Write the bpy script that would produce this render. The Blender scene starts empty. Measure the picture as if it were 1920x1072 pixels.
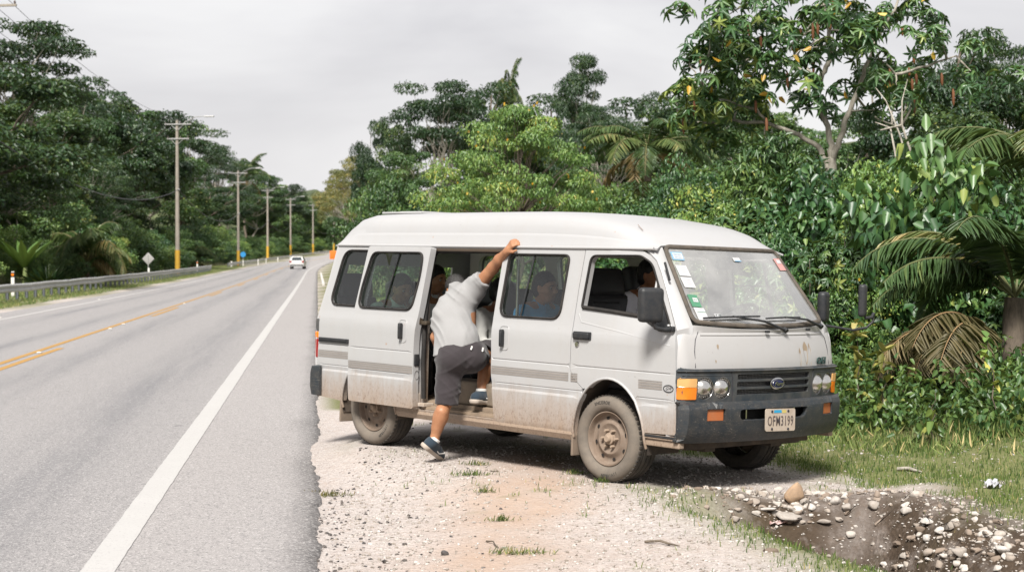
import bpy, bmesh, math, random
import numpy as np
from mathutils import Vector, Matrix, Euler
from mathutils.geometry import delaunay_2d_cdt
R = math.radians
rng = np.random.default_rng(7)
random.seed(7)
scene = bpy.context.scene
COL = scene.collection

# ------------------------------------------------------------------ mesh helpers
class MB:
    """collects verts / faces and links them as ONE mesh object"""
    def __init__(s): s.v = []; s.f = []; s.mi = []; s.n = 0
    def add(s, vs, fs, mi=0):
        vs = [tuple(map(float, p)) for p in vs]
        o = s.n; s.v += vs; s.n += len(vs)
        for f in fs: s.f.append(tuple(i + o for i in f)); s.mi.append(mi)
        return s
    def box(s, c, d, rz=0, mi=0, M=None, bev=0):
        x, y, z = (k / 2 for k in d)
        if bev > 0:
            bm = bmesh.new(); bmesh.ops.create_cube(bm, size=1)
            for v in bm.verts: v.co = Vector((v.co.x * d[0], v.co.y * d[1], v.co.z * d[2]))
            bmesh.ops.bevel(bm, geom=bm.edges[:], offset=min(bev, min(d) * .45), segments=3, affect='EDGES', profile=.6)
            bm.verts.index_update()
            vs = [v.co.copy() for v in bm.verts]; fs = [[v.index for v in f.verts] for f in bm.faces]; bm.free()
        else:
            vs = [Vector((a * x, b * y, e * z)) for a in (-1, 1) for b in (-1, 1) for e in (-1, 1)]
            fs = [(0, 1, 3, 2), (4, 6, 7, 5), (0, 4, 5, 1), (2, 3, 7, 6), (0, 2, 6, 4), (1, 5, 7, 3)]
        T = Matrix.Translation(c) @ (M.to_4x4() if M is not None else Matrix.Rotation(rz, 4, 'Z'))
        return s.add([T @ v for v in vs], fs, mi)
    def tube(s, pts, r, n=8, closed=False, cap=True, mi=0, flat=1.0):
        pts = [Vector(p) for p in pts]; m = len(pts)
        rs = r if hasattr(r, '__len__') else [r] * m
        up = Vector((0, 0, 1)); rings = []; prev = None
        for i, p in enumerate(pts):
            a = pts[i - 1] if (i > 0 or closed) else pts[i]
            b = pts[(i + 1) % m] if (i < m - 1 or closed) else pts[i]
            t = (b - a)
            t = t.normalized() if t.length > 1e-9 else Vector((0, 0, 1))
            if prev is None:
                q = up if abs(t.z) < .9 else Vector((1, 0, 0))
                u = t.cross(q).normalized()
            else:
                u = (prev - t * prev.dot(t)); u = u.normalized() if u.length > 1e-6 else t.orthogonal().normalized()
            prev = u; w = t.cross(u)
            rings.append([p + (u * math.cos(k * 2 * math.pi / n) + w * math.sin(k * 2 * math.pi / n) * flat) * rs[i] for k in range(n)])
        vs = [p for ring in rings for p in ring]; fs = []
        for i in range(m if closed else m - 1):
            j = (i + 1) % m
            for k in range(n):
                k2 = (k + 1) % n
                fs.append((i * n + k, i * n + k2, j * n + k2, j * n + k))
        if cap and not closed:
            fs.append(tuple(range(n - 1, -1, -1))); fs.append(tuple((m - 1) * n + k for k in range(n)))
        return s.add(vs, fs, mi)
    def lathe(s, prof, M=None, n=32, mi=0):
        """profile of (radius, axial) turned about the local Y axis"""
        M = M or Matrix.Identity(4); vs = []; fs = []; m = len(prof)
        for (r, a) in prof:
            for k in range(n):
                t = k * 2 * math.pi / n
                vs.append(M @ Vector((r * math.cos(t), a, r * math.sin(t))))
        for i in range(m - 1):
            for k in range(n):
                k2 = (k + 1) % n
                fs.append((i * n + k, i * n + k2, (i + 1) * n + k2, (i + 1) * n + k))
        return s.add(vs, fs, mi)
    def build(s, name, m, parent=None, smooth=None, mw=None, weld=False):
        me = bpy.data.meshes.new(name); me.from_pydata(s.v, [], s.f)
        ms = m if isinstance(m, (list, tuple)) else [m]
        for q in ms: me.materials.append(q)
        if len(ms) > 1: me.polygons.foreach_set('material_index', s.mi)
        if weld:
            bm = bmesh.new(); bm.from_mesh(me); bmesh.ops.remove_doubles(bm, verts=bm.verts[:], dist=1e-5)
            bmesh.ops.recalc_face_normals(bm, faces=bm.faces[:]); bm.to_mesh(me); bm.free()
        me.validate(); me.update()
        if smooth is not None:
            me.shade_smooth()
            if smooth < 180: me.set_sharp_from_angle(angle=R(smooth))
        o = bpy.data.objects.new(name, me); COL.objects.link(o)
        if parent is not None: o.parent = parent
        if mw is not None: o.matrix_world = mw
        return o

def np_mesh(name, verts, faces, m, parent=None, smooth=False, attrs=None):
    """verts (N,3), faces (M,k) all the same size"""
    verts = np.ascontiguousarray(verts, dtype=np.float32); faces = np.ascontiguousarray(faces, dtype=np.int32)
    me = bpy.data.meshes.new(name); k = faces.shape[1]; M = len(faces)
    me.vertices.add(len(verts)); me.vertices.foreach_set('co', verts.ravel())
    me.loops.add(M * k); me.loops.foreach_set('vertex_index', faces.ravel())
    me.polygons.add(M); me.polygons.foreach_set('loop_start', np.arange(0, M * k, k, dtype=np.int32))
    try: me.polygons.foreach_set('loop_total', np.full(M, k, dtype=np.int32))
    except Exception: pass
    for q in (m if isinstance(m, (list, tuple)) else [m]): me.materials.append(q)
    if attrs:
        for an, av in attrs.items():
            a = me.attributes.new(an, 'FLOAT', 'POINT'); a.data.foreach_set('value', np.ascontiguousarray(av, dtype=np.float32))
    me.update(calc_edges=True)
    if smooth: me.shade_smooth()
    o = bpy.data.objects.new(name, me); COL.objects.link(o)
    if parent is not None: o.parent = parent
    return o

def unit(a): return a / np.maximum(np.linalg.norm(a, axis=-1, keepdims=True), 1e-9)
def empty(name, loc=(0, 0, 0), rz=0):
    o = bpy.data.objects.new(name, None); COL.objects.link(o)
    o.location = loc; o.rotation_euler = (0, 0, rz); o.empty_display_size = .2
    return o
def tag(o, label=None, cat=None, group=None, kind=None):
    if label: o['label'] = label
    if cat: o['category'] = cat
    if group: o['group'] = group
    if kind: o['kind'] = kind
    return o
def copy_tree(o, parent=None):
    c = o.copy(); COL.objects.link(c)
    if parent is not None: c.parent = parent
    for ch in list(o.children): copy_tree(ch, c)
    return c

def inside(poly, x, y):
    c = False; n = len(poly); j = n - 1
    for i in range(n):
        xi, yi = poly[i]; xj, yj = poly[j]
        if (yi > y) != (yj > y) and x < (xj - xi) * (y - yi) / (yj - yi) + xi: c = not c
        j = i
    return c
def densify(loop, step):
    out = []
    for i, p in enumerate(loop):
        q = loop[(i + 1) % len(loop)]
        n = max(1, int(math.hypot(q[0] - p[0], q[1] - p[1]) / step))
        for k in range(n): out.append((p[0] + (q[0] - p[0]) * k / n, p[1] + (q[1] - p[1]) * k / n))
    return out
def rounded(loop, r, n=5):
    """round the corners of a polygon; r a number or one per corner"""
    out = []; m = len(loop)
    for i, p in enumerate(loop):
        rr = r[i] if hasattr(r, '__len__') else r
        p = Vector(p); a = Vector(loop[i - 1]) - p; b = Vector(loop[(i + 1) % m]) - p
        d = min(rr, a.length * .45, b.length * .45)
        if d < 1e-4: out.append(tuple(p)); continue
        A = p + a.normalized() * d; B = p + b.normalized() * d
        for k in range(n + 1):
            t = k / n; q = A * (1 - t) ** 2 + p * 2 * t * (1 - t) + B * t * t
            out.append(tuple(q))
    return out
def panel(outer, holes, mapf, grid=.05, step=.03, zlines=()):
    """2-D outline with holes, triangulated with inner points, mapped to 3-D"""
    loops = [densify(outer, step)] + [densify(h, step) for h in holes]
    vs = []; es = []
    for L in loops:
        o = len(vs); vs += [Vector(p) for p in L]
        es += [(o + i, o + (i + 1) % len(L)) for i in range(len(L))]
    xs = [p[0] for p in loops[0]]; ys = [p[1] for p in loops[0]]
    gx = np.arange(min(xs), max(xs), grid)
    gy = sorted(list(np.arange(min(ys), max(ys), grid)) + [z for z in zlines if min(ys) < z < max(ys)])
    allp = np.array([p for L in loops for p in L])
    for a in gx:
        for b in gy:
            if inside(loops[0], a, b) and not any(inside(h, a, b) for h in loops[1:]):
                if np.min((allp[:, 0] - a) ** 2 + (allp[:, 1] - b) ** 2) > (.35 * step) ** 2: vs.append(Vector((a, b)))
    r = delaunay_2d_cdt(vs, es, [], 0, 1e-6)
    V, F = r[0], r[2]; out = []
    for f in F:
        cx = sum(V[i][0] for i in f) / len(f); cy = sum(V[i][1] for i in f) / len(f)
        if inside(loops[0], cx, cy) and not any(inside(h, cx, cy) for h in loops[1:]): out.append(tuple(f))
    return [mapf(p[0], p[1]) for p in V], out
def solidify(o, t, off=-1, split=32, inner=None):
    m = o.modifiers.new('thickness', 'SOLIDIFY'); m.thickness = t; m.offset = off; m.use_even_offset = False
    if inner: o.data.materials.append(inner); m.material_offset = 1; m.material_offset_rim = 0
    if split: e = o.modifiers.new('hard_edges', 'EDGE_SPLIT'); e.split_angle = R(split); e.use_edge_sharp = False
    return o
def orient_out(o, ref):
    """flip the mesh so that faces look away from ref (a local point or axis function)"""
    me = o.data; s = 0
    for p in me.polygons: s += p.normal.dot(ref(p.center)) * p.area
    if s < 0: me.flip_normals()
    return o

# ------------------------------------------------------------------ materials
def nt_new(name):
    m = bpy.data.materials.new(name); m.use_nodes = True
    nt = m.node_tree; b = nt.nodes['Principled BSDF']
    return m, nt, b
def node(nt, t, ins=None, **kw):
    n = nt.nodes.new(t)
    for k, v in kw.items(): setattr(n, k, v)
    if ins:
        for k, v in ins.items():
            s = n.inputs[k]
            if isinstance(v, bpy.types.NodeSocket): nt.links.new(v, s)
            else: s.default_value = v
    return n
def c4(c): return (c[0], c[1], c[2], 1)
def mixc(nt, f, a, b, blend='MIX'):
    n = nt.nodes.new('ShaderNodeMix'); n.data_type = 'RGBA'; n.blend_type = blend
    for s, v in ((n.inputs[0], f), (n.inputs[6], a), (n.inputs[7], b)):
        if isinstance(v, bpy.types.NodeSocket): nt.links.new(v, s)
        else: s.default_value = c4(v) if hasattr(v, '__len__') else v
    return n.outputs[2]
def ramp(nt, f, stops):
    n = nt.nodes.new('ShaderNodeValToRGB'); nt.links.new(f, n.inputs[0])
    e = n.color_ramp.elements
    while len(e) < len(stops): e.new(.5)
    for q, (p, c) in zip(e, stops): q.position = p; q.color = c4(c) if hasattr(c, '__len__') else (c, c, c, 1)
    return n.outputs[0]
def noise(nt, vec, scale, detail=4, rough=.6, dist=0):
    n = node(nt, 'ShaderNodeTexNoise', {'Scale': scale, 'Detail': detail, 'Roughness': rough, 'Distortion': dist})
    if vec is not None: nt.links.new(vec, n.inputs['Vector'])
    return n.outputs['Fac']
def math_(nt, op, a, b=0.0, clamp=False):
    n = nt.nodes.new('ShaderNodeMath'); n.operation = op; n.use_clamp = clamp
    for i, v in enumerate((a, b)):
        if isinstance(v, bpy.types.NodeSocket): nt.links.new(v, n.inputs[i])
        else: n.inputs[i].default_value = v
    return n.outputs[0]
def bump(nt, b, h, strength=.3, dist=.01):
    n = node(nt, 'ShaderNodeBump', {'Height': h, 'Strength': strength, 'Distance': dist})
    nt.links.new(n.outputs[0], b.inputs['Normal'])
def objco(nt): return nt.nodes.new('ShaderNodeTexCoord').outputs['Object']
def mapped(nt, vec, sc=(1, 1, 1), loc=(0, 0, 0), rot=(0, 0, 0)):
    return node(nt, 'ShaderNodeMapping', {'Vector': vec, 'Scale': sc, 'Location': loc, 'Rotation': rot}).outputs[0]
ALB = .78
def plain(name, col, rough=.6, metal=0, var=.12, scale=6, bmp=0, bscale=60, spec=.4, dirt=None, dirtamt=.4, dscale=4):
    m, nt, b = nt_new(name); oc = objco(nt); k_ = ALB if max(col) > .04 else 1; col = [q * k_ for q in col]; dirt = None if dirt is None else [q * ALB for q in dirt]
    n = noise(nt, oc, scale)
    c = mixc(nt, n, [k * (1 - var) for k in col], [min(1, k * (1 + var)) for k in col])
    if dirt is not None:
        d = noise(nt, oc, dscale, 6, .7)
        c = mixc(nt, ramp(nt, d, [(.45 - dirtamt * .25, 0), (.75 - dirtamt * .2, dirtamt)]), c, dirt)
    nt.links.new(c, b.inputs['Base Color'])
    b.inputs['Roughness'].default_value = rough; b.inputs['Metallic'].default_value = metal
    b.inputs['Specular IOR Level'].default_value = spec
    if bmp: bump(nt, b, noise(nt, oc, bscale, 3), bmp, .004)
    return m
def glassy(name, tint, trans, gloss, dust, dustcol=(.6, .58, .54), dscale=3, rough=.02):
    """pane: see-through with tint, fresnel-like mirror share, patchy dust film"""
    m, nt, b = nt_new(name); nt.nodes.remove(b); out = nt.nodes['Material Output']
    oc = objco(nt)
    tr = node(nt, 'ShaderNodeBsdfTransparent', {'Color': c4(tint)})
    gl = node(nt, 'ShaderNodeBsdfGlossy', {'Color': (1, 1, 1, 1), 'Roughness': rough})
    df = node(nt, 'ShaderNodeBsdfDiffuse', {'Color': c4(dustcol)})
    fr = node(nt, 'ShaderNodeFresnel', {'IOR': 1.5})
    gf = math_(nt, 'ADD', fr.outputs[0], gloss, True)
    m1 = node(nt, 'ShaderNodeMixShader', {0: gf, 1: tr.outputs[0], 2: gl.outputs[0]})
    d = noise(nt, oc, dscale, 5, .65)
    dn = ramp(nt, d, [(.35, dust * .4), (.7, dust)])
    sp = noise(nt, oc, 90, 2, .5)
    spk = ramp(nt, sp, [(.70, 0), (.76, min(.6, dust * 2))])
    da = math_(nt, 'ADD', dn, spk, True)
    m2 = node(nt, 'ShaderNodeMixShader', {0: da, 1: m1.outputs[0], 2: df.outputs[0]})
    nt.links.new(m2.outputs[0], out.inputs[0])
    return m

def text_obj(name, body, size, m, parent, M, extrude=.001, align='CENTER', shear=0, bold=0, space=1):
    cu = bpy.data.curves.new(name, 'FONT'); cu.body = body; cu.size = size; cu.extrude = extrude
    cu.align_x = align; cu.align_y = 'CENTER'; cu.shear = shear; cu.offset = bold; cu.resolution_u = 2; cu.space_character = space
    to = bpy.data.objects.new(name + '_curve', cu); COL.objects.link(to)
    dg = bpy.context.evaluated_depsgraph_get(); dg.update()
    me = bpy.data.meshes.new_from_object(to.evaluated_get(dg))
    bpy.data.objects.remove(to); bpy.data.curves.remove(cu)
    me.name = name; me.materials.clear(); me.materials.append(m)
    me.transform(M)
    o = bpy.data.objects.new(name, me); COL.objects.link(o)
    if parent is not None: o.parent = parent
    return o
def frame(origin, xdir, normal):
    """matrix: local X along xdir, local Z along the surface normal"""
    z = Vector(normal).normalized(); x = Vector(xdir); x = (x - z * x.dot(z)).normalized(); y = z.cross(x)
    return Matrix(((x.x, y.x, z.x, origin[0]), (x.y, y.y, z.y, origin[1]), (x.z, y.z, z.z, origin[2]), (0, 0, 0, 1)))

# ------------------------------------------------------------------ camera, sky, sun
FPX = 3000.0; CAMZ = 1.55; PITCH = math.atan(51 / FPX)
cam = bpy.data.cameras.new('camera'); camo = bpy.data.objects.new('camera', cam); COL.objects.link(camo)
cam.sensor_width = 36; cam.lens = 36 * FPX / 1920; cam.clip_start = .1; cam.clip_end = 6000
def at(u, v, Y): return ((u - 960) / FPX * Y, Y, CAMZ + (485 - v) / FPX * Y)
camo.location = (0, 0, CAMZ); camo.rotation_euler = (math.pi / 2 - PITCH, 0, 0)
cam.dof.use_dof = True; cam.dof.focus_distance = 11.6; cam.dof.aperture_fstop = 4.5
scene.camera = camo
scene.view_settings.view_transform = 'Standard'; scene.view_settings.look = 'None'; scene.view_settings.gamma = 1
scene.view_settings.exposure = EXPOSURE = 0.75

SUN_EL, SUN_AZ = R(48), R(192)      # azimuth the light comes from, clockwise from +Y (the view)
w = bpy.data.worlds.new('World'); scene.world = w; w.use_nodes = True
nt = w.node_tree; bg = nt.nodes['Background']
sky = node(nt, 'ShaderNodeTexSky'); sky.sky_type = 'NISHITA'; sky.sun_disc = False
sky.sun_elevation = SUN_EL; sky.sun_rotation = SUN_AZ; sky.air_density = 1.2; sky.dust_density = 4
tc = nt.nodes.new('ShaderNodeTexCoord').outputs['Generated']
mp = mapped(nt, tc, (1, 1, 3.2), (.3, .1, 0))
n1 = noise(nt, mp, 2.6, 5, .55, .4)
cl = ramp(nt, n1, [(.34, (4.15, 4.07, 4.22)), (.50, (4.92, 4.84, 4.94)), (.64, (5.6, 5.53, 5.56))])
sep = node(nt, 'ShaderNodeSeparateXYZ', {0: tc})
lowf = ramp(nt, sep.outputs[2], [(0.0, 1.0), (.13, 0.0)])
cl = mixc(nt, math_(nt, 'MULTIPLY', lowf, .55), cl, (5.75, 5.7, 5.7))
skc = mixc(nt, .93, sky.outputs[0], cl)
nt.links.new(skc, bg.inputs['Color']); bg.inputs['Strength'].default_value = .1
sl = bpy.data.lights.new('sun', 'SUN'); sl.energy = 5.0; sl.angle = R(15); sl.color = (1, .96, .9)
so = bpy.data.objects.new('sun', sl); COL.objects.link(so)
sd = Vector((math.sin(SUN_AZ) * math.cos(SUN_EL), math.cos(SUN_AZ) * math.cos(SUN_EL), math.sin(SUN_EL)))
so.rotation_euler = sd.to_track_quat('Z', 'Y').to_euler(); so.location = (0, 0, 40)
scene.cycles.max_bounces = 8; scene.cycles.transparent_max_bounces = 16
scene.cycles.use_denoising = True
# ------------------------------------------------------------------ road frame and terrain height
RB = math.atan(365 / FPX)                      # the road leaves the view 6.9 degrees to the left
RU = (-math.sin(RB), math.cos(RB)); RN = (math.cos(RB), math.sin(RB))
def smooth(a, b, x):
    t = np.clip((np.asarray(x, float) - a) / (b - a), 0, 1); return t * t * (3 - 2 * t)
def road_z(s): return 2.35e-5 * np.clip(np.asarray(s, float) - 60, 0, None) ** 2
def road_c(s): return 1.9e-4 * np.clip(np.asarray(s, float) - 150, 0, None) ** 2
def ST(s, t):
    t = np.asarray(t, float) + road_c(s)
    return np.asarray(s) * RU[0] + t * RN[0], np.asarray(s) * RU[1] + t * RN[1]
def to_st(x, y):
    s = x * RU[0] + y * RU[1]; return s, x * RN[0] + y * RN[1] - road_c(s)
def Yof(u, t):
    '''distance at which the line of sight through column u meets the lateral offset t of the road'''
    m = (u - 960) / FPX
    for Y in np.arange(20, 700, 1.5):
        if float(to_st(m * Y, Y)[1]) <= t: return float(Y)
    return 420.0
# van pose
VT = Vector((1.208, 11.355, 0.016)); VROT = Matrix.Rotation(R(-47.407), 4, 'Z') @ Matrix.Rotation(R(.761), 4, 'Y') @ Matrix.Rotation(R(-1.414), 4, 'X')
VM = Matrix.Translation(VT) @ VROT; VMI = VM.inverted()
def vnoise(x, y, sc, seed=0):
    """cheap smooth value noise in numpy, -1..1"""
    x = np.asarray(x, float) * sc + seed * 17.13; y = np.asarray(y, float) * sc + seed * 9.71
    xi = np.floor(x); yi = np.floor(y); fx = x - xi; fy = y - yi
    fx = fx * fx * (3 - 2 * fx); fy = fy * fy * (3 - 2 * fy)
    def h(a, b):
        q = np.sin(a * 127.1 + b * 311.7 + seed * 74.7) * 43758.5453; return (q - np.floor(q)) * 2 - 1
    return (h(xi, yi) * (1 - fx) + h(xi + 1, yi) * fx) * (1 - fy) + (h(xi, yi + 1) * (1 - fx) + h(xi + 1, yi + 1) * fx) * fy
def fbm(x, y, sc, seed=0, o=4):
    r = 0; a = 1; t = 0
    for k in range(o): r = r + a * vnoise(x, y, sc * 2 ** k, seed + k); t += a; a *= .5
    return r / t
_nz = VROT @ Vector((0, 0, 1))
def van_plane(x, y): return VT.z - (_nz.x * (x - VT.x) + _nz.y * (y - VT.y)) / _nz.z
def ditch(x, y):
    """0..1 depth of the wash-out beside the shoulder"""
    d1 = np.exp(-(((x - 1.80) / .62) ** 2 + ((y - 9.85) / .42) ** 2))
    d2 = np.exp(-(((x - 2.08) / .46) ** 2 + ((y - 9.1) / .60) ** 2))
    d3 = np.exp(-(((x - 2.55) / .55) ** 2 + ((y - 8.0) / .8) ** 2))
    return np.clip(d1 * .75 + d2 + d3 * .9, 0, 1)
BAND = [(1.25, 10.35), (1.55, 10.22), (1.95, 10.30), (2.35, 10.30), (2.52, 9.85), (2.58, 9.2), (2.66, 8.6), (2.75, 8.0), (2.9, 7.4)]
def stone_band(x, y):
    '''1 on the bank of washed-out stones round the far side of the hollow'''
    d = np.full(np.shape(x), 9.0)
    for (ax, ay), (bx, by) in zip(BAND[:-1], BAND[1:]):
        ux, uy = bx - ax, by - ay; t = np.clip(((x - ax) * ux + (y - ay) * uy) / (ux * ux + uy * uy), 0, 1)
        d = np.minimum(d, np.hypot(x - ax - t * ux, y - ay - t * uy))
    return np.exp(-(d / .21) ** 2)
def ground_h(x, y):
    x = np.asarray(x, float); y = np.asarray(y, float)
    s, t = to_st(x, y); z = road_z(s)
    # left verge and bank
    z = z + np.where(t < -9.4, .02 + .12 * smooth(-9.4, -12, t) + 3.5 * smooth(-15, -32, t) + 5 * smooth(-32, -70, t), 0)
    # under the road
    z = z - .10 * smooth(-9.2, -8.6, t) * smooth(-.12, -.5, t)
    # right: van stands on its own plane
    lx = (x - VT.x) * .6767 + (y - VT.y) * -.7362; ly = (x - VT.x) * .7362 + (y - VT.y) * .6767
    d = np.maximum(np.maximum(np.abs(lx + 1.2) - 1.9, np.abs(ly) - .95), 0)
    wv = 1 - smooth(0, 1.3, d)
    rt = smooth(.0, .5, t)
    z = z - .035 * smooth(-.3, .12, t) * (1 - smooth(.2, 1.2, t)) * (1 - wv)
    z = z + rt * wv * (van_plane(x, y))
    z = z - .46 * np.clip(ditch(x, y) * 1.35 - .18, 0, 1)
    far = smooth(14, 24, y - x * .0) * smooth(1.5, 5.5, t)
    z = z + far * (.30 + .006 * np.clip(y - 20, 0, 200) * smooth(4, 20, t) + .055 * np.clip(t - 7, 0, 90) * smooth(16, 40, y))
    z = z + .10 * stone_band(x, y) * smooth(10.6, 10.0, y) + .16 * smooth(3.0, 4.6, x) * smooth(9, 13, y) * (1 - far)
    near = (1 - smooth(30, 60, y)) * smooth(.1, .6, t)
    z = z + near * (.018 * fbm(x, y, 1.6, 3) + .010 * fbm(x, y, 7, 5)) * (1 - .6 * wv) + smooth(-9.6, -11, t) * .06 * fbm(x, y, .7, 9)
    z = z + .05 * near * smooth(2.6, 4.5, t) * fbm(x, y, 2.2, 11)
    return z
def gz(x, y): return float(ground_h(x, y))

# ------------------------------------------------------------------ ground materials
def shoulder_material():
    m, nt, b = nt_new('roadside_ground'); g = node(nt, 'ShaderNodeNewGeometry').outputs['Position']
    def attr(n): return node(nt, 'ShaderNodeAttribute', attribute_name=n).outputs['Fac']
    fine = noise(nt, g, 75, 5, .75); mid = noise(nt, g, 16, 5, .7); big = noise(nt, g, 1.3, 4, .6)
    vor = node(nt, 'ShaderNodeTexVoronoi', {'Vector': g, 'Scale': 42.0}); vr = vor.outputs['Color']
    chalk = ramp(nt, fine, [(.28, (.13, .105, .09)), (.42, (.36, .315, .293)), (.58, (.49, .452, .434)), (.76, (.64, .612, .594))])
    sepv = node(nt, 'ShaderNodeSeparateColor', {0: vr})
    chalk = mixc(nt, .30, chalk, mixc(nt, sepv.outputs[0], (.34, .29, .26), (.75, .69, .65)))
    chalk = mixc(nt, ramp(nt, mid, [(.52, 0), (.72, .55)]), chalk, (.43, .33, .27))
    track = mixc(nt, mid, (.37, .265, .20), (.49, .375, .30))
    c = mixc(nt, math_(nt, 'MULTIPLY', attr('track'), ramp(nt, big, [(.3, .4), (.6, 1)])), chalk, track)
    dk = ramp(nt, noise(nt, g, 55, 3, .6), [(.62, 0), (.67, 1)])
    c = mixc(nt, math_(nt, 'MULTIPLY', dk, attr('tar')), c, (.055, .055, .06))
    soil = mixc(nt, mid, (.03, .022, .016), (.095, .067, .046))
    c = mixc(nt, math_(nt, 'MULTIPLY', attr('soil'), ramp(nt, noise(nt, g, 6, 4, .6), [(.3, .7), (.5, 1)])), c, soil)
    grass = mixc(nt, mid, (.085, .10, .035), (.22, .22, .10))
    c = mixc(nt, attr('green'), c, grass)
    c = mixc(nt, 1.0, c, (ALB, ALB, ALB), 'MULTIPLY')
    nt.links.new(c, b.inputs['Base Color']); b.inputs['Roughness'].default_value = .95; b.inputs['Specular IOR Level'].default_value = .15
    h = math_(nt, 'ADD', math_(nt, 'MULTIPLY', fine, .6), math_(nt, 'MULTIPLY', vor.outputs['Distance'], .8))
    bump(nt, b, h, .75, .012)
    return m
def grid_axis(lo, a, b, hi, fine, g=1.16):
    c = list(np.arange(a, b, fine)); x = b; st = fine
    while x < hi: c.append(x); st *= g; x += st
    c.append(hi); x = a; st = fine; pre = []
    while True:
        st *= g; x -= st
        if x <= lo: break
        pre.append(x)
    return np.array([lo] + pre[::-1] + c)
gx = grid_axis(-420, -2.6, 6.6, 420, .062, 1.13); gy = grid_axis(-12, 6.6, 18.5, 900, .062, 1.07)
GX, GY = np.meshgrid(gx, gy); GZ = ground_h(GX, GY)
nx_, ny_ = len(gx), len(gy)
idx = np.arange(nx_ * ny_).reshape(ny_, nx_)
gf = np.stack([idx[:-1, :-1], idx[:-1, 1:], idx[1:, 1:], idx[1:, :-1]], -1).reshape(-1, 4)
S_, T_ = to_st(GX, GY)
def green_mask(x, y):
    s, t = to_st(x, y)
    n = fbm(x, y, 1.1, 21); n2 = fbm(x, y, 4.5, 31)
    # boundary of the grass: beyond the van, along the ridge beside the wash-out, far right
    g = smooth(0, .5, (x - 1.85) * .75 + (y - 11.7) * .6 + .45 * n + .2 * n2) * smooth(10.3, 11.2, y + .4 * n)
    ridge = np.exp(-(((x - (1.22 + (10 - y) * .29)) / (.36 + .12 * n)) ** 2)) * smooth(11.2, 10.2, y) * (.85 + .7 * n2)
    right = smooth(2.55, 3.1, x + .35 * n + .2 * n2) * smooth(9.0, 10.0, y + .5 * n2)
    patch = smooth(.30, .52, n2 + .35 * n) * .5 * smooth(.2, 1.2, t) * smooth(1.1, -.3, x * 0 + .3)
    under = .5 * np.exp(-(((x - .1) / 1.3) ** 2 + ((y - 12.9) / .5) ** 2)) * (n2 > .05)
    far = smooth(15, 18, y) * smooth(.6, 2.0, t + .5 * n)
    left = smooth(-9.45, -10.0, t + .15 * n)
    g = np.maximum.reduce([g, ridge, right, patch, under, far]) * (1 - np.clip(ditch(x, y) * 1.5 - .25, 0, 1)) * (1 - .8 * stone_band(x, y)) * smooth(-.05, .25, t)
    return np.clip(np.maximum(g, left), 0, 1)
GREEN = green_mask(GX, GY)
TRACK = np.exp(-((GX - (-.08 + (GY - 9) * .10)) / .42) ** 2) * smooth(16, 12, GY) * .9 + .25 * smooth(.1, .6, fbm(GX, GY, .8, 77))
TAR = np.exp(-np.clip(T_, 0, None) / .45) * smooth(-.3, 0, T_)
SOIL = np.clip(ditch(GX, GY) * 1.5 - .2 + .8 * smooth(2.5, 2.9, GX) * smooth(11.2, 10.4, GY) + .75 * stone_band(GX, GY) * smooth(10.9, 10.2, GY) + .9 * np.exp(-(((GX - 4.0) / .9) ** 2 + ((GY - 11) / 1.3) ** 2)) + smooth(15.5, 17.5, GY) * smooth(3, 5, T_), 0, 1)
terrain = np_mesh('ground', np.stack([GX, GY, GZ], -1).reshape(-1, 3), gf, shoulder_material(), smooth=True,
                  attrs={'green': GREEN.ravel(), 'track': np.clip(TRACK, 0, 1).ravel(), 'tar': TAR.ravel(), 'soil': SOIL.ravel()})
tag(terrain, 'pale gravel shoulder with grass, soil and wooded banks beside the road', 'ground', kind='structure')

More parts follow.
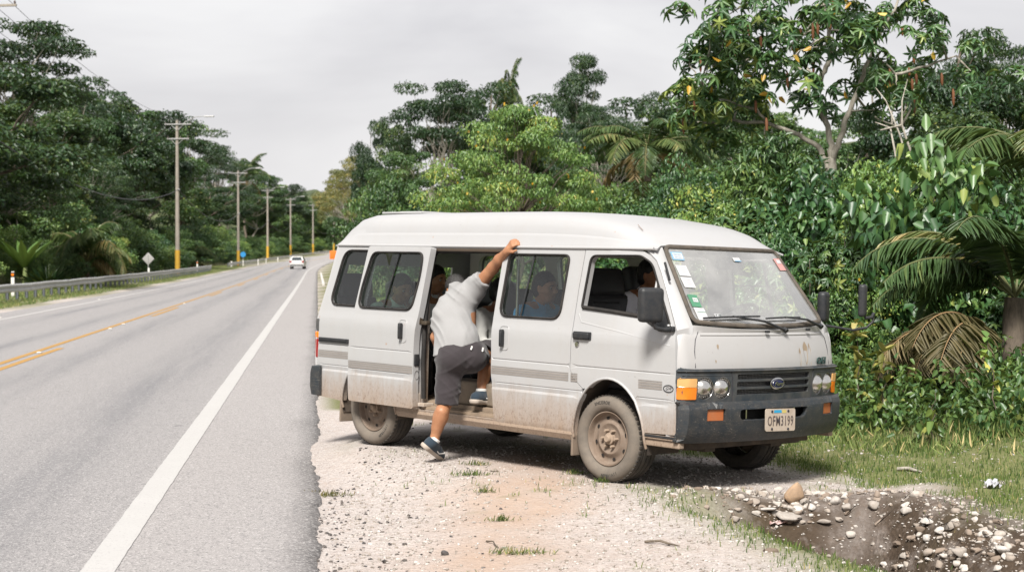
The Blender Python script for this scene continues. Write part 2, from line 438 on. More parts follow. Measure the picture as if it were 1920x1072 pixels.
# ------------------------------------------------------------------ road
def road_material():
    m, nt, b = nt_new('worn_asphalt'); g = node(nt, 'ShaderNodeNewGeometry').outputs['Position']
    rc = mapped(nt, g, (1, 1, 1), (0, 0, 0), (0, 0, -RB))            # X across the road, Y along it
    sp = node(nt, 'ShaderNodeSeparateXYZ', {0: rc}); tx = sp.outputs[0]
    fine = noise(nt, g, 110, 4, .8); agg = node(nt, 'ShaderNodeTexVoronoi', {'Vector': g, 'Scale': 95.0})
    big = noise(nt, mapped(nt, rc, (.55, .06, 1)), 1.0, 4, .6)
    c = mixc(nt, big, (.28, .268, .268), (.37, .352, .348))
    c = mixc(nt, ramp(nt, noise(nt, g, 28, 4, .8), [(.40, .5), (.60, 0)]), c, (.25, .245, .248))
    c = mixc(nt, ramp(nt, fine, [(.36, .8), (.52, 0)]), c, (.11, .108, .112))
    c = mixc(nt, ramp(nt, fine, [(.54, 0), (.68, .7)]), c, (.62, .60, .585))
    # two darker wheel paths per lane, worn in
    for cx, wd in ((-2.0, .62), (-3.75, .5), (-5.5, .4), (-7.15, .4)):
        d = math_(nt, 'ABSOLUTE', math_(nt, 'SUBTRACT', tx, cx))
        f = ramp(nt, math_(nt, 'DIVIDE', d, wd), [(0, .85), (1, 0)])
        f = math_(nt, 'MULTIPLY', f, ramp(nt, noise(nt, mapped(nt, rc, (2.5, .09, 1)), 1, 4, .7), [(.35, .15), (.65, 1)]))
        c = mixc(nt, f, c, (.165, .165, .175))
    sh = ramp(nt, math_(nt, 'ADD', tx, 2.0), [(.75, 0), (1.0, .45)])    # dusty hard shoulder outside the edge line
    c = mixc(nt, sh, c, (.38, .355, .345))
    edge = node(nt, 'ShaderNodeAttribute', attribute_name='edge').outputs['Fac']
    ed = math_(nt, 'MULTIPLY', edge, ramp(nt, noise(nt, g, 30, 5, .8), [(.36, 0), (.54, 1)]))
    c = mixc(nt, ed, c, mixc(nt, fine, (.04, .04, .042), (.16, .15, .145)))
    sv = node(nt, 'ShaderNodeSeparateColor', {0: agg.outputs['Color']}).outputs[0]
    c = mixc(nt, ramp(nt, sv, [(.10, .55), (.16, 0)]), c, (.09, .09, .095)); c = mixc(nt, ramp(nt, sv, [(.86, 0), (.92, .5)]), c, (.55, .53, .52))
    spots = ramp(nt, noise(nt, mapped(nt, g, (1, 1, 1), (3, 8, 0)), 3.3, 2, .4), [(.74, 0), (.77, .5)])
    c = mixc(nt, spots, c, (.11, .108, .112))
    c = mixc(nt, 1.0, c, (ALB, ALB, ALB), 'MULTIPLY')
    nt.links.new(c, b.inputs['Base Color']); b.inputs['Roughness'].default_value = .85; b.inputs['Specular IOR Level'].default_value = .25
    bump(nt, b, math_(nt, 'ADD', fine, agg.outputs['Distance']), .45, .006)
    return m
M_road = road_material()
def s_axis(a, b):
    c = [a]; 
    while c[-1] < b: c.append(c[-1] + max(.05, .004 * abs(c[-1]) ** 1.25 + .02))
    return np.array(c)
ss = s_axis(-10, 620)
ss = np.concatenate([np.arange(-10, 5, .5), s_axis(5, 620)])
def edge_t(s): return .03 * fbm(s, s * 0, .9, 41) + .035 * fbm(s, s * 0, 4, 43) + .02 * fbm(s, s * 0, 14, 45)
tcols = np.array([-9.2, -9.0, -8, -6.5, -5, -3.5, -2, -1, -.5, -.3, -.2, -.12, -.06, 0.0, .03])
V = []; ED = []
for j, tc_ in enumerate(tcols):
    e = edge_t(ss) * float(np.interp(tc_, [-.30, -.10, 0], [0, .35, 1])) + (.04 * fbm(ss, ss * 0, .7, 49) if tc_ < -8.9 else 0)
    x, y = ST(ss, tc_ + e); z = road_z(ss) + (0 if tc_ < .01 else -.09) - (.012 if -.03 < tc_ < .01 else 0)
    if j == 0: z = z - .06
    V.append(np.stack([x, y, z], -1)); ED.append(np.clip(np.interp(tc_ + .06 * fbm(ss, ss * 0 + tc_, 1.3, 55), [-9.2, -.22, -.06, .03], [0, 0, .75, 1]), 0, 1))
V = np.array(V); nt_, ns_ = V.shape[:2]
idx = np.arange(nt_ * ns_).reshape(nt_, ns_)
rf = np.stack([idx[:-1, :-1], idx[1:, :-1], idx[1:, 1:], idx[:-1, 1:]], -1).reshape(-1, 4)
road = np_mesh('road', V.reshape(-1, 3), rf, M_road, smooth=False, attrs={'edge': np.array(ED).ravel()})
tag(road, 'two lane grey asphalt road running away and bending right', 'road', kind='structure')

def paint(name, col, worn):
    m, nt, b = nt_new(name); g = node(nt, 'ShaderNodeNewGeometry').outputs['Position']
    n = noise(nt, g, 60, 5, .75); n2 = noise(nt, g, 2.2, 4, .6)
    c = mixc(nt, n2, [k * .88 for k in col], col)
    wf = math_(nt, 'MULTIPLY', ramp(nt, n, [(.56, 0), (.66, 1)]), ramp(nt, n2, [(.3, worn * .3), (.7, worn)]))
    c = mixc(nt, wf, c, (.25, .24, .24))
    c = mixc(nt, 1.0, c, (ALB, ALB, ALB), 'MULTIPLY')
    nt.links.new(c, b.inputs['Base Color']); b.inputs['Roughness'].default_value = .8; b.inputs['Specular IOR Level'].default_value = .2
    bump(nt, b, n, .25, .004)
    return m
M_white = paint('white_road_paint', (.48, .47, .46), .9); M_yell = paint('yellow_road_paint', (.42, .245, .075), .9)
def line(name, t0, t1, s0, s1, m, dz=.004):
    sl_ = ss[(ss >= s0) & (ss <= s1)]; sl_ = np.concatenate([[s0], sl_, [s1]])
    w0 = .006 * fbm(sl_, sl_ * 0, 8, int(abs(t0) * 10)); w1 = .006 * fbm(sl_, sl_ * 0, 8, int(abs(t1) * 10) + 3)
    a = np.stack([*ST(sl_, t0 + w0), road_z(sl_) + dz], -1); b_ = np.stack([*ST(sl_, t1 + w1), road_z(sl_) + dz], -1)
    n = len(sl_); i = np.arange(n - 1)
    o = np_mesh(name, np.concatenate([a, b_]), np.stack([i, i + n, i + n + 1, i + 1], -1), m)
    return tag(o, kind='structure')
tag(line('edge_line', -1.17, -1.0, -8, 500, M_white), 'solid white edge line along the near lane', 'road marking')
tag(line('edge_line', -8.08, -7.95, -8, 500, M_white), 'thin white edge line along the far lane', 'road marking')
tag(line('centre_line', -4.72, -4.60, -8, 500, M_yell), 'solid yellow centre line', 'road marking')
for k in range(10):
    s0 = 13.3 + k * 23.5
    tag(line('centre_dash', -4.48, -4.36, s0 + 7.2, s0 + 15.2, M_yell), 'yellow dash beside the solid centre line', 'road marking', 'yellow dashes along the centre line')
# ------------------------------------------------------------------ van materials
def van_paint(name='dusty_white_paint', base=(.425, .424, .426), z0=.60, dusty=1.0):
    m, nt, b = nt_new(name); oc = objco(nt)
    z = node(nt, 'ShaderNodeSeparateXYZ', {0: oc}).outputs[2]
    streak = noise(nt, mapped(nt, oc, (9, 9, 1.6)), 1.6, 6, .7); fine = noise(nt, oc, 38, 5, .7); big = noise(nt, oc, 2.6, 4, .6)
    c = mixc(nt, big, [k * .95 for k in base], base)
    f = math_(nt, 'MULTIPLY', math_(nt, 'SUBTRACT', z0, z), 3.3)
    f = math_(nt, 'ADD', f, math_(nt, 'MULTIPLY', math_(nt, 'SUBTRACT', streak, .52), 1.1))
    f = math_(nt, 'ADD', f, math_(nt, 'MULTIPLY', math_(nt, 'SUBTRACT', big, .5), .6))
    dust = mixc(nt, fine, (.23, .155, .10), (.36, .265, .19))
    c = mixc(nt, math_(nt, 'MULTIPLY', ramp(nt, f, [(0, 0), (.35, .42), (1, .92)]), dusty), c, dust)
    # rain-washed grime high up, mud flecks and small chips
    g = ramp(nt, noise(nt, mapped(nt, oc, (5, 5, .9)), 2.3, 7, .78), [(.5, 0), (.72, .16)])
    c = mixc(nt, g, c, (.38, .33, .285))
    fl = noise(nt, oc, 55, 2, .5)
    flm = math_(nt, 'MULTIPLY', ramp(nt, fl, [(.74, 0), (.78, .8)]), ramp(nt, big, [(.4, .25), (.6, 1)]))
    c = mixc(nt, flm, c, (.13, .09, .065))
    sl_ = math_(nt, 'MULTIPLY', ramp(nt, noise(nt, mapped(nt, oc, (1, 1, .55)), 70, 4, .8), [(.52, 0), (.62, .7)]), ramp(nt, f, [(.1, 0), (.75, .85)]))
    c = mixc(nt, math_(nt, 'MULTIPLY', sl_, dusty), c, (.16, .10, .065))
    rs = ramp(nt, noise(nt, mapped(nt, oc, (1, 1, 1), (4.3, 1.7, 2.2)), 14, 2, .4), [(.755, 0), (.79, .7)])
    c = mixc(nt, rs, c, (.36, .19, .09))
    c = mixc(nt, 1.0, c, (ALB, ALB, ALB), 'MULTIPLY')
    nt.links.new(c, b.inputs['Base Color'])
    nt.links.new(ramp(nt, f, [(0, .36), (.6, .8)]), b.inputs['Roughness'])
    b.inputs['Coat Weight'].default_value = .12; b.inputs['Coat Roughness'].default_value = .25
    bump(nt, b, math_(nt, 'ADD', math_(nt, 'MULTIPLY', big, 2.5), math_(nt, 'MULTIPLY', fine, .12)), .12, .01)
    return m
M_pw = van_paint()
M_roof = van_paint('chalky_roof_gelcoat', (.415, .414, .418), -1, .25)
M_rub = plain('weathered_rubber', (.014, .014, .014), .8, spec=.2, dirt=(.09, .075, .065), dirtamt=.35, dscale=9)
M_blk = plain('black_plastic', (.014, .016, .019), .5, spec=.3, dirt=(.09, .08, .07), dirtamt=.3, dscale=14)
M_bump = plain('grey_bumper_plastic', (.013, .019, .025), .5, dirt=(.09, .075, .06), dirtamt=.4, dscale=16, bmp=.25, bscale=120)
def scratched(m, col, amt):
    nt = m.node_tree; b = nt.nodes['Principled BSDF']; src = b.inputs['Base Color'].links[0].from_socket; oc = objco(nt)
    a = ramp(nt, noise(nt, mapped(nt, oc, (3, 14, 60), rot=(.5, 0, 0)), 3.0, 5, .8), [(.60, 0), (.66, amt)]); s = ramp(nt, noise(nt, mapped(nt, oc, (2, 9, 40), (3, 1, 2), rot=(-.7, 0, 0)), 3.4, 5, .8), [(.60, 0), (.66, amt)])
    f = math_(nt, 'MULTIPLY', math_(nt, 'ADD', a, s, True), ramp(nt, noise(nt, oc, 3.5, 3), [(.40, .15), (.60, 1)]))
    sp = ramp(nt, noise(nt, oc, 85, 3, .6), [(.66, 0), (.72, .7)])
    nt.links.new(mixc(nt, math_(nt, 'ADD', f, sp, True), src, col), b.inputs['Base Color'])
scratched(M_bump, (.24, .21, .17), .7)
M_trim = plain('grey_plastic_surround', (.018, .026, .034), .5, dirt=(.17, .15, .125), dirtamt=.4, dscale=9)
M_in = plain('beige_interior_trim', (.92, .88, .82), .8)
M_inw = plain('inner_white_metal', (.62, .585, .55), .55, dirt=(.3, .22, .15), dirtamt=.8, dscale=6)
M_liner = plain('pale_inner_panel', (.88, .84, .78), .7, var=.06)
M_seat = plain('dark_seat_vinyl', (.028, .028, .031), .42, var=.25)
M_floor = plain('dirty_floor_mat', (.16, .125, .095), .9, dirt=(.36, .27, .19), dirtamt=.8, dscale=6)
M_under = plain('underbody_black', (.025, .022, .02), .8, dirt=(.17, .125, .09), dirtamt=.6)
M_sill = van_paint('muddy_sill_paint', (.40, .36, .32), .75, .9)
M_chrome = plain('dull_chrome', (.7, .7, .7), .22, metal=1, dirt=(.4, .35, .3), dirtamt=.4)
M_amber = plain('amber_lens', (.75, .20, .012), .15, spec=.7); M_red = plain('red_lens', (.26, .012, .010), .3)
M_amb2 = plain('dull_amber_lens', (.42, .10, .02), .3, dirt=(.3, .2, .12), dirtamt=.4); M_clearamb = plain('pale_amber_lens', (.62, .36, .14), .2)
M_sgl = glassy('green_side_glass', (.82, .91, .86), .8, .02, .006, (.42, .45, .42))
M_fgl = glassy('far_side_glass', (.86, .92, .87), .8, .03, .05)
M_ws = glassy('dusty_windscreen_glass', (.94, .97, .95), .7, .27, .30, (.62, .62, .60), 2.2)
M_lens = glassy('headlamp_glass', (.95, .95, .93), .7, .12, .22, (.7, .66, .6), 14, .08)
M_paper = plain('white_paper', (.50, .50, .51), .8, var=.04)
M_blue = plain('pale_blue_print', (.18, .34, .48), .7); M_green = plain('green_print', (.07, .22, .13), .7); M_pink = plain('faded_pink_print', (.52, .27, .25), .7)
M_ink = plain('black_ink', (.02, .02, .025), .6); M_dkgreen = plain('dark_print', (.02, .05, .045), .6)
M_wheel = plain('muddy_steel_rim', (.27, .215, .172), .8, var=.2, dirt=(.18, .13, .095), dirtamt=.9, dscale=12, bmp=.3, bscale=50)
M_tyre = plain('dusty_tyre_sidewall', (.115, .102, .088), .9, var=.2, dirt=(.19, .16, .13), dirtamt=.9, dscale=9, bmp=.3, bscale=70)
M_tread = plain('tyre_tread', (.030, .029, .028), .85, dirt=(.15, .12, .095), dirtamt=.5, dscale=16)
M_stripe = plain('faded_grey_stripe', (.265, .24, .22), .6, var=.2)

# ------------------------------------------------------------------ van shape
van = empty('passenger_van'); van.matrix_world = VM
tag(van, 'dirty white high-roof passenger van with open sliding door on the gravel shoulder', 'van')
SZ = [.22, .28, .33, .555, .572, .600, .606, .612, .70, .768, .775, .782, .95, 1.0, 1.03, 1.585, 1.62, 1.9]
SY = [.79, .815, .832, .840, .833, .838, .832, .838, .840, .838, .8315, .838, .838, .832, .824, .737, .733, .6]
ZL = [.33, .555, .572, .6, .606, .612, .7, .768, .775, .782, .95, 1.0, 1.03]
def sy(z): return float(np.interp(z, SZ, SY))
def taper(x, z): return .058 * float(smooth(-.05, .42, x)) * float(smooth(1.0, 1.28, z))
def side(off=0, sg=-1):
    def f(x, z):
        t = taper(x, z); return (x - t * .9, sg * (sy(z) + off - t), z)
    return f
def side_normal(z, sg=-1):
    d = (sy(z + .02) - sy(z - .02)) / .04
    return Vector((0, sg, -d * 1.0)).normalized()
def sidepanel(name, outer, holes, m, off=0, sg=-1, th=.03, parent=van, grid=.07):
    vs, fs = panel(outer, holes, side(off, sg), grid, .035, ZL)
    o = MB().add(vs, fs).build(name, m, parent, 24); orient_out(o, lambda c: Vector((0, sg, 0)))
    return solidify(o, th, inner=M_liner)
def strip3(pts, off=0, sg=-1): return [side(off, sg)(x, z) for x, z in pts]
def seal(name, loop, parent, off=.004, sg=-1, r=.0115, m=None):
    return MB().tube(strip3(densify(loop, .04), off, sg), r, 8, True, flat=.7).build(name, m or M_rub, parent, 60)
def pane(name, loop, parent, off=-.012, sg=-1, m=None):
    vs, fs = panel(loop, [], side(off, sg), .15, .06); return MB().add(vs, fs).build(name, m or M_sgl, parent, 60)
WIN_REAR = rounded([(-3.045, 1.545), (-2.03, 1.545), (-2.03, 1.095), (-3.15, 1.10)], [.09, .05, .05, .10])
WIN_FIX = rounded([(-1.052, 1.535), (-.432, 1.535), (-.452, 1.088), (-1.075, 1.088)], [.05, .05, .08, .08])
WIN_DRV = rounded([(-.225, 1.535), (.235, 1.54), (.35, 1.49), (.60, 1.05), (.49, 1.05), (.30, 1.14), (-.25, 1.178)], [.05, .03, .05, .02, .02, .03, .02])
OPEN = rounded([(-1.955, 1.565), (-1.125, 1.572), (-1.14, 1.05), (-1.125, .66), (-1.09, .335), (-1.95, .335)], [.07, .03, .02, .02, .02, .03])
SEAM = [(-.291, 1.583), (-.307, 1.308), (-.314, .94), (-.316, .755), (-.29, .70), (-.19, .625)]
def ell(cx, cz, a, b, t0, t1, n=14): return [(cx + a * math.cos(R(t0 + (t1 - t0) * k / n)), cz + b * math.sin(R(t0 + (t1 - t0) * k / n))) for k in range(n + 1)]
ARCH_F = (.06, .30, .335, .41); ARCH_R = (-2.585, .30, .345, .37)
def arch(A, t0, t1): return ell(*A, t0, t1)
tF = [(x, z) for x, z in arch(ARCH_F, 137, 182)]
shell_out = [(-3.144, 1.583)] + [(-3.203, 1.275), (-3.272, .986), (-3.282, .655), (-3.25, .345)] + [(-2.95, .325)] + \
    arch(ARCH_R, 176, 2)[0:] + [(-1.9, .30), (-.30, .29)] + tF[::-1] + SEAM[::-1]
body = empty('body_shell'); body.parent = van
bodyR = sidepanel('side_panel', shell_out, [WIN_REAR, OPEN, WIN_FIX], M_pw, th=.045)
seal('window_seal', WIN_REAR, bodyR); pane('window_pane', WIN_REAR, bodyR)
seal('window_seal', WIN_FIX, bodyR); pane('window_pane', WIN_FIX, bodyR)
# sliding sash bar of the fixed window
MB().tube(strip3([(-.80, 1.53), (-.86, 1.09)], -.006), .008, 6).build('sash_bar', M_blk, bodyR)
bpy.data.objects.remove(body)
# far side with its windows
MIR = lambda L: L
left_out = [(-3.144, 1.583), (-3.203, 1.275), (-3.272, .986), (-3.282, .655), (-3.25, .345), (-2.95, .325)] + arch(ARCH_R, 176, 2) + \
    [(-1.9, .30), (-.30, .29)] + arch(ARCH_F, 182, -2) + [(.40, .37), (.671, .385), (.655, .817), (.63, 1.057), (.489, 1.33), (.378, 1.503), (.30, 1.583)]
LW = [rounded([(-3.03, 1.545), (-2.2, 1.545), (-2.2, 1.10), (-3.13, 1.10)], .09), rounded([(-2.06, 1.545), (-1.24, 1.545), (-1.24, 1.10), (-2.06, 1.10)], .07),
      rounded([(-1.06, 1.545), (-.44, 1.545), (-.44, 1.10), (-1.06, 1.10)], .07), rounded([(-.22, 1.535), (.235, 1.535), (.33, 1.50), (.56, 1.10), (-.22, 1.14)], [.05, .04, .04, .03, .03])]
bodyL = sidepanel('side_panel', left_out, LW, M_pw, sg=1, th=.045)
for Lw in LW:
    seal('window_seal', Lw, bodyL, sg=1)
for Lw in LW[:3]: pane('window_pane', Lw, bodyL, sg=1, m=M_fgl)
MB().tube(strip3([(.12, 1.53), (.16, 1.13)], -.01, 1), .012, 6).tube(strip3([(-.20, 1.35), (.2, 1.35)], -.02, 1), .006, 6).build('window_bar', M_blk, bodyL)
# front door
fd = [(SEAM[0][0] + .007, 1.575)] + [(.245, 1.575), (.318, 1.545), (.378, 1.503), (.436, 1.42), (.489, 1.33), (.56, 1.195), (.63, 1.057), (.648, .95), (.655, .817), (.668, .56), (.671, .385), (.388, .377)] + \
     arch(ARCH_F, 12, 126) + [(x + .008, z) for x, z in SEAM[::-1][:-1]]
fdoor = sidepanel('front_door', fd, [WIN_DRV], M_pw, off=.002, th=.05)
MB().tube(strip3(densify(WIN_DRV, .04), .002), .010, 8, True, flat=.7).build('window_seal', M_rub, fdoor, 60)
MB().tube(strip3([(-.235, 1.178), (.0, 1.163), (.31, 1.138)], .006), .014, 8).build('belt_moulding', M_rub, fdoor, 60)
vs, fs = panel([(.37, 1.12), (.435, 1.30), (.585, 1.055), (.50, 1.05)], [], side(-.012), .1, .05)
MB().add(vs, fs).build('quarter_window', M_blk, fdoor)
MB().tube(strip3([(.40, 1.395), (.385, 1.13)], -.012), .009, 6).build('quarter_bar', M_pw, fdoor)
b_ = MB().box((-.20, -.852, .985), (.15, .03, .042), bev=.01); b_.box((-.20, -.842, .985), (.168, .012, .056), bev=.005); b_.build('door_handle', M_blk, fdoor, 40)
MB().lathe([(0, -.012), (.016, -.012), (.02, -.004), (.02, 0)], Matrix.Translation((-.246, -.838, .925)), 14).build('door_lock', M_chrome, fdoor, 60)
# raised pressing under the window
MB().tube(strip3([(-.27, 1.13), (-.235, 1.075), (.1, 1.03), (.40, .985), (.6, .955)], -.009), .013, 8).build('door_crease', M_pw, fdoor, 60)
# arch lips and flaps
def lip(A, t0, t1, sg=-1, m=M_pw):
    p = [(x, sg * (sy(max(z, .26)) + .004), z) for x, z in ell(*A, t0, t1, 24)]
    return MB().tube(p, .011, 8, flat=.8).build('wheel_arch_lip', m, van, 60)
lip(ARCH_F, -4, 182); lip(ARCH_R, -4, 184); lip(ARCH_F, -4, 182, 1); lip(ARCH_R, -4, 184, 1)
def liner(A, sg):
    b = MB(); p = ell(A[0], A[1], A[2] + .012, A[3] + .012, -10, 190, 22); vs = []; fs = []
    for x, z in p: vs += [(x, sg * .815, z), (x, sg * .50, z)]
    for k in range(len(p) - 1): fs.append((2 * k, 2 * k + 1, 2 * k + 3, 2 * k + 2))
    n = len(vs); vs += [(A[0] - A[2], sg * .50, .25), (A[0] + A[2], sg * .50, .25)]
    fs.append(tuple([2 * k + 1 for k in range(len(p))] ))
    b.add(vs, fs); return b.build('wheel_arch_liner', M_under, van)
for A in (ARCH_F, ARCH_R):
    for sg in (-1, 1): liner(A, sg)
def flap(x, sg=-1):
    return MB().box((x, sg * .735, .305), (.02, .19, .30), bev=.006).build('mud_flap', plainflap, van, 40)
plainflap = plain('muddy_flap', (.14, .112, .088), .9, dirt=(.24, .185, .14), dirtamt=.9, bmp=.3)
flap(-.285); flap(-2.955); flap(-.285, 1); flap(-2.955, 1)
# sills
def sillbar(x0, x1, sg):
    b = MB(); pr = [(.70, .255), (.812, .262), (.832, .30), (.826, .335), (.70, .335)]
    vs = [(x, sg * y, z) for x in (x0, x1) for y, z in pr]; n = len(pr)
    fs = [(i, (i + 1) % n, n + (i + 1) % n, n + i) for i in range(n)] + [tuple(range(n)), tuple(range(n, 2 * n))]
    return b.add(vs, fs).build('sill', M_sill, van, 30, weld=True)
sillbar(-2.23, -.28, -1); sillbar(-2.23, -.28, 1)
MB().box((.54, -.822, .357), (.30, .03, .030), bev=.006).box((.54, -.80, .318), (.30, .05, .045), bev=.008).build('door_sill_trim', [M_sill], van, 40)
MB().box((.54, -.834, .362), (.29, .012, .018), bev=.004).build('tread_strip', M_blk, van, 40)
MB().box((.54, .80, .335), (.30, .05, .07), bev=.008).build('sill', M_sill, van, 40)
# grey side stripes, proud of the paint by 2 mm
def stripe(x0, x1, z0, z1, parent, off):
    xs_ = np.linspace(x0, x1, 9); vs = []; fs = []
    for x in xs_: vs += [(x, -(sy(z0) + off), z0), (x, -(sy(z1) + off), z1)]
    for k in range(8): fs.append((2 * k, 2 * k + 2, 2 * k + 3, 2 * k + 1))
    return MB().add(vs, fs)
for (x0, x1, par, off, dz) in ((-3.26, -2.78, bodyR, .0025, 0), (-1.12, -.325, bodyR, .0025, 0), (-.30, -.235, fdoor, .0045, 0), (.335, .545, fdoor, .0045, 0)):
    sm = MB()
    for z in (.668, .685, .702, .719):
        q = stripe(x0, x1, z + dz, z + dz + (.012 if z < .71 else .005), par, off); sm.add(q.v, q.f)
    sm.build('side_stripes', M_stripe, par)
# side script badge
bd = MB().tube([(.60 + .042 * math.cos(t), -.8435, .681 + .022 * math.sin(t)) for t in np.linspace(0, 2 * math.pi, 24, False)], .003, 5, True)
bd.build('side_badge', M_ink, fdoor)
text_obj('badge_script', 'GW', .030, M_ink, fdoor, frame((.60, -.8425, .681), (1, 0, 0), (0, -1, 0)), .001, shear=.3)
# rear side vent strip and tail lamp
b_ = MB().box((-3.05, -.842, .808), (.40, .022, .038), bev=.006); b_.box((-3.05, -.852, .812), (.37, .012, .012), bev=.003); b_.build('side_vent', M_blk, bodyR, 40)
tl = MB().box((-3.283, -.800, .925), (.045, .085, .11), bev=.012); tl.build('tail_lamp', M_trim, van, 40)
MB().box((-3.288, -.800, .845), (.045, .087, .055), bev=.01).build('tail_lamp', M_amber, van, 40)
MB().box((-3.288, -.800, .735), (.045, .087, .16), bev=.012).build('tail_lamp', M_red, van, 40)

# sliding door, pushed back along the rail
SD = rounded([(-2.655, 1.582), (-1.876, 1.580), (-1.932, 1.489), (-1.925, 1.06), (-1.942, .857), (-1.937, .345), (-2.755, .345), (-2.765, .76)], [.03, .02, .3, .3, .02, .02, .03, .02])
SD = rounded([(-2.655, 1.582), (-1.880, 1.580), (-1.895, 1.35), (-1.912, 1.06), (-1.940, .857), (-1.937, .345), (-2.755, .345), (-2.765, .76)], [.03, .015, .1, .1, .1, .02, .03, .1])
SDW = rounded([(-2.585, 1.532), (-1.958, 1.534), (-1.955, 1.35), (-2.005, 1.093), (-2.675, 1.093), (-2.66, 1.25)], [.06, .06, .1, .07, .07, .1])
sdoor = sidepanel('sliding_door', SD, [SDW], M_pw, off=.07, th=.055)
seal('window_seal', SDW, sdoor, .074); pane('window_pane', SDW, sdoor, .058)
MB().tube(strip3([(-2.26, 1.53), (-2.36, 1.095)], .066), .007, 6).build('sash_bar', M_blk, sdoor)
MB().box((-2.01, -.857, 1.26), (.025, .02, .10), bev=.006).build('window_latch', M_blk, sdoor, 40)
sm = MB()
for z in (.612, .629, .646, .663):
    q = stripe(-2.755, -1.945, z, z + (.012 if z < .655 else .005), None, .0725); sm.add(q.v, q.f)
sm.build('side_stripes', M_stripe, sdoor)
def recess_handle(x, z, off, parent):
    b = MB().box((x, -(sy(z) + off + .018), z), (.030, .035, .125), bev=.012); b.box((x + .004, -(sy(z) + off + .03), z), (.022, .022, .09), bev=.008)
    b.build('door_handle', M_blk, parent, 40)
    o = rounded([(x - .04, z + .085), (x + .055, z + .085), (x + .055, z - .085), (x - .04, z - .085)], .03)
    MB().tube(strip3(densify(o, .02), off + .0005), .0035, 6, True).build('handle_recess', M_pw, parent, 60)
recess_handle(-2.085, .93, .07, sdoor); recess_handle(-1.005, .93, 0, bodyR)
# door edge fittings facing the opening
MB().box((-1.955, -.875, .715), (.05, .05, .09), bev=.008).build('door_latch', M_blk, sdoor, 40)
MB().box((-1.90, -.838, 1.0), (.09, .045, .028), bev=.006).box((-1.93, -.855, 1.02), (.03, .04, .06), bev=.006).build('rail_arm', plain('greasy_bracket', (.12, .095, .07), .5, .6), sdoor, 40)
MB().lathe([(0, -.008), (.03, -.008), (.034, 0)], Matrix.Translation((-1.935, -.872, .60)) @ Matrix.Rotation(R(-90), 4, 'Z') @ Matrix.Scale(.6, 4, (1, 0, 0)), 16).build('door_buffer', M_blk, sdoor, 60)
MB().box((-1.97, -.84, .40), (.05, .04, .12), bev=.008).box((-1.93, -.80, .375), (.12, .10, .028), bev=.006).build('lower_arm', M_inw, sdoor, 40)
# door frame: pale jamb with a black weather seal round the opening
jo = [(-1.955, 1.565), (-1.125, 1.572), (-1.14, 1.05), (-1.125, .66), (-1.09, .335), (-1.95, .335)]
MB().tube(strip3([(-1.10, 1.555), (-1.5, 1.553), (-1.90, 1.55), (-1.935, 1.52), (-1.945, 1.3), (-1.925, 1.0), (-1.925, .70), (-1.915, .42)], -.02), .018, 8).build('door_weather_seal', M_rub, bodyR, 60)
MB().box((-1.53, -.722, 1.560), (.86, .05, .022), bev=.004).build('slide_rail', plain('greasy_rail', (.10, .075, .055), .6, .4), bodyR, 40)
MB().box((-2.0, -.775, .75), (.10, .07, .80), bev=.01).build('door_jamb', M_inw, bodyR, 40)

# gutters and high roof
for sg in (-1, 1):
    MB().tube([(x, sg * (.742 - .062 * float(smooth(-.05, .42, x))), 1.588) for x in np.linspace(-3.150, .30 if sg < 0 else -.3, 30)], .010, 8, flat=1.1).build('rain_gutter', M_pw, van, 60)
SEC = [(.738, 1.590), (.733, 1.600), (.712, 1.668), (.707, 1.682), (.700, 1.690), (.690, 1.738), (.668, 1.788), (.625, 1.826), (.55, 1.847), (.40, 1.859), (.2, 1.865), (0, 1.867)]
SEC = SEC + [(-a, b) for a, b in SEC[-2::-1]]
XT = np.array([-3.20, -3.18, -3.12, -3.0, -2.88, -2.6, -2.4, -2, -1.6, -1.2, -.9, -.65, -.4, -.2, -.04, .1, .22, .31, .36])
ZT = np.array([1.60, 1.685, 1.757, 1.833, 1.858, 1.865, 1.866, 1.867, 1.868, 1.868, 1.866, 1.856, 1.834, 1.805, 1.774, 1.735, 1.688, 1.643, 1.618])
XT2 = np.concatenate([np.linspace(-3.20, -2.88, 16), np.linspace(-2.8, -.5, 22), np.linspace(-.42, .36, 22)])
ZT2 = np.interp(XT2, XT, ZT); ZT2[1:-1] = (ZT2[:-2] + 2 * ZT2[1:-1] + ZT2[2:]) / 4
vs = []; fs = []; ns = len(SEC)
for X, Z in zip(XT2, ZT2):
    hs = (Z - 1.588) / (1.867 - 1.588)
    fr = float(smooth(-.2, .36, X)); rr = float(smooth(-2.7, -3.15, X))
    for (y, z) in SEC:
        zz = 1.588 + (z - 1.588) * hs
        yy = y * (1 - .11 * rr * (z - 1.588) / .3)
        yy = yy * (1 - .083 * float(smooth(-.05, .40, X)))
        xx = X - .10 * rr * (1 - (abs(y) / .74) ** 4) + fr * (-.07 * min(1, (abs(y) / .66) ** 2) + .03 * max(0, (abs(y) - .66) / .08))
        vs.append((xx, yy, zz))
for i in range(len(XT2) - 1):
    for k in range(ns - 1): fs.append((i * ns + k, (i + 1) * ns + k, (i + 1) * ns + k + 1, i * ns + k + 1))
roof = MB().add(vs, fs).build('high_roof', M_roof, van, 28); orient_out(roof, lambda c: Vector((0, 0, 1))); solidify(roof, .012)
MB().box((-2.62, -.22, 1.858), (.50, .60, .016), bev=.006).box((-2.56, -.22, 1.868), (.30, .48, .008), bev=.003).build('roof_hatch', M_roof, roof, 40)
# small dents and hairline cracks in the gelcoat
MB().tube([(.02, -.55, 1.755), (.06, -.57, 1.735), (.10, -.585, 1.715)], .0025, 4).build('roof_scratch', plain('crack', (.2, .13, .09)), roof)
# headliner
MB().box((-1.5, 0, 1.60), (3.1, 1.40, .012)).build('headliner', M_in, van)

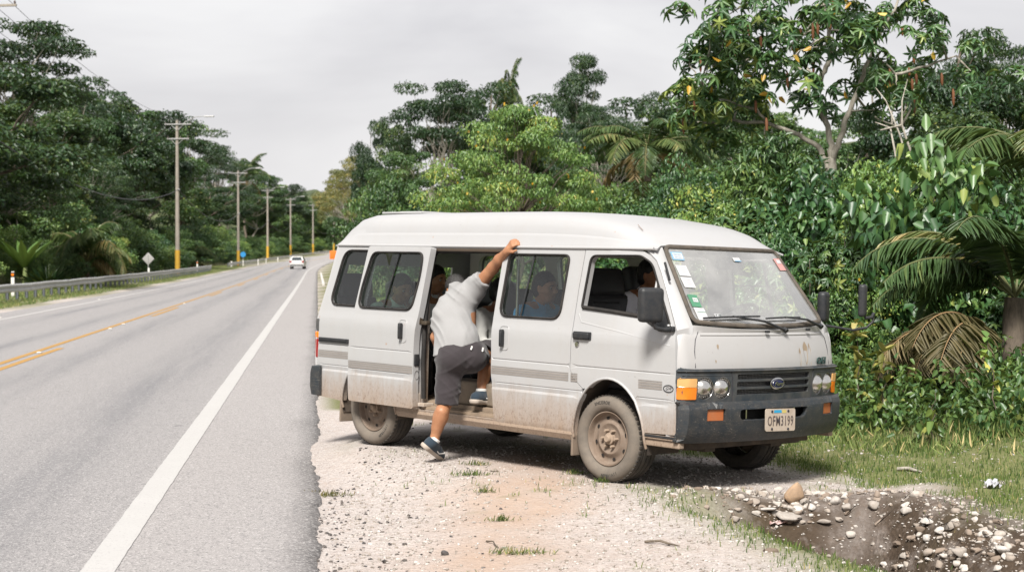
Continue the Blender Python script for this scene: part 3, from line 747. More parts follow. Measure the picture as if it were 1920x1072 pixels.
# windscreen
def WS(u, v, off=0):
    b = 1 - u * u
    x = .665 + (.288 - .665) * v + (.080 + (.075 - .080) * v) * b
    y = u * (.706 + (.603 - .706) * v)
    z = 1.105 + (1.618 - 1.105) * v - .032 * b * (1 - v)
    return Vector((x + off * .80, y, z + off * .58))
def ws_round(a, c, r=.07):
    L = [(-a, c), (a, c), (a, 1 - c), (-a, 1 - c)]
    out = []
    for i, p in enumerate(L):
        p = Vector(p); A = Vector(L[i - 1]) - p; B = Vector(L[(i + 1) % 4]) - p
        q0 = p + Vector((A.x * r * (1.0 if A.x else 0) * .5, A.y * r * 1.6)); q1 = p + Vector((B.x * r * .5, B.y * r * 1.6))
        for k in range(6):
            t = k / 5; out.append(tuple(q0 * (1 - t) ** 2 + p * 2 * t * (1 - t) + q1 * t * t))
    return out
wl = ws_round(.978, .026)
ws = empty('windscreen'); ws.parent = van
bpy.data.objects.remove(ws)
vs, fs = panel(wl, [], lambda u, v: WS(u, v), .08, .06)
ws = MB().add(vs, fs).build('windscreen', M_ws, van, 60)
MB().tube([WS(u, v, .004) for u, v in densify(wl, .04)], .0165, 8, True, flat=.7).build('windscreen_seal', plain('dusty_screen_rubber', (.055, .05, .045), .85, spec=.2, dirt=(.15, .125, .10), dirtamt=.7, dscale=12), ws, 60)
# sun band, dust wiper arcs, stickers
def sticker(name, u0, v0, w, h, m, du=0, off=.006):
    vs = []; 
    for j in range(5):
        for i in range(5): vs.append(WS(u0 + w * i / 4 + du * j / 4, v0 + h * j / 4, off))
    fs = [(j * 5 + i, j * 5 + i + 1, (j + 1) * 5 + i + 1, (j + 1) * 5 + i) for j in range(4) for i in range(4)]
    return MB().add(vs, fs).build(name, m, ws)
def ws_text(body, u, v, size, m, off=.0085):
    p = WS(u, v, off); X = WS(u + .05, v) - WS(u - .05, v); Y = WS(u, v + .05) - WS(u, v - .05)
    return text_obj('sticker_print', body, size, m, ws, frame(p, X, X.cross(Y)), .0003)
sticker('sticker', -.935, .80, .155, .105, M_blue); sticker('sticker', -.915, .815, .125, .075, M_paper, off=.0075); ws_text('PERMISO', -.855, .868, .016, M_blue); ws_text('SERVICIO', -.855, .835, .014, M_blue)
sticker('sticker', -.925, .60, .14, .135, M_paper, -.01); sticker('sticker', -.92, .455, .14, .13, M_paper, -.01)
for v in (.70, .675, .65, .55, .525, .50): sticker('sticker_print', -.905, v, .09, .004, plain('grey_print', (.45, .45, .47)), off=.0075)
sticker('sticker', -.92, .215, .115, .15, M_green, -.01); sticker('sticker', -.885, .275, .06, .05, M_paper, off=.0075); ws_text('2018', -.86, .30, .014, M_green)
sticker('sticker', -.905, .035, .125, .17, M_paper, -.01); sticker('sticker_print', -.89, .15, .10, .006, M_green, off=.0075)
sticker('sticker', -.69, .11, .075, .035, M_paper, off=.0065); ws_text('18 198', -.652, .128, .018, M_dkgreen)
sticker('sticker', -.03, .82, .12, .045, M_paper); sticker('sticker_print', -.015, .815, .11, .012, M_blue, off=.0078)
sticker('sticker', .80, .71, .15, .16, M_pink); sticker('sticker', .83, .80, .10, .05, M_paper, .01, off=.0078)
# papers on the shelf under the glass
MB().box((.52, -.12, 1.088), (.15, .26, .004), rz=.1).build('windscreen_note', M_paper, van)
# wipers
def wiper(u0, v0, u1, v1, pu):
    b = MB(); A = WS(u0, v0, .022); B = WS(u1, v1, .022); P = WS(pu, -.045, .018)
    mid = (A + B) / 2
    b.tube([A, (A * 2 + B) / 3 + Vector((.004, 0, .003)), (A + B * 2) / 3 + Vector((.004, 0, .003)), B], .0065, 6)
    q = mid + Vector((.008, 0, .006)); w1 = P * .55 + q * .45 + Vector((.018, 0, .02))
    b.tube([P, w1, q], [.011, .008, .006], 6)
    b.lathe([(0, -.02), (.016, -.02), (.018, .01), (0, .012)], Matrix.Translation(P) @ Matrix.Rotation(R(35), 4, 'Y') @ Matrix.Rotation(R(-90), 4, 'Z'), 10)
    return b.build('wiper', M_blk, van, 40)
wiper(-.87, .06, -.10, .125, .20); wiper(-.02, .10, .56, .095, .86)
for u in (-.08, .60):
    p = WS(u, -.05, .012); MB().box(p, (.02, .035, .018), bev=.005).build('washer_jet', M_blk, van, 40)
# A pillars
for sg in (-1, 1):
    A = [(.27, 1.588), (.318, 1.553), (.378, 1.511), (.436, 1.428), (.489, 1.338), (.56, 1.203), (.634, 1.06)]
    vs = []; fs = []; n = 7
    for i, (x, z) in enumerate(A):
        a = Vector(side(-.001, sg)(x + .004, z)); v = 1.03 - 1.06 * min(1, i / 6.0) if i < 7 else -.03 - .12 * (i - 6)
        b_ = WS(sg * .985, v, -.010)
        if i > 6: b_ = Vector((.675 + .012 * (i - 6), sg * (.72 + .02 * (i - 6)), b_.z))
        out = Vector((.7, sg * .7, .12))
        for k in range(n):
            t = k / (n - 1); vs.append(a * (1 - t) + b_ * t + out * (.008 * math.sin(math.pi * t)))
    a = Vector(side(-.03, sg)(.63, 1.00)); b_ = WS(sg * .985, -.16, -.06); vs += [a * (1 - k / (n - 1)) + b_ * (k / (n - 1)) for k in range(n)]
    for i in range(len(A)):
        for k in range(n - 1): fs.append((i * n + k, i * n + k + 1, (i + 1) * n + k + 1, (i + 1) * n + k))
    o = MB().add(vs, fs).build('windscreen_pillar', M_pw, van, 50); orient_out(o, lambda c: Vector((.6, sg * .8, 0))); solidify(o, .03)
MB().box((.445, -.712, 1.44), (.014, .014, .13), M=Matrix.Rotation(R(-22), 3, 'Y'), bev=.005).build('pillar_grip', M_blk, van, 40)

# nose
FZ = [.30, .345, .40, .60, .80, .815, .86, 1.00, 1.028, 1.045, 1.075]
FX = [.74, .76, .775, .785, .795, .795, .793, .765, .757, .747, .742]
def fx(y, z, off=0, W=.838, r=.075):
    x0 = float(np.interp(z, FZ, FX)) + off; a = min(abs(y), W)
    x = x0 - .10 * (a / .8) ** 2
    if a > W - r: x -= r - math.sqrt(max(0, r * r - (a - (W - r)) ** 2))
    return x
ysN = np.concatenate([-.838 + .075 * (1 - np.cos(np.linspace(0, math.pi / 2, 9))), np.linspace(-.72, .72, 33), .838 - .075 * (1 - np.cos(np.linspace(math.pi / 2, 0, 9)))])
ysN = np.array(sorted(set(ysN.round(5))))
def nose_pt(y, z, off=0):
    W = sy(z) if z < 1.05 else sy(1.05)
    k = W / .838; return (fx(y, z, off), y * k, z)
vs = []; fs = []; nz = list(np.linspace(.345, .80, 6)) + [.815, .86, .93, 1.0, 1.02, 1.032, 1.045, 1.06, 1.08]
for z in nz:
    for y in ysN:
        t = z
        if z > 1.045:   # upper rows follow the curved lower edge of the screen
            u = max(-1, min(1, y / .706)); zt = WS(u, -.02).z; zz = 1.045 + (zt - 1.045) * (z - 1.045) / .035; xt = WS(u, -.02).x if abs(y) < .706 else WS(math.copysign(1, y), -.02).x - .9 * (abs(y) - .706)
            k = (z - 1.045) / .035; p = nose_pt(y, 1.045); vs.append((p[0] * (1 - k) + xt * k, p[1], zz))
        else: vs.append(nose_pt(y, z))
m_ = len(ysN)
for i in range(len(nz) - 1):
    for k in range(m_ - 1): fs.append((i * m_ + k, i * m_ + k + 1, (i + 1) * m_ + k + 1, (i + 1) * m_ + k))
M_nose = van_paint('mud_flecked_nose_paint', (.425, .418, .414), .40, .8)
nose = MB().add(vs, fs).build('front_panel', M_nose, van, 40); orient_out(nose, lambda c: Vector((1, 0, 0))); solidify(nose, .02)
M_runs = plain('brown_mud_run', (.30, .235, .165), .9, var=.2)
# hood seams (dark grooves) and maker-style lettering
for sg in (-1, 1):
    MB().tube([Vector(nose_pt(sg * y, z, .0005)) for y, z in ((.665, 1.07), (.672, 1.045), (.70, 1.0), (.712, .93), (.715, .82))], .0028, 6).build('panel_seam', M_ink, nose)
MB().tube([Vector(nose_pt(y, 1.031, .001)) for y in np.linspace(-.66, .66, 20)], .006, 6).build('panel_crease', M_nose, nose, 60)
def onfront(y, z, off): 
    d = (fx(y + .02, z) - fx(y - .02, z)) / .04; dz = (fx(y, z + .02) - fx(y, z - .02)) / .04
    return frame((fx(y, z) + off, y, z), (d, 1, 0), (1, -d, -dz))
text_obj('front_lettering', 'OEI', .064, M_dkgreen, nose, onfront(.575, .845, .010) @ Matrix.Scale(1.25, 4, (1, 0, 0)), .004, shear=.22, bold=.0012, space=1.12)
# lamp and grille surround
def bar_front(name, y0, y1, z0, z1, off, depth, m, parent=van, n=30, bev=.012, holes=()):
    """a bowed slab following the nose between y0..y1 and z0..z1"""
    hy = [densify(h, .03) for h in holes]
    vs, fs = panel(rounded([(y0, z0), (y1, z0), (y1, z1), (y0, z1)], bev), holes, lambda y, z: (fx(y, z, off, .846), y, z), .05, .025)
    o = MB().add(vs, fs).build(name, m, parent, 35); orient_out(o, lambda c: Vector((1, 0, 0)))
    return solidify(o, depth)
HLy = (-.655, -.512, .512, .655)
GR = [rounded([(-.385, z), (.385, z), (.385, z + .036), (-.385, z + .036)], .01) for z in (.640, .690, .740)]
hol = GR + [ell(y, .688, .073, .073, 0, 345, 23) for y in HLy] + [rounded([(s * .725, .615), (s * .815, .615), (s * .815, .752), (s * .725, .752)][::s], .012) for s in (-1, 1)]
surr = bar_front('grille_surround', -.842, .842, .598, .812, .028, .035, M_trim, holes=hol)
MB().tube([Vector((fx(y, .800, .030, .846), y, .800)) for y in np.linspace(-.84, .84, 40)], .010, 6, flat=.8).tube([Vector((fx(y, .773, .027, .846), y, .773)) for y in np.linspace(-.82, -.44, 12)], .004, 6).tube([Vector((fx(y, .773, .027, .846), y, .773)) for y in np.linspace(.44, .82, 12)], .004, 6).build('surround_ridge', M_trim, surr, 60)
for s in (-1, 1): MB().tube([Vector((fx(s * y, z, .0285), s * y, z)) for y, z in ((.445, .805), (.43, .74), (.425, .66), (.425, .603))], .003, 5).build('panel_seam', M_ink, surr)
# black mesh behind the grille
gm = MB()
for z in np.arange(.636, .786, .0095): gm.tube([Vector((fx(y, z, .006), y, z)) for y in np.linspace(-.39, .39, 14)], .0022, 4, cap=False)
for k, y in enumerate(np.arange(-.39, .39, .014)): gm.tube([Vector((fx(y, z, .006), y + .007 * (i % 2), z)) for i, z in enumerate(np.arange(.636, .786, .0095))], .0022, 4, cap=False)
gm.build('grille_mesh', M_blk, surr)
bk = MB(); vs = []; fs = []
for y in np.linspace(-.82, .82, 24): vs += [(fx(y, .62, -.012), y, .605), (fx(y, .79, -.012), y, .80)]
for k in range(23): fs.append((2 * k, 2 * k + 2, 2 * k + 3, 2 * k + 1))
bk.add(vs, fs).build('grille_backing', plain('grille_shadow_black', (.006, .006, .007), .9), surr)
# oval emblem
def disc(name, y, z, a, b, off, m, parent, bulge=.006, n=32):
    F = onfront(y, z, off); vs = [F @ Vector((0, 0, bulge))]; fs = []
    for j, rr in enumerate((.5, .85, 1.0)):
        for k in range(n): vs.append(F @ Vector((a * rr * math.cos(2 * math.pi * k / n), b * rr * math.sin(2 * math.pi * k / n), bulge * (1 - rr ** 2))))
    for k in range(n): fs.append((0, 1 + k, 1 + (k + 1) % n))
    for j in range(2):
        for k in range(n): fs.append((1 + j * n + k, 1 + (j + 1) * n + k, 1 + (j + 1) * n + (k + 1) % n, 1 + j * n + (k + 1) % n))
    return MB().add(vs, fs).build(name, m, parent, 60)
emb = disc('oval_emblem', 0, .708, .074, .040, .034, M_chrome, surr, .010)
disc('emblem_plate', 0, .708, .064, .032, .041, plain('deep_blue_enamel', (.012, .018, .075), .25), emb, .006)
text_obj('emblem_script', 'Ford', .038, M_chrome, emb, onfront(0, .706, .0485) @ Matrix.Scale(1.25, 4, (1, 0, 0)), .0008, shear=.35, bold=.0006)
MB().tube([onfront(0, .708, .045) @ Vector((.060 * math.cos(t), .0285 * math.sin(t), 0)) for t in np.linspace(0, 2 * math.pi, 30, False)], .0016, 5, True).build('emblem_rim', M_chrome, emb, 60)
# headlamps
for y in HLy:
    F = onfront(y, .688, .010)
    hb = MB().lathe([(.0, -.045), (.02, -.043), (.045, -.03), (.064, -.004), (.070, .004), (.072, .010)], F @ Matrix.Rotation(R(90), 4, 'X') @ Matrix.Scale(-1, 4, (0, 1, 0)), 28).build('headlamp', plain('lamp_reflector', (.82, .80, .76), .18, metal=1), surr, 60)
    MB().lathe([(.009, -.04), (.009, -.012), (0, -.008)], F @ Matrix.Rotation(R(90), 4, 'X') @ Matrix.Scale(-1, 4, (0, 1, 0)), 10).build('bulb', M_chrome, hb, 60)
    vs = [F @ Vector((0, 0, .026))]; fs = []; n = 28
    for j, rr in enumerate((.35, .7, .95, 1.0)):
        for k in range(n): vs.append(F @ Vector((.071 * rr * math.cos(2 * math.pi * k / n), .071 * rr * math.sin(2 * math.pi * k / n), .004 + .022 * (1 - rr ** 2))))
    for k in range(n): fs.append((0, 1 + k, 1 + (k + 1) % n))
    for j in range(3):
        for k in range(n): fs.append((1 + j * n + k, 1 + (j + 1) * n + k, 1 + (j + 1) * n + (k + 1) % n, 1 + j * n + (k + 1) % n))
    MB().add(vs, fs).build('lens', M_lens, hb, 60)
    fl = MB()
    for q in np.linspace(-.05, .05, 7): 
        hh = .9 * math.sqrt(max(0, .071 ** 2 - q * q)); fl.tube([F @ Vector((q, -hh, .012)), F @ Vector((q, hh, .012))], .0016, 4)
    fl.build('lens_ribs', M_lens, hb)
    MB().tube([F @ Vector((.073 * math.cos(t), .073 * math.sin(t), .012)) for t in np.linspace(0, 2 * math.pi, 28, False)], .0035, 6, True).build('lamp_ring', M_chrome, hb, 60)
# corner indicators
for s in (-1, 1):
    y0, y1 = s * .728, s * .84
    o = bar_front('indicator_lamp', min(y0, y1), max(y0, y1), .617, .694, .036, .03, M_amber, surr, bev=.008)
    o = bar_front('indicator_lamp', min(y0, y1), max(y0, y1), .696, .752, .036, .03, M_clearamb, surr, bev=.008)
# bumper
def bx_(y, z):
    a = abs(y); x0 = float(np.interp(z, [.335, .36, .40, .47, .555, .585, .600], [.815, .835, .855, .868, .872, .862, .835]))
    x = x0 - .115 * (min(a, .80) / .8) ** 2
    if a > .80: x -= .055 - math.sqrt(max(0, .055 ** 2 - (a - .80) ** 2))
    return x
hb_ = [rounded([(-.40, .548), (-.08, .552), (.30, .545), (.285, .49), (.24, .472), (-.36, .475), (-.40, .49)], .02)] + [rounded([(s * .60 - .072, .475), (s * .60 + .072, .475), (s * .60 + .072, .557), (s * .60 - .072, .557)], .01) for s in (-1, 1)]
zb = rounded([(-.855, .345), (-.80, .332), (.80, .332), (.855, .345), (.855, .585), (.84, .600), (-.84, .600), (-.855, .585)], .012)
vs, fs = panel(zb, hb_, lambda y, z: (bx_(y, z), y, z), .045, .025, [.36, .40, .555, .585])
bumper = MB().add(vs, fs).build('front_bumper', M_bump, van, 40); orient_out(bumper, lambda c: Vector((1, 0, 0))); solidify(bumper, .03)
vs = []; fs = []; yy_ = np.linspace(-.84, .84, 40)
for y in yy_: vs += [(bx_(y, .600), y, .598), (min(bx_(y, .6) - .11, .72), y * .985, .594)]
for k in range(39): fs.append((2 * k, 2 * k + 2, 2 * k + 3, 2 * k + 1))
MB().add(vs, fs).build('bumper_top', plain('dusty_bumper_top', (.15, .135, .115), .8), bumper)
for s in (-1, 1):   # bumper ends wrap along the side
    vs = []; fs = []; zs_ = (.345, .36, .40, .47, .555, .585, .600)
    for z in zs_: vs += [(bx_(s * .855, z), s * .855, z), (.688, s * .852, max(z, .352)), (.672, s * .842, max(z, .36))]
    for i in range(6):
        for k in range(2): fs.append((3 * i + k, 3 * i + k + 1, 3 * i + k + 4, 3 * i + k + 3))
    MB().add(vs, fs).build('bumper_end', M_bump, bumper, 40)
    yc = s * .60; q = MB(); vs = []; fs = []
    for y in np.linspace(yc - .068, yc + .068, 7): vs += [(bx_(y, .5) - .012, y, .480), (bx_(y, .5) - .012, y, .552)]
    for k in range(6): fs.append((2 * k, 2 * k + 2, 2 * k + 3, 2 * k + 1))
    o = q.add(vs, fs).build('bumper_lamp', M_amb2, bumper); orient_out(o, lambda c: Vector((1, 0, 0))); solidify(o, .02)
bkm = MB(); vs = []; fs = []
for y in np.linspace(-.45, .35, 12): vs += [(bx_(y, .5) - .07, y, .46), (bx_(y, .5) - .07, y, .56)]
for k in range(11): fs.append((2 * k, 2 * k + 2, 2 * k + 3, 2 * k + 1))
bkm.add(vs, fs).build('bumper_slot_backing', plain('slot_black', (.008, .008, .008), .9), bumper)
for y in (-.30, .20): MB().box((bx_(y, .5) - .05, y, .51), (.012, .012, .075)).build('slot_bracket', M_chrome, bumper)
# licence plate
PF = frame((bx_(-.035, .47) + .014, -.035, .470), (.05, 1, -.02), (1, -.05, .03))
pl_ = MB(); L = rounded([(-.150, -.075), (.150, -.075), (.150, .075), (-.150, .075)], .018, 4); n = len(L)
pl_.add([PF @ Vector((x, y, z)) for z in (0, .005) for x, y in L], [tuple(range(n, 2 * n)), tuple(range(n - 1, -1, -1))] + [(i, (i + 1) % n, n + (i + 1) % n, n + i) for i in range(n)])
plate = pl_.build('licence_plate', plain('grimy_plate', (.50, .43, .36), .6, dirt=(.34, .26, .19), dirtamt=.6, dscale=14), van, 30)
text_obj('plate_characters', 'OFM3199', .082, plain('dark_plate_ink', (.035, .03, .035), .6, dirt=(.3, .22, .16), dirtamt=.4, dscale=20), plate, PF @ Matrix.Translation((0, -.010, .0062)) @ Matrix.Scale(.72, 4, (1, 0, 0)) @ Matrix.Scale(1.15, 4, (0, 1, 0)), .0008, bold=.0004, space=1.12)
pb = MB(); pb.add([PF @ Vector(p) for p in ((-.07, .047, .0066), (.012, .047, .0066), (.006, .066, .0066), (-.064, .066, .0066))], [(0, 1, 2, 3)]); pb.build('plate_band', plain('plate_blue', (.03, .32, .55), .5), plate)
pb = MB(); pb.add([PF @ Vector(p) for p in ((.016, .044, .0066), (.058, .046, .0066), (.055, .066, .0066), (.014, .066, .0066))], [(0, 1, 2, 3)]); pb.build('plate_band', plain('plate_yellow', (.55, .45, .15), .5), plate)
for x, y in ((-.085, .056), (.078, .058), (-.085, -.06), (.078, -.062)): MB().lathe([(0, .004), (.008, .004), (.010, 0)], PF @ Matrix.Translation((x, y, .005)) @ Matrix.Rotation(R(90), 4, 'X'), 8).build('plate_bolt', M_ink, plate, 60)
# rear
vs = []; fs = []; RZ = [.34, .50, .655, .82, .986, 1.13, 1.275, 1.43, 1.588]; RX = [-3.25, -3.27, -3.282, -3.28, -3.272, -3.24, -3.203, -3.172, -3.144]
ysR = np.linspace(-1, 1, 25)
for z, x in zip(RZ, RX):
    for u in ysR: vs.append((x - .10 * (1 - abs(u) ** 5), u * sy(z), z))
for i in range(len(RZ) - 1):
    for k in range(24):
        if 4 <= i <= 6 and 3 <= k <= 20: continue
        fs.append((i * 25 + k, i * 25 + k + 1, (i + 1) * 25 + k + 1, (i + 1) * 25 + k))
rear = MB().add(vs, fs).build('tailgate', M_pw, van, 40); solidify(rear, .03, 0)
vs = []; fs = []
for i in range(4, 8):
    for k in (3, 7, 12, 17, 21): vs.append((RX[i] - .095, ysR[k] * sy(RZ[i]), RZ[i]))
for i in range(3):
    for k in range(4): fs.append((i * 5 + k, i * 5 + k + 1, (i + 1) * 5 + k + 1, (i + 1) * 5 + k))
MB().add(vs, fs).build('rear_window', M_fgl, rear)
rb = MB(); PB = [(0, .36), (.055, .35), (.075, .42), (.075, .53), (.06, .585), (0, .595)]; path = [(-2.98, -.842), (-3.20, -.848), (-3.29, -.835), (-3.36, -.74), (-3.39, -.4), (-3.40, 0), (-3.39, .4), (-3.36, .74), (-3.29, .835), (-3.20, .848)]
path = path[1:] ; vs = []; fs = []; n = len(PB)
for i, (x, y) in enumerate(path):
    a = Vector((path[max(0, i - 1)])); b2 = Vector(path[min(len(path) - 1, i + 1)]); t = (b2 - a).normalized(); nrm = Vector((t.y, -t.x))
    if nrm.dot(Vector((x + 1.5, y))) < 0: nrm = -nrm
    kk = .25 if i in (0, len(path) - 1) else .65
    for o_, z in PB: vs.append((x + nrm.x * o_ * kk, y + nrm.y * o_ * kk, z))
for i in range(len(path) - 1):
    for k in range(n): fs.append((i * n + k, i * n + (k + 1) % n, (i + 1) * n + (k + 1) % n, (i + 1) * n + k))
fs += [tuple(range(n)), tuple((len(path) - 1) * n + k for k in range(n))]
rb.add(vs, fs).build('rear_bumper', M_bump, van, 40, weld=True)

# floor, underbody
MB().box((-1.2, 0, .385), (1.75, 1.50, .03)).box((.0, 0, .386), (.64, .96, .03)).box((-2.66, 0, .386), (1.16, .96, .03)).build('floor', M_floor, van)
MB().box((-1.53, -.735, .352), (.86, .17, .02)).box((-1.53, -.795, .347), (.84, .014, .016)).box((-1.53, -.77, .366), (.84, .010, .010)).box((-1.53, -.72, .369), (.84, .010, .014)).build('entry_step', M_floor, van)
ub = MB().box((-1.3, .35, .29), (3.7, .10, .10)).box((-1.3, -.35, .29), (3.7, .10, .10)).box((-.2, 0, .33), (1.0, .8, .10)).box((-1.8, .1, .29), (.9, .5, .16)).tube([(-2.595, -.6, .29), (-2.595, .6, .29)], .045, 10).tube([(0, -.6, .26), (0, .6, .26)], .035, 10).tube([(-3.2, .45, .27), (-1.2, .45, .27)], .03, 8).box((.45, 0, .30), (.30, 1.3, .06)).box((-1.25, 0, .362), (1.8, 1.5, .01))
ub.build('chassis', M_under, van)

# wheels
M_slot = plain('slot_hole_black', (.012, .01, .009), .9)
def wheel(x, y, sg, turn=0):
    r = .296; root = MB()
    prof = [(.186, -.02), (.192, .006), (.200, .020), (.225, .034), (.255, .034), (.277, .022), (.288, .004), (.2945, -.018)]
    tread = [(.2945, -.018), (.2955, -.045), (.288, -.047), (.288, -.055), (.296, -.057), (.2965, -.085), (.288, -.087), (.288, -.095), (.2965, -.097), (.296, -.125), (.288, -.127), (.288, -.135), (.2955, -.137), (.294, -.165)]
    inner = [(.294, -.165), (.277, -.195), (.25, -.205), (.21, -.195), (.19, -.17)]
    lift = 0
    M0 = Matrix.Translation((x, y, r)) @ Matrix.Rotation(R(turn), 4, 'Z') @ Matrix.Rotation(R(13 * x), 4, 'Y') @ (Matrix.Identity(4) if sg > 0 else Matrix.Rotation(math.pi, 4, 'Z'))
    t = MB().lathe(prof, M0, 56).lathe(tread, M0, 56, 1).lathe(inner, M0, 56, 1)
    # tread shoulder lugs
    for k in range(56):
        a = 2 * math.pi * k / 56; L = M0 @ Matrix.Rotation(a, 4, 'Y')
        t.box((0, 0, 0), (.012, .030, .018), M=None, mi=1) if False else None
        c = L @ Vector((.2915, -.012, 0)); q = MB().box((.2915, -.010, 0), (.014, .022, .0155)); t.add([L @ Vector(p) for p in q.v], q.f, 1)
    o = t.build('wheel', [M_tyre, M_tread], van, 35, weld=False)
    rim = [(.188, -.002), (.187, .008), (.180, .010), (.176, .004), (.172, -.014), (.166, -.030), (.152, -.036), (.128, -.030), (.118, -.020), (.104, -.014), (.092, -.018), (.080, -.026), (.066, -.028), (.0, -.028)]
    rm = MB().lathe(rim, M0, 56).build('rim', M_wheel, o, 40)
    for k in range(8 if sg < 0 else 0):
        a = 2 * math.pi * (k + .3) / 8; L = M0 @ Matrix.Rotation(a, 4, 'Y') @ Matrix.Translation((.141, -.031, 0)); E = [L @ Vector((.010 * math.cos(t2), .0035, .015 * math.sin(t2))) for t2 in np.linspace(0, 2 * math.pi, 12, False)]
        MB().add(E, [tuple(range(12))]).build('rim_slot', M_slot, rm)
    hub = MB().lathe([(.0, .022), (.020, .022), (.026, .014), (.028, .0), (.040, -.004), (.042, -.028)], M0, 20)
    for k in range(6):
        a = 2 * math.pi * k / 6; L = M0 @ Matrix.Rotation(a, 4, 'Y') @ Matrix.Translation((.060, 0, 0)); hub.lathe([(0, .006), (.008, .006), (.011, .0), (.012, -.03)], L, 6)
    hub.build('hub', plain('muddy_hub', (.31, .235, .175), .85, var=.3, bmp=.5, bscale=60), rm, 45)
    if sg < 0:
        def arc(body, a0, rad, size, nm):
            vs_, fs_ = [], []
            for k, ch in enumerate(body):
                if ch == ' ': continue
                a = R(a0) - k * size * .72 / rad
                F = M0 @ frame((rad * math.cos(math.pi - a), .0345, rad * math.sin(math.pi - a)), (math.sin(a), 0, -math.cos(a)) if True else 0, (0, 1, 0))
                F = M0 @ Matrix.Translation((0, .0350, 0)) @ Matrix(((-1, 0, 0, 0), (0, 0, 1, 0), (0, 1, 0, 0), (0, 0, 0, 1))) @ Matrix.Rotation(a - math.pi / 2, 4, 'Z') @ Matrix.Translation((0, rad, 0))
                to = text_obj(nm, ch, size, M_ink, None, F, .0005, bold=.001); me = to.data
                o0 = len(vs_); vs_ += [tuple(v.co) for v in me.vertices]; fs_ += [tuple(i + o0 for i in p.vertices) for p in me.polygons]
                bpy.data.objects.remove(to); bpy.data.meshes.remove(me)
            MB().add(vs_, fs_).build(nm, plain('worn_tyre_lettering', (.045, .04, .036), .8), o)
        arc('SNCEROE', 113, .246, .030, 'tyre_lettering'); arc('IIVIVREN', 297, .246, .026, 'tyre_lettering')
    return o
wheel(0, -.765, -1); wheel(-2.592, -.765, -1); wheel(0, .765, 1); wheel(-2.592, .765, 1)

# mirrors
def mirror(c, w, h, t, ax, name='door_mirror'):
    M = Matrix.Rotation(R(ax), 3, 'Z'); return MB().box(c, (t, w, h), M=M, bev=.032)
mb = mirror((.555, -.985, 1.220), .165, .225, .075, -28)
mo = mb.build('door_mirror', M_blk, van, 50)
MB().tube([(.565, -.965, 1.11), (.575, -.955, 1.075), (.60, -.90, 1.062), (.60, -.835, 1.065)], [.016, .014, .014, .018], 8).box((.575, -.835, 1.068), (.11, .03, .035), bev=.01).build('mirror_arm', M_blk, mo, 50)
mo = mirror((.50, .93, 1.215), .15, .22, .07, 25).build('door_mirror', M_blk, van, 50)
MB().tube([(.51, .90, 1.11), (.53, .85, 1.07)], .014, 8).build('mirror_arm', M_blk, mo, 50)
mo = mirror((.755, 1.05, 1.270), .135, .235, .055, 30).build('door_mirror', M_blk, van, 50)
MB().tube([(.625, .78, 1.085), (.66, .86, 1.075), (.72, .99, 1.055), (.775, 1.075, 1.075), (.80, 1.12, 1.12), (.80, 1.12, 1.17)], .0095, 8).tube([(.78, 1.05, 1.145), (.80, 1.10, 1.15), (.80, 1.125, 1.18)], .012, 8).build('mirror_arm', M_blk, mo, 50)

# cabin
def seat(x, y, w=.44, zc=.60, back=.52, head=True, lean=10, m=M_seat):
    c = MB().box((x + .21, y, zc - .06), (.46, w, .13), bev=.04); o = c.build('seat', m, van, 60)
    L = Matrix.Translation((x, y, zc)) @ Matrix.Rotation(R(-lean), 4, 'Y')
    MB().box(L @ Vector((-.03, 0, back / 2)), (.11, w, back), M=L.to_3x3(), bev=.045).build('backrest', m, o, 60)
    MB().box(L @ Vector((-.03, 0, back * .5)), (.125, w * .55, back * .8), M=L.to_3x3(), bev=.03).build('backrest_pad', m, o, 60)
    if head: MB().box(L @ Vector((-.02, 0, back + .085)), (.11, w * .82, .21), M=L.to_3x3(), bev=.045).build('headrest', m, o, 60)
    MB().box((x + .2, y, (zc - .12 + .40) / 2), (.40, w * .8, max(.02, zc - .12 - .40))).build('seat_base', M_under, o)
    return o
seat(-.37, -.36, .54, .74, .54, True, 12); seat(-.62, .36, .46, .80, .50, True, 12); seat(-.44, .0, .26, .66, .40, False)
for y in (-.20, .40): seat(-1.46, y, .42, .60, .50)
seat(-2.18, .05, .42, .60, .54); seat(-2.34, .46, .42, .60, .54)
for y in (-.05, .46): seat(-3.02, y, .42, .62, .50)
seat(-3.04, -.56, .42, .62, .56)
MB().box((-1.62, -.60, .49), (.56, .24, .18), bev=.02).build('wheel_box', plain('dark_kick_box', (.07, .065, .06), .8, dirt=(.28, .22, .16), dirtamt=.8), van, 40)
MB().box((-1.22, -.56, .49), (.22, .30, .17), bev=.02).build('wheel_box', bpy.data.materials['dark_kick_box'], van, 40)
# dashboard, wheel, inner mirror, visor
MB().box((.42, 0, .99), (.36, 1.42, .16), bev=.05).box((.30, .36, 1.06), (.20, .40, .07), bev=.03).build('dashboard', plain('grey_dash', (.12, .12, .12), .6), van, 60)
SW = Matrix.Translation((.13, .36, 1.12)) @ Matrix.Rotation(R(-32), 4, 'Y')
MB().tube([SW @ Vector((.19 * math.cos(t), .19 * math.sin(t), 0)) for t in np.linspace(0, 2 * math.pi, 30, False)], .013, 8, True).tube([SW @ Vector((-.18, 0, 0)), SW @ Vector((.18, 0, 0))], .014, 6).tube([SW @ Vector((0, 0, 0)), SW @ Vector((.05, 0, -.25))], .03, 8).build('steering_wheel', M_blk, van, 60)
MB().box((.36, .02, 1.50), (.03, .27, .075), M=Matrix.Rotation(R(15), 3, 'Y'), bev=.012).tube([(.36, .02, 1.53), (.34, .02, 1.60)], .008).build('inner_mirror', M_blk, van, 50)
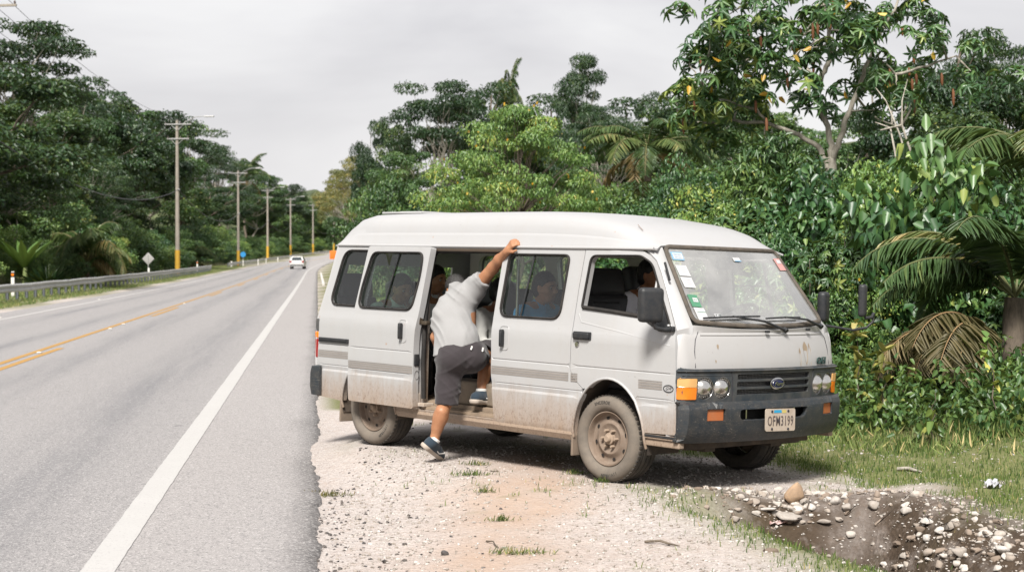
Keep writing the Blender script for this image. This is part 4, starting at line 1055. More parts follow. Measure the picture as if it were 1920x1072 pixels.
MB().box((.24, -.36, 1.555), (.13, .42, .018), M=Matrix.Rotation(R(25), 3, 'Y'), bev=.006).box((.24, .34, 1.555), (.13, .42, .018), M=Matrix.Rotation(R(25), 3, 'Y'), bev=.006).build('sun_visor', M_in, van, 50)
MB().tube([(-1.10, -.62, 1.50), (-1.10, -.62, .45)], .012, 8).tube([(-2.0, .1, 1.58), (-.9, .1, 1.58)], .010, 8).build('grab_rail', M_chrome, van, 60)
MB().tube([(-.55, .60, 1.58), (-.56, .62, .9)], .03, 8).build('belt_pillar', M_in, van, 60)
# dust film and rain runs on the nose
for (y, z, w, h) in ((.385, .90, .030, .085), (.44, .865, .018, .11), (.31, .875, .012, .07), (-.52, .955, .010, .018), (-.55, .86, .006, .012)):
    L = [(y - w, z + h * .6), (y, z + h), (y + w, z + h * .55), (y + w * .7, z - h * .4), (y + w * .2, z - h), (y - w * .5, z - h * .5)]
    vs = [Vector(nose_pt(a, b, .0016)) for a, b in rounded(L, .01)]
    o = MB().add(vs, [tuple(range(len(vs)))]).build('mud_stain', M_runs, nose); orient_out(o, lambda c: Vector((1, 0, 0)))
# ------------------------------------------------------------------ implicit surfaces for bodies and clothes
class Sdf:
    def __init__(s, h=.008): s.h = h; s.ops = []
    def cap(s, a, b, ra, rb=None, k=.03, sub=False):
        s.ops.append(('c', np.array(a, float), np.array(b, float), ra, ra if rb is None else rb, k, sub)); return s
    def chain(s, pts, rs, k=.03):
        for i in range(len(pts) - 1): s.cap(pts[i], pts[i + 1], rs[i], rs[i + 1], k)
        return s
    def ell(s, c, r, M=None, k=.03, sub=False):
        s.ops.append(('e', np.array(c, float), np.array(r, float), np.array(M.to_3x3() if M is not None else Matrix.Identity(3)), 0, k, sub)); return s
    def cut(s, p, n, k=.004): s.ops.append(('p', np.array(p, float), unit(np.array(n, float)), 0, 0, k, True)); return s
    def cutnear(s, p, n, rad, k=.004): s.ops.append(('q', np.array(p, float), unit(np.array(n, float)), rad, 0, k, True)); return s
    def mesh(s, name, m, parent=None, fold=None, grow=0):
        h = s.h; lo = np.full(3, 9e9); hi = -lo
        for o in s.ops:
            if o[6]: continue
            if o[0] == 'c': R_ = max(o[3], o[4]); lo = np.minimum(lo, np.minimum(o[1], o[2]) - R_); hi = np.maximum(hi, np.maximum(o[1], o[2]) + R_)
            if o[0] == 'e': R_ = o[2].max(); lo = np.minimum(lo, o[1] - R_); hi = np.maximum(hi, o[1] + R_)
        lo -= 4 * h + .02; hi += 4 * h + .02
        n = np.ceil((hi - lo) / h).astype(int) + 1; ax = [lo[i] + h * np.arange(n[i]) for i in range(3)]
        D = np.full(n, .5)
        def win(a, b_): return tuple(slice(max(0, int((a[i] - lo[i]) / h)), min(n[i], int((b_[i] - lo[i]) / h) + 2)) for i in range(3))
        for (t, A, B, ra, rb, k, sub) in s.ops:
            mg = max(.04, 2 * k + 3 * h)
            if t == 'c': w_ = win(np.minimum(A, B) - max(ra, rb) - mg, np.maximum(A, B) + max(ra, rb) + mg)
            elif t == 'e': w_ = win(A - B.max() - mg, A + B.max() + mg)
            elif t == 'q': w_ = win(A - ra, A + ra)
            else: w_ = (slice(None),) * 3
            X, Y, Z = np.meshgrid(ax[0][w_[0]], ax[1][w_[1]], ax[2][w_[2]], indexing='ij')
            if X.size == 0: continue
            P = np.stack([X, Y, Z], -1)
            if t == 'c':
                ab = B - A; tt = np.clip((P - A) @ ab / max(ab @ ab, 1e-9), 0, 1); d = np.linalg.norm(P - A - tt[..., None] * ab, axis=-1) - (ra + (rb - ra) * tt)
            elif t == 'e':
                q = (P - A) @ ra / B; k0 = np.linalg.norm(q, axis=-1); k1 = np.linalg.norm(q / B, axis=-1); d = k0 * (k0 - 1) / np.maximum(k1, 1e-6)
            else: d = (P - A) @ B
            C = D[w_]
            if sub:
                e = d if t in 'pq' else -d
                hh = np.clip(.5 - .5 * (C - e) / k, 0, 1); D[w_] = C * (1 - hh) + e * hh + k * hh * (1 - hh)
            else:
                hh = np.clip(.5 + .5 * (C - d) / k, 0, 1); D[w_] = C * (1 - hh) + d * hh - k * hh * (1 - hh)
        if fold is not None:
            X, Y, Z = np.meshgrid(*ax, indexing='ij'); D = D + fold(X, Y, Z)
        D = D - grow
        V, F = surface_nets(D, lo, h)
        o = np_mesh(name, V, F, m, parent, smooth=True); return o
def surface_nets(D, lo, h):
    S = D < 0; nx, ny, nz = D.shape
    c = np.zeros((nx - 1, ny - 1, nz - 1), int)
    for a in (0, 1):
        for b_ in (0, 1):
            for d in (0, 1): c += S[a:nx - 1 + a, b_:ny - 1 + b_, d:nz - 1 + d]
    I = np.argwhere((c > 0) & (c < 8)); num = len(I); idm = np.full(c.shape, -1); idm[tuple(I.T)] = np.arange(num)
    acc = np.zeros((num, 3)); cnt = np.zeros(num)
    cor = [(a, b_, d) for a in (0, 1) for b_ in (0, 1) for d in (0, 1)]
    for p in cor:
        for axn in range(3):
            if p[axn] == 1: continue
            q = list(p); q[axn] = 1
            va = D[I[:, 0] + p[0], I[:, 1] + p[1], I[:, 2] + p[2]]; vb = D[I[:, 0] + q[0], I[:, 1] + q[1], I[:, 2] + q[2]]
            m = (va < 0) != (vb < 0); t = np.where(m, va / np.where(m, va - vb, 1), 0)
            e = np.tile(np.array(p, float), (num, 1)); e[:, axn] += t; acc += e * m[:, None]; cnt += m
    V = lo + h * (I + acc / np.maximum(cnt, 1)[:, None]); Fs = []
    for axn in range(3):
        sl0 = [slice(None)] * 3; sl1 = [slice(None)] * 3; sl0[axn] = slice(0, -1); sl1[axn] = slice(1, None)
        E = np.argwhere(S[tuple(sl0)] != S[tuple(sl1)]); o1, o2 = (axn + 1) % 3, (axn + 2) % 3
        E = E[(E[:, o1] > 0) & (E[:, o2] > 0) & (E[:, o1] < D.shape[o1] - 1) & (E[:, o2] < D.shape[o2] - 1)]
        if not len(E): continue
        ins = S[tuple(E.T)]
        def g(a, b_):
            Q = E.copy(); Q[:, o1] -= a; Q[:, o2] -= b_; return idm[tuple(Q.T)]
        q = np.stack([g(1, 1), g(0, 1), g(0, 0), g(1, 0)], 1); q[~ins] = q[~ins][:, ::-1]; Fs.append(q)
    return V, np.concatenate(Fs)
def skinmat(name, a, b_):
    m, nt, b = nt_new(name); oc = objco(nt); n = noise(nt, oc, 16, 5, .6); nt.links.new(ramp(nt, n, [(.3, [k * .85 for k in a]), (.7, [k * .85 for k in b_])]), b.inputs['Base Color']); b.inputs['Roughness'].default_value = .5
    b.inputs['Subsurface Weight'].default_value = .06; b.inputs['Subsurface Radius'].default_value = (.012, .005, .003); b.inputs['Specular IOR Level'].default_value = .4
    bump(nt, b, noise(nt, oc, 140, 3, .6), .15, .002); return m
def cloth(name, c, var=.1, bs=420):
    c = [k * ALB for k in c] if name in ('light_grey_cotton', 'navy_mesh_shoe', 'charcoal_cotton', 'white_sock') else c
    m, nt, b = nt_new(name); oc = objco(nt); n = noise(nt, oc, 9, 4, .6); f = noise(nt, oc, 260, 2, .5)
    nt.links.new(mixc(nt, math_(nt, 'MULTIPLY', math_(nt, 'ADD', n, f), .5), [k * (1 - var) for k in c], [k * (1 + var) for k in c]), b.inputs['Base Color']); b.inputs['Roughness'].default_value = .9; b.inputs['Specular IOR Level'].default_value = .15
    b.inputs['Sheen Weight'].default_value = .15; bump(nt, b, f, .25, .003); return m
SK1 = skinmat('tanned_skin', (.30, .135, .068), (.39, .19, .10)); SK2 = skinmat('brown_skin', (.38, .18, .10), (.50, .26, .155)); SK3 = skinmat('dark_brown_skin', (.30, .14, .085), (.40, .20, .12))
H_blk = plain('black_hair', (.010, .009, .009), .45, var=.5, scale=60, bmp=.5, bscale=160); H_gry = plain('greying_hair', (.016, .015, .015), .6, var=.9, scale=120, bmp=1, bscale=150, dirt=(.10, .097, .095), dirtamt=.4, dscale=95)
C_shirt = cloth('light_grey_cotton', (.30, .298, .298)); C_short = cloth('charcoal_cotton', (.040, .034, .037), .25); C_sock = cloth('white_sock', (.68, .67, .65)); C_shoe = cloth('navy_mesh_shoe', (.030, .045, .062), .3); C_sole = plain('dusty_shoe_sole', (.46, .41, .36), .8, dirt=(.32, .25, .19), dirtamt=.6, dscale=20)
C_gry = cloth('heather_grey_cotton', (.60, .605, .62), .18); C_khk = cloth('grey_khaki_shirt', (.50, .50, .48), .12); C_blue = cloth('denim_blue_cotton', (.06, .34, .66), .2); C_pale = cloth('pale_aqua_cotton', (.62, .76, .73)); C_wht = cloth('white_cotton', (.74, .73, .78), .05); C_drk = cloth('dark_trousers', (.03, .032, .04), .3)
def folds(amp, dirs, seed=0):
    r = np.random.default_rng(seed); ph = r.random(len(dirs)) * 6
    def f(X, Y, Z):
        o = 0
        for i, (q, p) in enumerate(zip(dirs, ph)):
            q = unit(np.array(q, float)); e1 = unit(np.cross(q, [.3, 1, .2])); e2 = np.cross(q, e1)
            u = X * q[0] + Y * q[1] + Z * q[2]; v = X * e1[0] + Y * e1[1] + Z * e1[2]; w_ = X * e2[0] + Y * e2[1] + Z * e2[2]
            u = u + .03 * np.sin(9 * v + p)      # creases run across q, short and uneven
            nn = vnoise(u * 21 + p, v * 4.2 + w_ * 3.1, 1, seed + i); m_ = np.clip(vnoise(v * 5 + p, u * 4 + w_ * 4, 1, seed + 7 + i) + .35, 0, 1)
            o = o - amp * 1.5 * (1 - np.abs(nn)) ** 3 * m_ + amp * .5 * vnoise(v * 7, u * 8 + w_ * 6, 1, seed + 3)
        return o / math.sqrt(len(dirs))
    return f
def head(sd, c, M, s=1.0, nose=1.0):
    """skull, jaw, nose, brow, lips, ears; M turns the head (x forward, y left, z up)"""
    c = Vector(c); T = lambda x, y, z: tuple(c + M @ (Vector((x, y, z)) * s)); r = lambda *a: tuple(k * s for k in a)
    sd.ell(T(-.012, 0, .022), r(.094, .074, .098), M, .02).ell(T(.030, 0, -.030), r(.062, .058, .080), M, .03).cap(T(.050, -.020, -.088), T(.050, .020, -.088), .020 * s, .020 * s, .03)
    sd.cap(T(.084, -.028, .022), T(.084, .028, .022), .010 * s, .010 * s, .02).cap(T(.088, 0, .012), T(.110, 0, -.024), .008 * s, .014 * s * nose, .012).cap(T(.096, -.014, -.030), T(.096, .014, -.030), .009 * s, .009 * s, .010)
    sd.cap(T(.086, -.018, -.055), T(.086, .018, -.055), .008 * s, .008 * s, .010).cap(T(.083, -.016, -.068), T(.083, .016, -.068), .009 * s, .009 * s, .010)
    for q in (-1, 1):
        sd.cap(T(.062, q * .044, -.020), T(.030, q * .058, -.035), .020 * s, .016 * s, .03); sd.ell(T(.086, q * .032, .004), r(.014, .016, .010), M, .008, True)
        sd.ell(T(-.006, q * .076, -.008), r(.017, .009, .031), M, .010)
    return T
def face_bits(root, T, s=1.0, brow=True):
    w_ = MB(); b_ = MB()
    for q in (-1, 1):
        bm = bmesh.new(); bmesh.ops.create_uvsphere(bm, u_segments=10, v_segments=8, radius=.0125 * s); c = Vector(T(.074, q * .032, .003))
        w_.add([v.co + c for v in bm.verts], [[v.index for v in f.verts] for f in bm.faces], 0)
        bm.free(); bm = bmesh.new(); bmesh.ops.create_uvsphere(bm, u_segments=8, v_segments=6, radius=.0070 * s); c = Vector(T(.0815, q * .032, .003)); w_.add([v.co + c for v in bm.verts], [[v.index for v in f.verts] for f in bm.faces], 1); bm.free()
        b_.tube([T(.091, q * .014, .020), T(.093, q * .030, .027), T(.080, q * .050, .021)], [.003 * s, .0045 * s, .002 * s], 5)
    w_.build('eyes', [plain('eye_white', (.55, .53, .50), .3), plain('dark_iris', (.012, .008, .006), .2)], root, 60); b_.build('eyebrows', H_blk, root, 60)
def person(label, x, y, z, group=None):
    o = empty('person'); o.matrix_world = VM @ Matrix.Translation((x, y, z)); return tag(o, label, 'person', group)
def hand5(sd, wrist, dirv, palmn, s=1.0, curl=.5, side=1):
    """palm, four unequal bent fingers and a thumb; dirv along the hand, palmn out of the palm"""
    w_ = Vector(wrist); d = Vector(dirv).normalized(); n = Vector(palmn); n = (n - d * n.dot(d)).normalized(); r = d.cross(n) * side
    kn = w_ + d * .082 * s
    sd.cap(w_, w_ + d * .03 * s, .024 * s, .026 * s, .02)
    for i, (o_, L) in enumerate(((-.030, .062), (-.010, .072), (.010, .068), (.029, .052))):
        b0 = w_ + d * .025 * s + r * o_ * .7 * s; b1 = kn + r * o_ * s - n * .002; sd.cap(b0, b1, .014 * s, .0115 * s, .012)
        c1 = curl * 1.0; p1 = b1 + (d * math.cos(c1) + n * math.sin(c1)) * L * .45 * s; c2 = curl * 2.1; p2 = p1 + (d * math.cos(c2) + n * math.sin(c2)) * L * .33 * s; c3 = curl * 2.9; p3 = p2 + (d * math.cos(c3) + n * math.sin(c3)) * L * .27 * s
        sd.chain([b1, p1, p2, p3], [.0105 * s, .0095 * s, .0088 * s, .0075 * s], .004)
    t0 = w_ + d * .022 * s - r * .024 * s; t1 = t0 - r * .026 * s + d * .026 * s + n * .012 * s; t2 = t1 - r * .008 * s + d * .030 * s + n * .014 * s
    sd.chain([t0, t1, t2], [.0150 * s, .0115 * s, .0090 * s], .008)

def seated(label, x, y, z, skin, shirt, lean=12, turn=0, hturn=0, htilt=8, s=.94, sleeve='short', hair='short', hairm=None, arms='lap', extra=None, trousers=None, female=False, twist=0, headoff=(0, 0, 0)):
    """seated figure, hip joint at the local origin, facing +x (turn about z)"""
    root = person(label, x, y, z); Rz = Matrix.Rotation(R(turn), 3, 'Z'); L = Matrix.Rotation(R(lean), 3, 'Y')
    U = lambda a, b_, c: tuple(Rz @ (L @ (Vector((a, b_, c)) * s))); G = lambda a, b_, c: tuple(Rz @ (Vector((a, b_, c)) * s))
    bw = .9 if female else 1.0
    sk = Sdf(.008); k = .035
    sk.cap(U(0, -.06, .05), U(0, .06, .05), .11 * s, k=k).cap(U(0, 0, .08), U(.0, 0, .36), .115 * s, .13 * s, k).cap(U(-.02, -.10 * bw, .46), U(-.02, .10 * bw, .46), .075 * s, k=.05)
    nb = U(-.015, 0, .50); hc = Vector(U(.025, 0, .66)) + Vector(headoff); sk.cap(nb, tuple(Vector(hc) + Rz @ Vector((-.02, 0, -.05)) * s), .056 * s * bw, .052 * s * bw, .03)
    MH = Rz @ Matrix.Rotation(R(hturn), 3, 'Z') @ Matrix.Rotation(R(htilt), 3, 'Y'); T = head(sk, hc, MH, s)
    sh = {}; el_ = {}; wr = {}
    for q in (-1, 1):
        sh[q] = Vector(U(-.015, q * .185 * bw, .445))
        if arms == 'lap': el_[q] = Vector(U(.02, q * .245 * bw, .19)); wr[q] = Vector(G(.24, q * .12, .13))
        elif arms == 'wheel': el_[q] = Vector(U(.12, q * .25, .24)); wr[q] = Vector(G(.40, q * .15, .34))
        else: el_[q] = Vector(U(.10, q * .24 * bw, .20)); wr[q] = Vector(G(.36, q * .14, .26))
        sk.chain([sh[q], el_[q], wr[q]], [.050 * s * bw, .040 * s * bw, .027 * s], .025); hand5(sk, wr[q], (wr[q] - el_[q]), Rz @ Vector((.25, -q * .3, -1)), s * .95, .55, side=-q)
        sk.chain([G(.0, q * .09, .0), G(.40, q * .12, .03), G(.42, q * .12, -.36)], [.085 * s, .060 * s, .045 * s], .03)
    sk.mesh('body', skin, root)
    st = Sdf(.008); g = .016
    st.cap(U(0, -.07 * bw, .04), U(0, .07 * bw, .04), .13 * s, k=k).cap(U(0, 0, .06), U(.005, 0, .34), .135 * s, .150 * s * (1 if not female else .92), .05).cap(U(-.02, -.115 * bw, .43), U(-.02, .115 * bw, .43), .088 * s * bw, k=.05).cap(U(-.02, 0, .47), U(-.012, 0, .51), .070 * s, .064 * s, .03)
    if female: st.ell(U(.11, -.06, .30), (.06, .065, .065), None, .03).ell(U(.11, .06, .30), (.06, .065, .065), None, .03)
    else: st.ell(U(.05, 0, .18), (.12 * s, .14 * s, .13 * s), None, .06)
    for q in (-1, 1):
        if sleeve == 'short':
            e = sh[q].lerp(el_[q], .62); st.cap(tuple(sh[q]), tuple(e), .064 * s * bw, .060 * s * bw, .03); st.cutnear(tuple(e), tuple(el_[q] - sh[q]), .085)
        else:
            w2 = el_[q].lerp(wr[q], .86); st.chain([tuple(sh[q]), tuple(el_[q]), tuple(w2)], [.066 * s, .054 * s, .042 * s], .03)
    st.cap(tuple(U(.0, 0, .515)), tuple(U(.0, 0, .60)), .050 * s * bw, .050 * s, .006, True)
    st.mesh('shirt', shirt, root, folds(.006, [(.5, .2, 1), (-.4, .6, .9), (1, .4, .2)], int(abs(x * 100)) % 13))
    if sleeve == 'long' or hair == 'cap' or arms == 'reach':
        cb = MB(); cb.tube([U(.058 * math.cos(t) - .012, .060 * math.sin(t), .515 + .012 * math.cos(t)) for t in np.linspace(-2.7, 2.7, 22)], .014 * s, 6); cb.build('collar', shirt, root, 60)
    tr = Sdf(.012); 
    tr.cap(G(-.02, -.08, .0), G(-.02, .08, .0), .125 * s, k=k)
    for q in (-1, 1): tr.chain([G(.0, q * .09, .0), G(.41, q * .125, .03), G(.44, q * .125, -.38)], [.105 * s, .082 * s, .062 * s], .03)
    tr.mesh('trousers', trousers or C_drk, root, folds(.006, [(.6, .2, .5), (.3, .7, -.6)], 3))
    for q in (-1, 1):
        f = Sdf(.012); f.chain([G(.42, q * .125, -.42), G(.54, q * .13, -.44)], [.045 * s, .038 * s], .02); f.cut(G(0, 0, -.475), (0, 0, -1)); f.mesh('shoe', C_drk, root)
    hs = Sdf(.006); hm = hairm or H_blk; Mh = MH
    if hair in ('short', 'cap'):
        hs.ell(T(-.020, 0, .034), tuple(a * s for a in (.102, .083, .100)), Mh, .01).ell(T(-.060, 0, -.02), tuple(a * s for a in (.062, .074, .075)), Mh, .03)
        hs.ell(T(.095, 0, -.050), tuple(a * s for a in (.105, .12, .105)), Mh, .02, True)
        for q in (-1, 1): hs.ell(T(.0, q * .085, -.03), tuple(a * s for a in (.030, .03, .045)), Mh, .01, True)
    else:   # long hair drawn back
        hs.ell(T(-.020, 0, .036), tuple(a * s for a in (.106, .086, .102)), Mh, .01).ell(T(-.075, 0, -.05), tuple(a * s for a in (.060, .072, .10)), Mh, .03).cap(T(-.115, 0, -.05), T(-.135, .02, -.25), .040 * s, .022 * s, .03)
        hs.ell(T(.085, 0, -.060), tuple(a * s for a in (.095, .12, .118)), Mh, .02, True)
    hs.mesh('hair', hm, root, lambda X, Y, Z: .0022 * np.sin(190 * X + 60 * Z) * np.sin(170 * Y + 40 * Z))
    if hair == 'cap':
        cp = Sdf(.006); cp.ell(T(-.012, 0, .040), tuple(a * s for a in (.108, .088, .092)), Mh, .01); cp.cut(T(0, 0, .030), tuple(Mh @ Vector((-.10, 0, -1)))); cp.cap(T(.085, -.03, .036), T(.150, -.02, .018), .010 * s, .006 * s, .02).cap(T(.085, .03, .036), T(.150, .02, .018), .010 * s, .006 * s, .02).cap(T(.09, 0, .04), T(.155, 0, .020), .010 * s, .006 * s, .02)
        cp.mesh('cap', cloth('black_cap_cloth', (.012, .012, .013), .3), root)
    face_bits(root, T, s)
    if extra: extra(root, T, s)
    return root
def glasses(root, T, s):
    b_ = MB()
    for q in (-1, 1):
        b_.tube([T(.103, q * .034 + .024 * math.cos(t), .002 + .015 * math.sin(t)) for t in np.linspace(0, 6.283, 14, False)], .0016, 5, True); b_.tube([T(.100, q * .058, .006), T(.05, q * .078, .006), T(-.01, q * .080, .002)], .0015, 5)
    b_.tube([T(.103, -.01, .004), T(.106, 0, .006), T(.103, .01, .004)], .0015, 5); b_.build('glasses', M_blk, root, 60)
# passengers and driver (van-local metres)
seated('person with dark hair tied back and heather grey t-shirt sitting inside the open door', -2.82, -.07, .73, SK2, C_gry, 10, 0, 8, 6, .92, 'short', 'long', female=True)
seated('person in black cap, glasses and grey khaki shirt seated behind the climbing man', -2.02, -.10, .64, SK3, C_khk, 14, 6, 10, 14, .94, 'long', 'cap', arms='reach', extra=glasses)
seated('person in blue shirt sitting behind the fixed side window', -1.33, -.24, .68, SK2, C_blue, 10, 0, 6, 4, .95, 'short', 'short')
seated('person in pale aqua shirt seen through the sliding door window', -2.84, -.50, .67, SK2, C_pale, 20, 0, -6, 16, .94, 'short', 'short')
seated('person with short black hair and white t-shirt in the cab looking ahead', -.57, .08, .80, SK1, C_wht, 12, 0, 6, 2, .95, 'short', 'short', arms='wheel')

# ------------------------------------------------------------------ the man climbing in (camera-aligned metres)
cl = empty('person'); cb0 = at(822, 858, 11.8); cl.location = (cb0[0], cb0[1], 0)
tag(cl, 'person in light grey t-shirt and charcoal shorts climbing in through the sliding door', 'person')
def J(u, v, Y): p = at(u, v, Y); return Vector((p[0] - cb0[0], p[1] - cb0[1], p[2]))
hipL, hipR = J(845, 672, 11.76), J(886, 668, 11.84); kneeL = J(836, 748, 11.70); ankL = J(813, 826, 11.66)
kneeR = J(916, 662, 12.06); ankR = J(902, 735, 11.86)
pel = (hipL + hipR) / 2 + Vector((0, 0, .03)); wai = J(859, 640, 11.83); che = J(857, 580, 11.98)
shR, shL = J(890, 543, 11.93), J(842, 586, 11.96); nbk = J(856, 547, 12.10); hd = J(855, 545, 12.28)
elR = J(925, 502, 11.80); wrR = J(950, 472, 11.64); elL = J(817, 632, 11.96); wrL = J(826, 668, 12.14)
sk = Sdf(.007); k = .03
sk.chain([hipL, kneeL, J(826, 782, 11.66), ankL], [.082, .054, .050, .031], .03).cap(J(828, 772, 11.63), J(819, 800, 11.65), .044, .034, .03)
sk.chain([hipR, kneeR, J(911, 692, 11.96), ankR], [.088, .060, .052, .034], .03).cap(J(908, 690, 11.92), J(905, 715, 11.88), .044, .034, .03)
sk.cap(pel, wai, .13, .13, .05).cap(wai, che, .13, .145, .05).cap(shL, shR, .075, .075, .05).cap(nbk, hd - Vector((0, .02, .03)), .058, .055, .03)
sk.chain([shR, elR, J(937, 487, 11.73), wrR], [.055, .043, .042, .027], .02).chain([shL, elL, wrL], [.050, .038, .026], .02)
MHc = Matrix.Rotation(R(90 + 28), 3, 'Z') @ Matrix.Rotation(R(34), 3, 'Y'); Tc = head(sk, hd, MHc, .95)
# right hand hooked over the gutter: palm against the roof edge, fingers bent over and along it
s_ = .95; gx_ = J(962, 456, 11.60)
dW = (J(958, 460, 11.60) - wrR).normalized()
hand5(sk, wrR, dW + Vector((.1, .05, .1)), Vector((.75, .5, -.35)), .98, .62, side=1)
hand5(sk, wrL, (wrL - elL), Vector((.4, -.6, .2)), .92, .4, side=-1)
# feet inside the shoes
toeL = J(825, 859, 11.84); heelL = J(799, 839, 11.64); sk.chain([ankL, heelL.lerp(toeL, .30) + (ankL - heelL.lerp(toeL, .35)).normalized() * .025, heelL.lerp(toeL, .80) + (ankL - heelL.lerp(toeL, .35)).normalized() * .022], [.033, .026, .018], .02)
toeR = J(921, 756, 11.98); heelR = J(892, 753, 11.78); sk.chain([ankR, heelR.lerp(toeR, .30) + Vector((0, 0, .025)), heelR.lerp(toeR, .80) + Vector((0, 0, .022))], [.033, .026, .018], .02)
sk.mesh('body', SK1, cl)
# t-shirt
st = Sdf(.0075)
hemp = (J(815, 662, 11.8) + J(905, 640, 11.8)) / 2; up_ = (che - pel).normalized()
st.cap(pel + Vector((-.01, 0, -.05)), wai, .150, .146, .05).cap(wai, che, .140, .138, .05).cap(che, (shL + shR) / 2, .134, .095, .05).cap(shL + Vector((.01, 0, 0)), shR, .088, .085, .05).ell(J(846, 603, 11.92), (.145, .125, .16), None, .05).cap((shL + shR) / 2, nbk, .095, .068, .04)
st.cap(J(840, 676, 11.77), J(850, 628, 11.85), .108, .12, .04)
eR = shR.lerp(elR, .48); st.cap(shR, eR, .074, .066, .03); eL = shL.lerp(elL, .80); st.cap(shL, eL, .068, .060, .03)
st.cutnear(eR, (elR - shR), .085, .003); st.cutnear(eL, (elL - shL), .085, .003)
hn = (J(815, 664, 11.74) - J(905, 640, 11.84)).cross(Vector((.1, 1, -.1))).normalized(); hn = hn if hn.z < 0 else -hn
st.cut(J(860, 654, 11.8), hn, .004)
st.cap(nbk + Vector((0, .01, .01)), hd, .055, .055, .006, True)
st.mesh('shirt', C_shirt, cl, folds(.014, [(.5, .1, 1), (1, 0, -.35), (.9, .1, .6)], 5))
# shorts
sh_ = Sdf(.0075); hemL = J(836, 756, 11.70); hemR = hipR.lerp(kneeR, .98)
sh_.cap(pel + Vector((-.05, 0, -.02)), pel + Vector((.05, .03, -.02)), .126, .126, .05).cap(pel, wai, .126, .120, .04).cap(hipL, J(836, 768, 11.69), .106, .076, .04).chain([hipR, kneeR, kneeR.lerp(ankR, .22)], [.106, .090, .086], .04).ell(J(849, 676, 11.69), (.098, .10, .10), None, .04).ell(J(886, 670, 11.75), (.10, .095, .10), None, .04)
sh_.cutnear(hemL, Vector((-.06, 0, -1)), .17, .003); sh_.cutnear(kneeR.lerp(ankR, .12), (ankR - kneeR) + Vector((.05, 0, 0)), .16, .003); sh_.cut(wai + Vector((0, 0, .02)), -hn, .004)
sh_.mesh('shorts', C_short, cl, folds(.010, [(.5, .2, 1), (-.5, .1, 1), (1, .2, .2)], 8))
pk = MB(); pk.box(J(884, 652, 11.655), (.012, .004, .028), M=Matrix.Rotation(R(18), 3, 'Y')).box(J(905, 655, 11.70), (.012, .004, .03), M=Matrix.Rotation(R(10), 3, 'Y')); pk.build('pocket_tabs', C_sock, cl)
# hair, ears are on the head
hs = Sdf(.006); hs.ell(Tc(-.020, 0, .030), (.098, .080, .096), MHc, .01).ell(Tc(-.062, 0, -.02), (.056, .070, .075), MHc, .03).ell(Tc(.095, 0, -.050), (.10, .12, .10), MHc, .02, True)
for q in (-1, 1): hs.ell(Tc(.0, q * .085, -.03), (.030, .03, .045), MHc, .01, True)
hs.mesh('hair', H_gry, cl, lambda X, Y, Z: .004 * np.sin(260 * X + 80 * Z) * np.sin(240 * Y + 90 * Z)); face_bits(cl, Tc, .95)
# shoes and socks
def shoe(ank, heel, toe, sole_n):
    f = (toe - heel).normalized(); n = Vector(sole_n); n = (n - f * n.dot(f)).normalized()
    sp_ = empty('shoe'); bpy.data.objects.remove(sp_)
    u_ = Sdf(.006); u_.chain([heel + n * .030, heel.lerp(toe, .5) + n * .026, toe + n * .018 - f * .02], [.042, .044, .034], .025).cap(heel.lerp(toe, .22) + n * .04, ank + (ank - heel) * .0 - n * .005, .040, .043, .03)
    u_.cut(heel + n * .008, -n, .003).cutnear(ank + n * .012, n + f * -.15, .075, .004)
    o = u_.mesh('shoe', C_shoe, cl)
    q = Sdf(.006); q.chain([heel + n * .006 - f * .012, heel.lerp(toe, .5) + n * .006, toe + n * .006], [.043, .047, .037], .02); q.cut(heel - n * .016, -n, .004).cut(heel + n * .016, n, .004); q.mesh('sole', C_sole, o)
    r_ = n.cross(f); sw = MB()
    for sd_ in (-1, 1): sw.tube([heel.lerp(toe, .30) + r_ * sd_ * .046 + n * .030, heel.lerp(toe, .45) + r_ * sd_ * .050 + n * .024, heel.lerp(toe, .72) + r_ * sd_ * .044 + n * .050], .005, 5)
    sw.build('shoe_flash', C_sock, o, 60)
    sk_ = Sdf(.006); sk_.cap(ank - n * .02, ank + n * .026, .042, .040, .01).cut(ank + n * .026, n, .003); sk_.mesh('sock', C_sock, cl)
shoe(ankL, heelL, toeL, ankL - heelL.lerp(toeL, .35)); shoe(ankR, heelR, toeR, Vector((0, 0, 1)))

# ------------------------------------------------------------------ loose things inside the door
def inside_thing(name, label, cat, mk): o = mk(); o.name = name; return tag(o, label, cat)
def van_obj(o): o.matrix_world = VM; return o
bg_ = Sdf(.010); bg_.ell((-1.93, -.50, .60), (.10, .12, .15), None, .03).ell((-1.86, -.50, .54), (.08, .11, .09), None, .03); bag = empty('backpack'); van_obj(bag); tag(bag, 'dark backpack with red piping on the van floor by the door', 'backpack')
bg_.mesh('bag', cloth('dark_nylon', (.02, .02, .025), .3), bag, folds(.005, [(.8, .3, .5), (.3, .7, -.5)], 4)); MB().tube([(-1.845, -.60, .70), (-1.80, -.61, .62), (-1.80, -.60, .53)], .007, 6).build('piping', plain('red_piping', (.5, .03, .03), .5), bag, 60)
gb = Sdf(.008); gb.ell((-1.80, -.66, .450), (.075, .06, .028), None, .02).ell((-1.80, -.66, .475), (.045, .04, .02), None, .02); g_ = gb.mesh('flip_flop', plain('green_foam', (.03, .36, .17), .5), None); van_obj(g_); tag(g_, 'bright green sandal lying on the van floor', 'sandal')
gb = Sdf(.008); gb.ell((-1.56, -.48, .600), (.09, .045, .022), None, .02).cap((-1.62, -.48, .605), (-1.50, -.47, .61), .016, .012, .01); g_ = gb.mesh('rolled_bag', plain('blue_plastic', (.02, .14, .50), .4), None); van_obj(g_); tag(g_, 'small blue plastic bundle on the dark box behind the climber', 'bag')
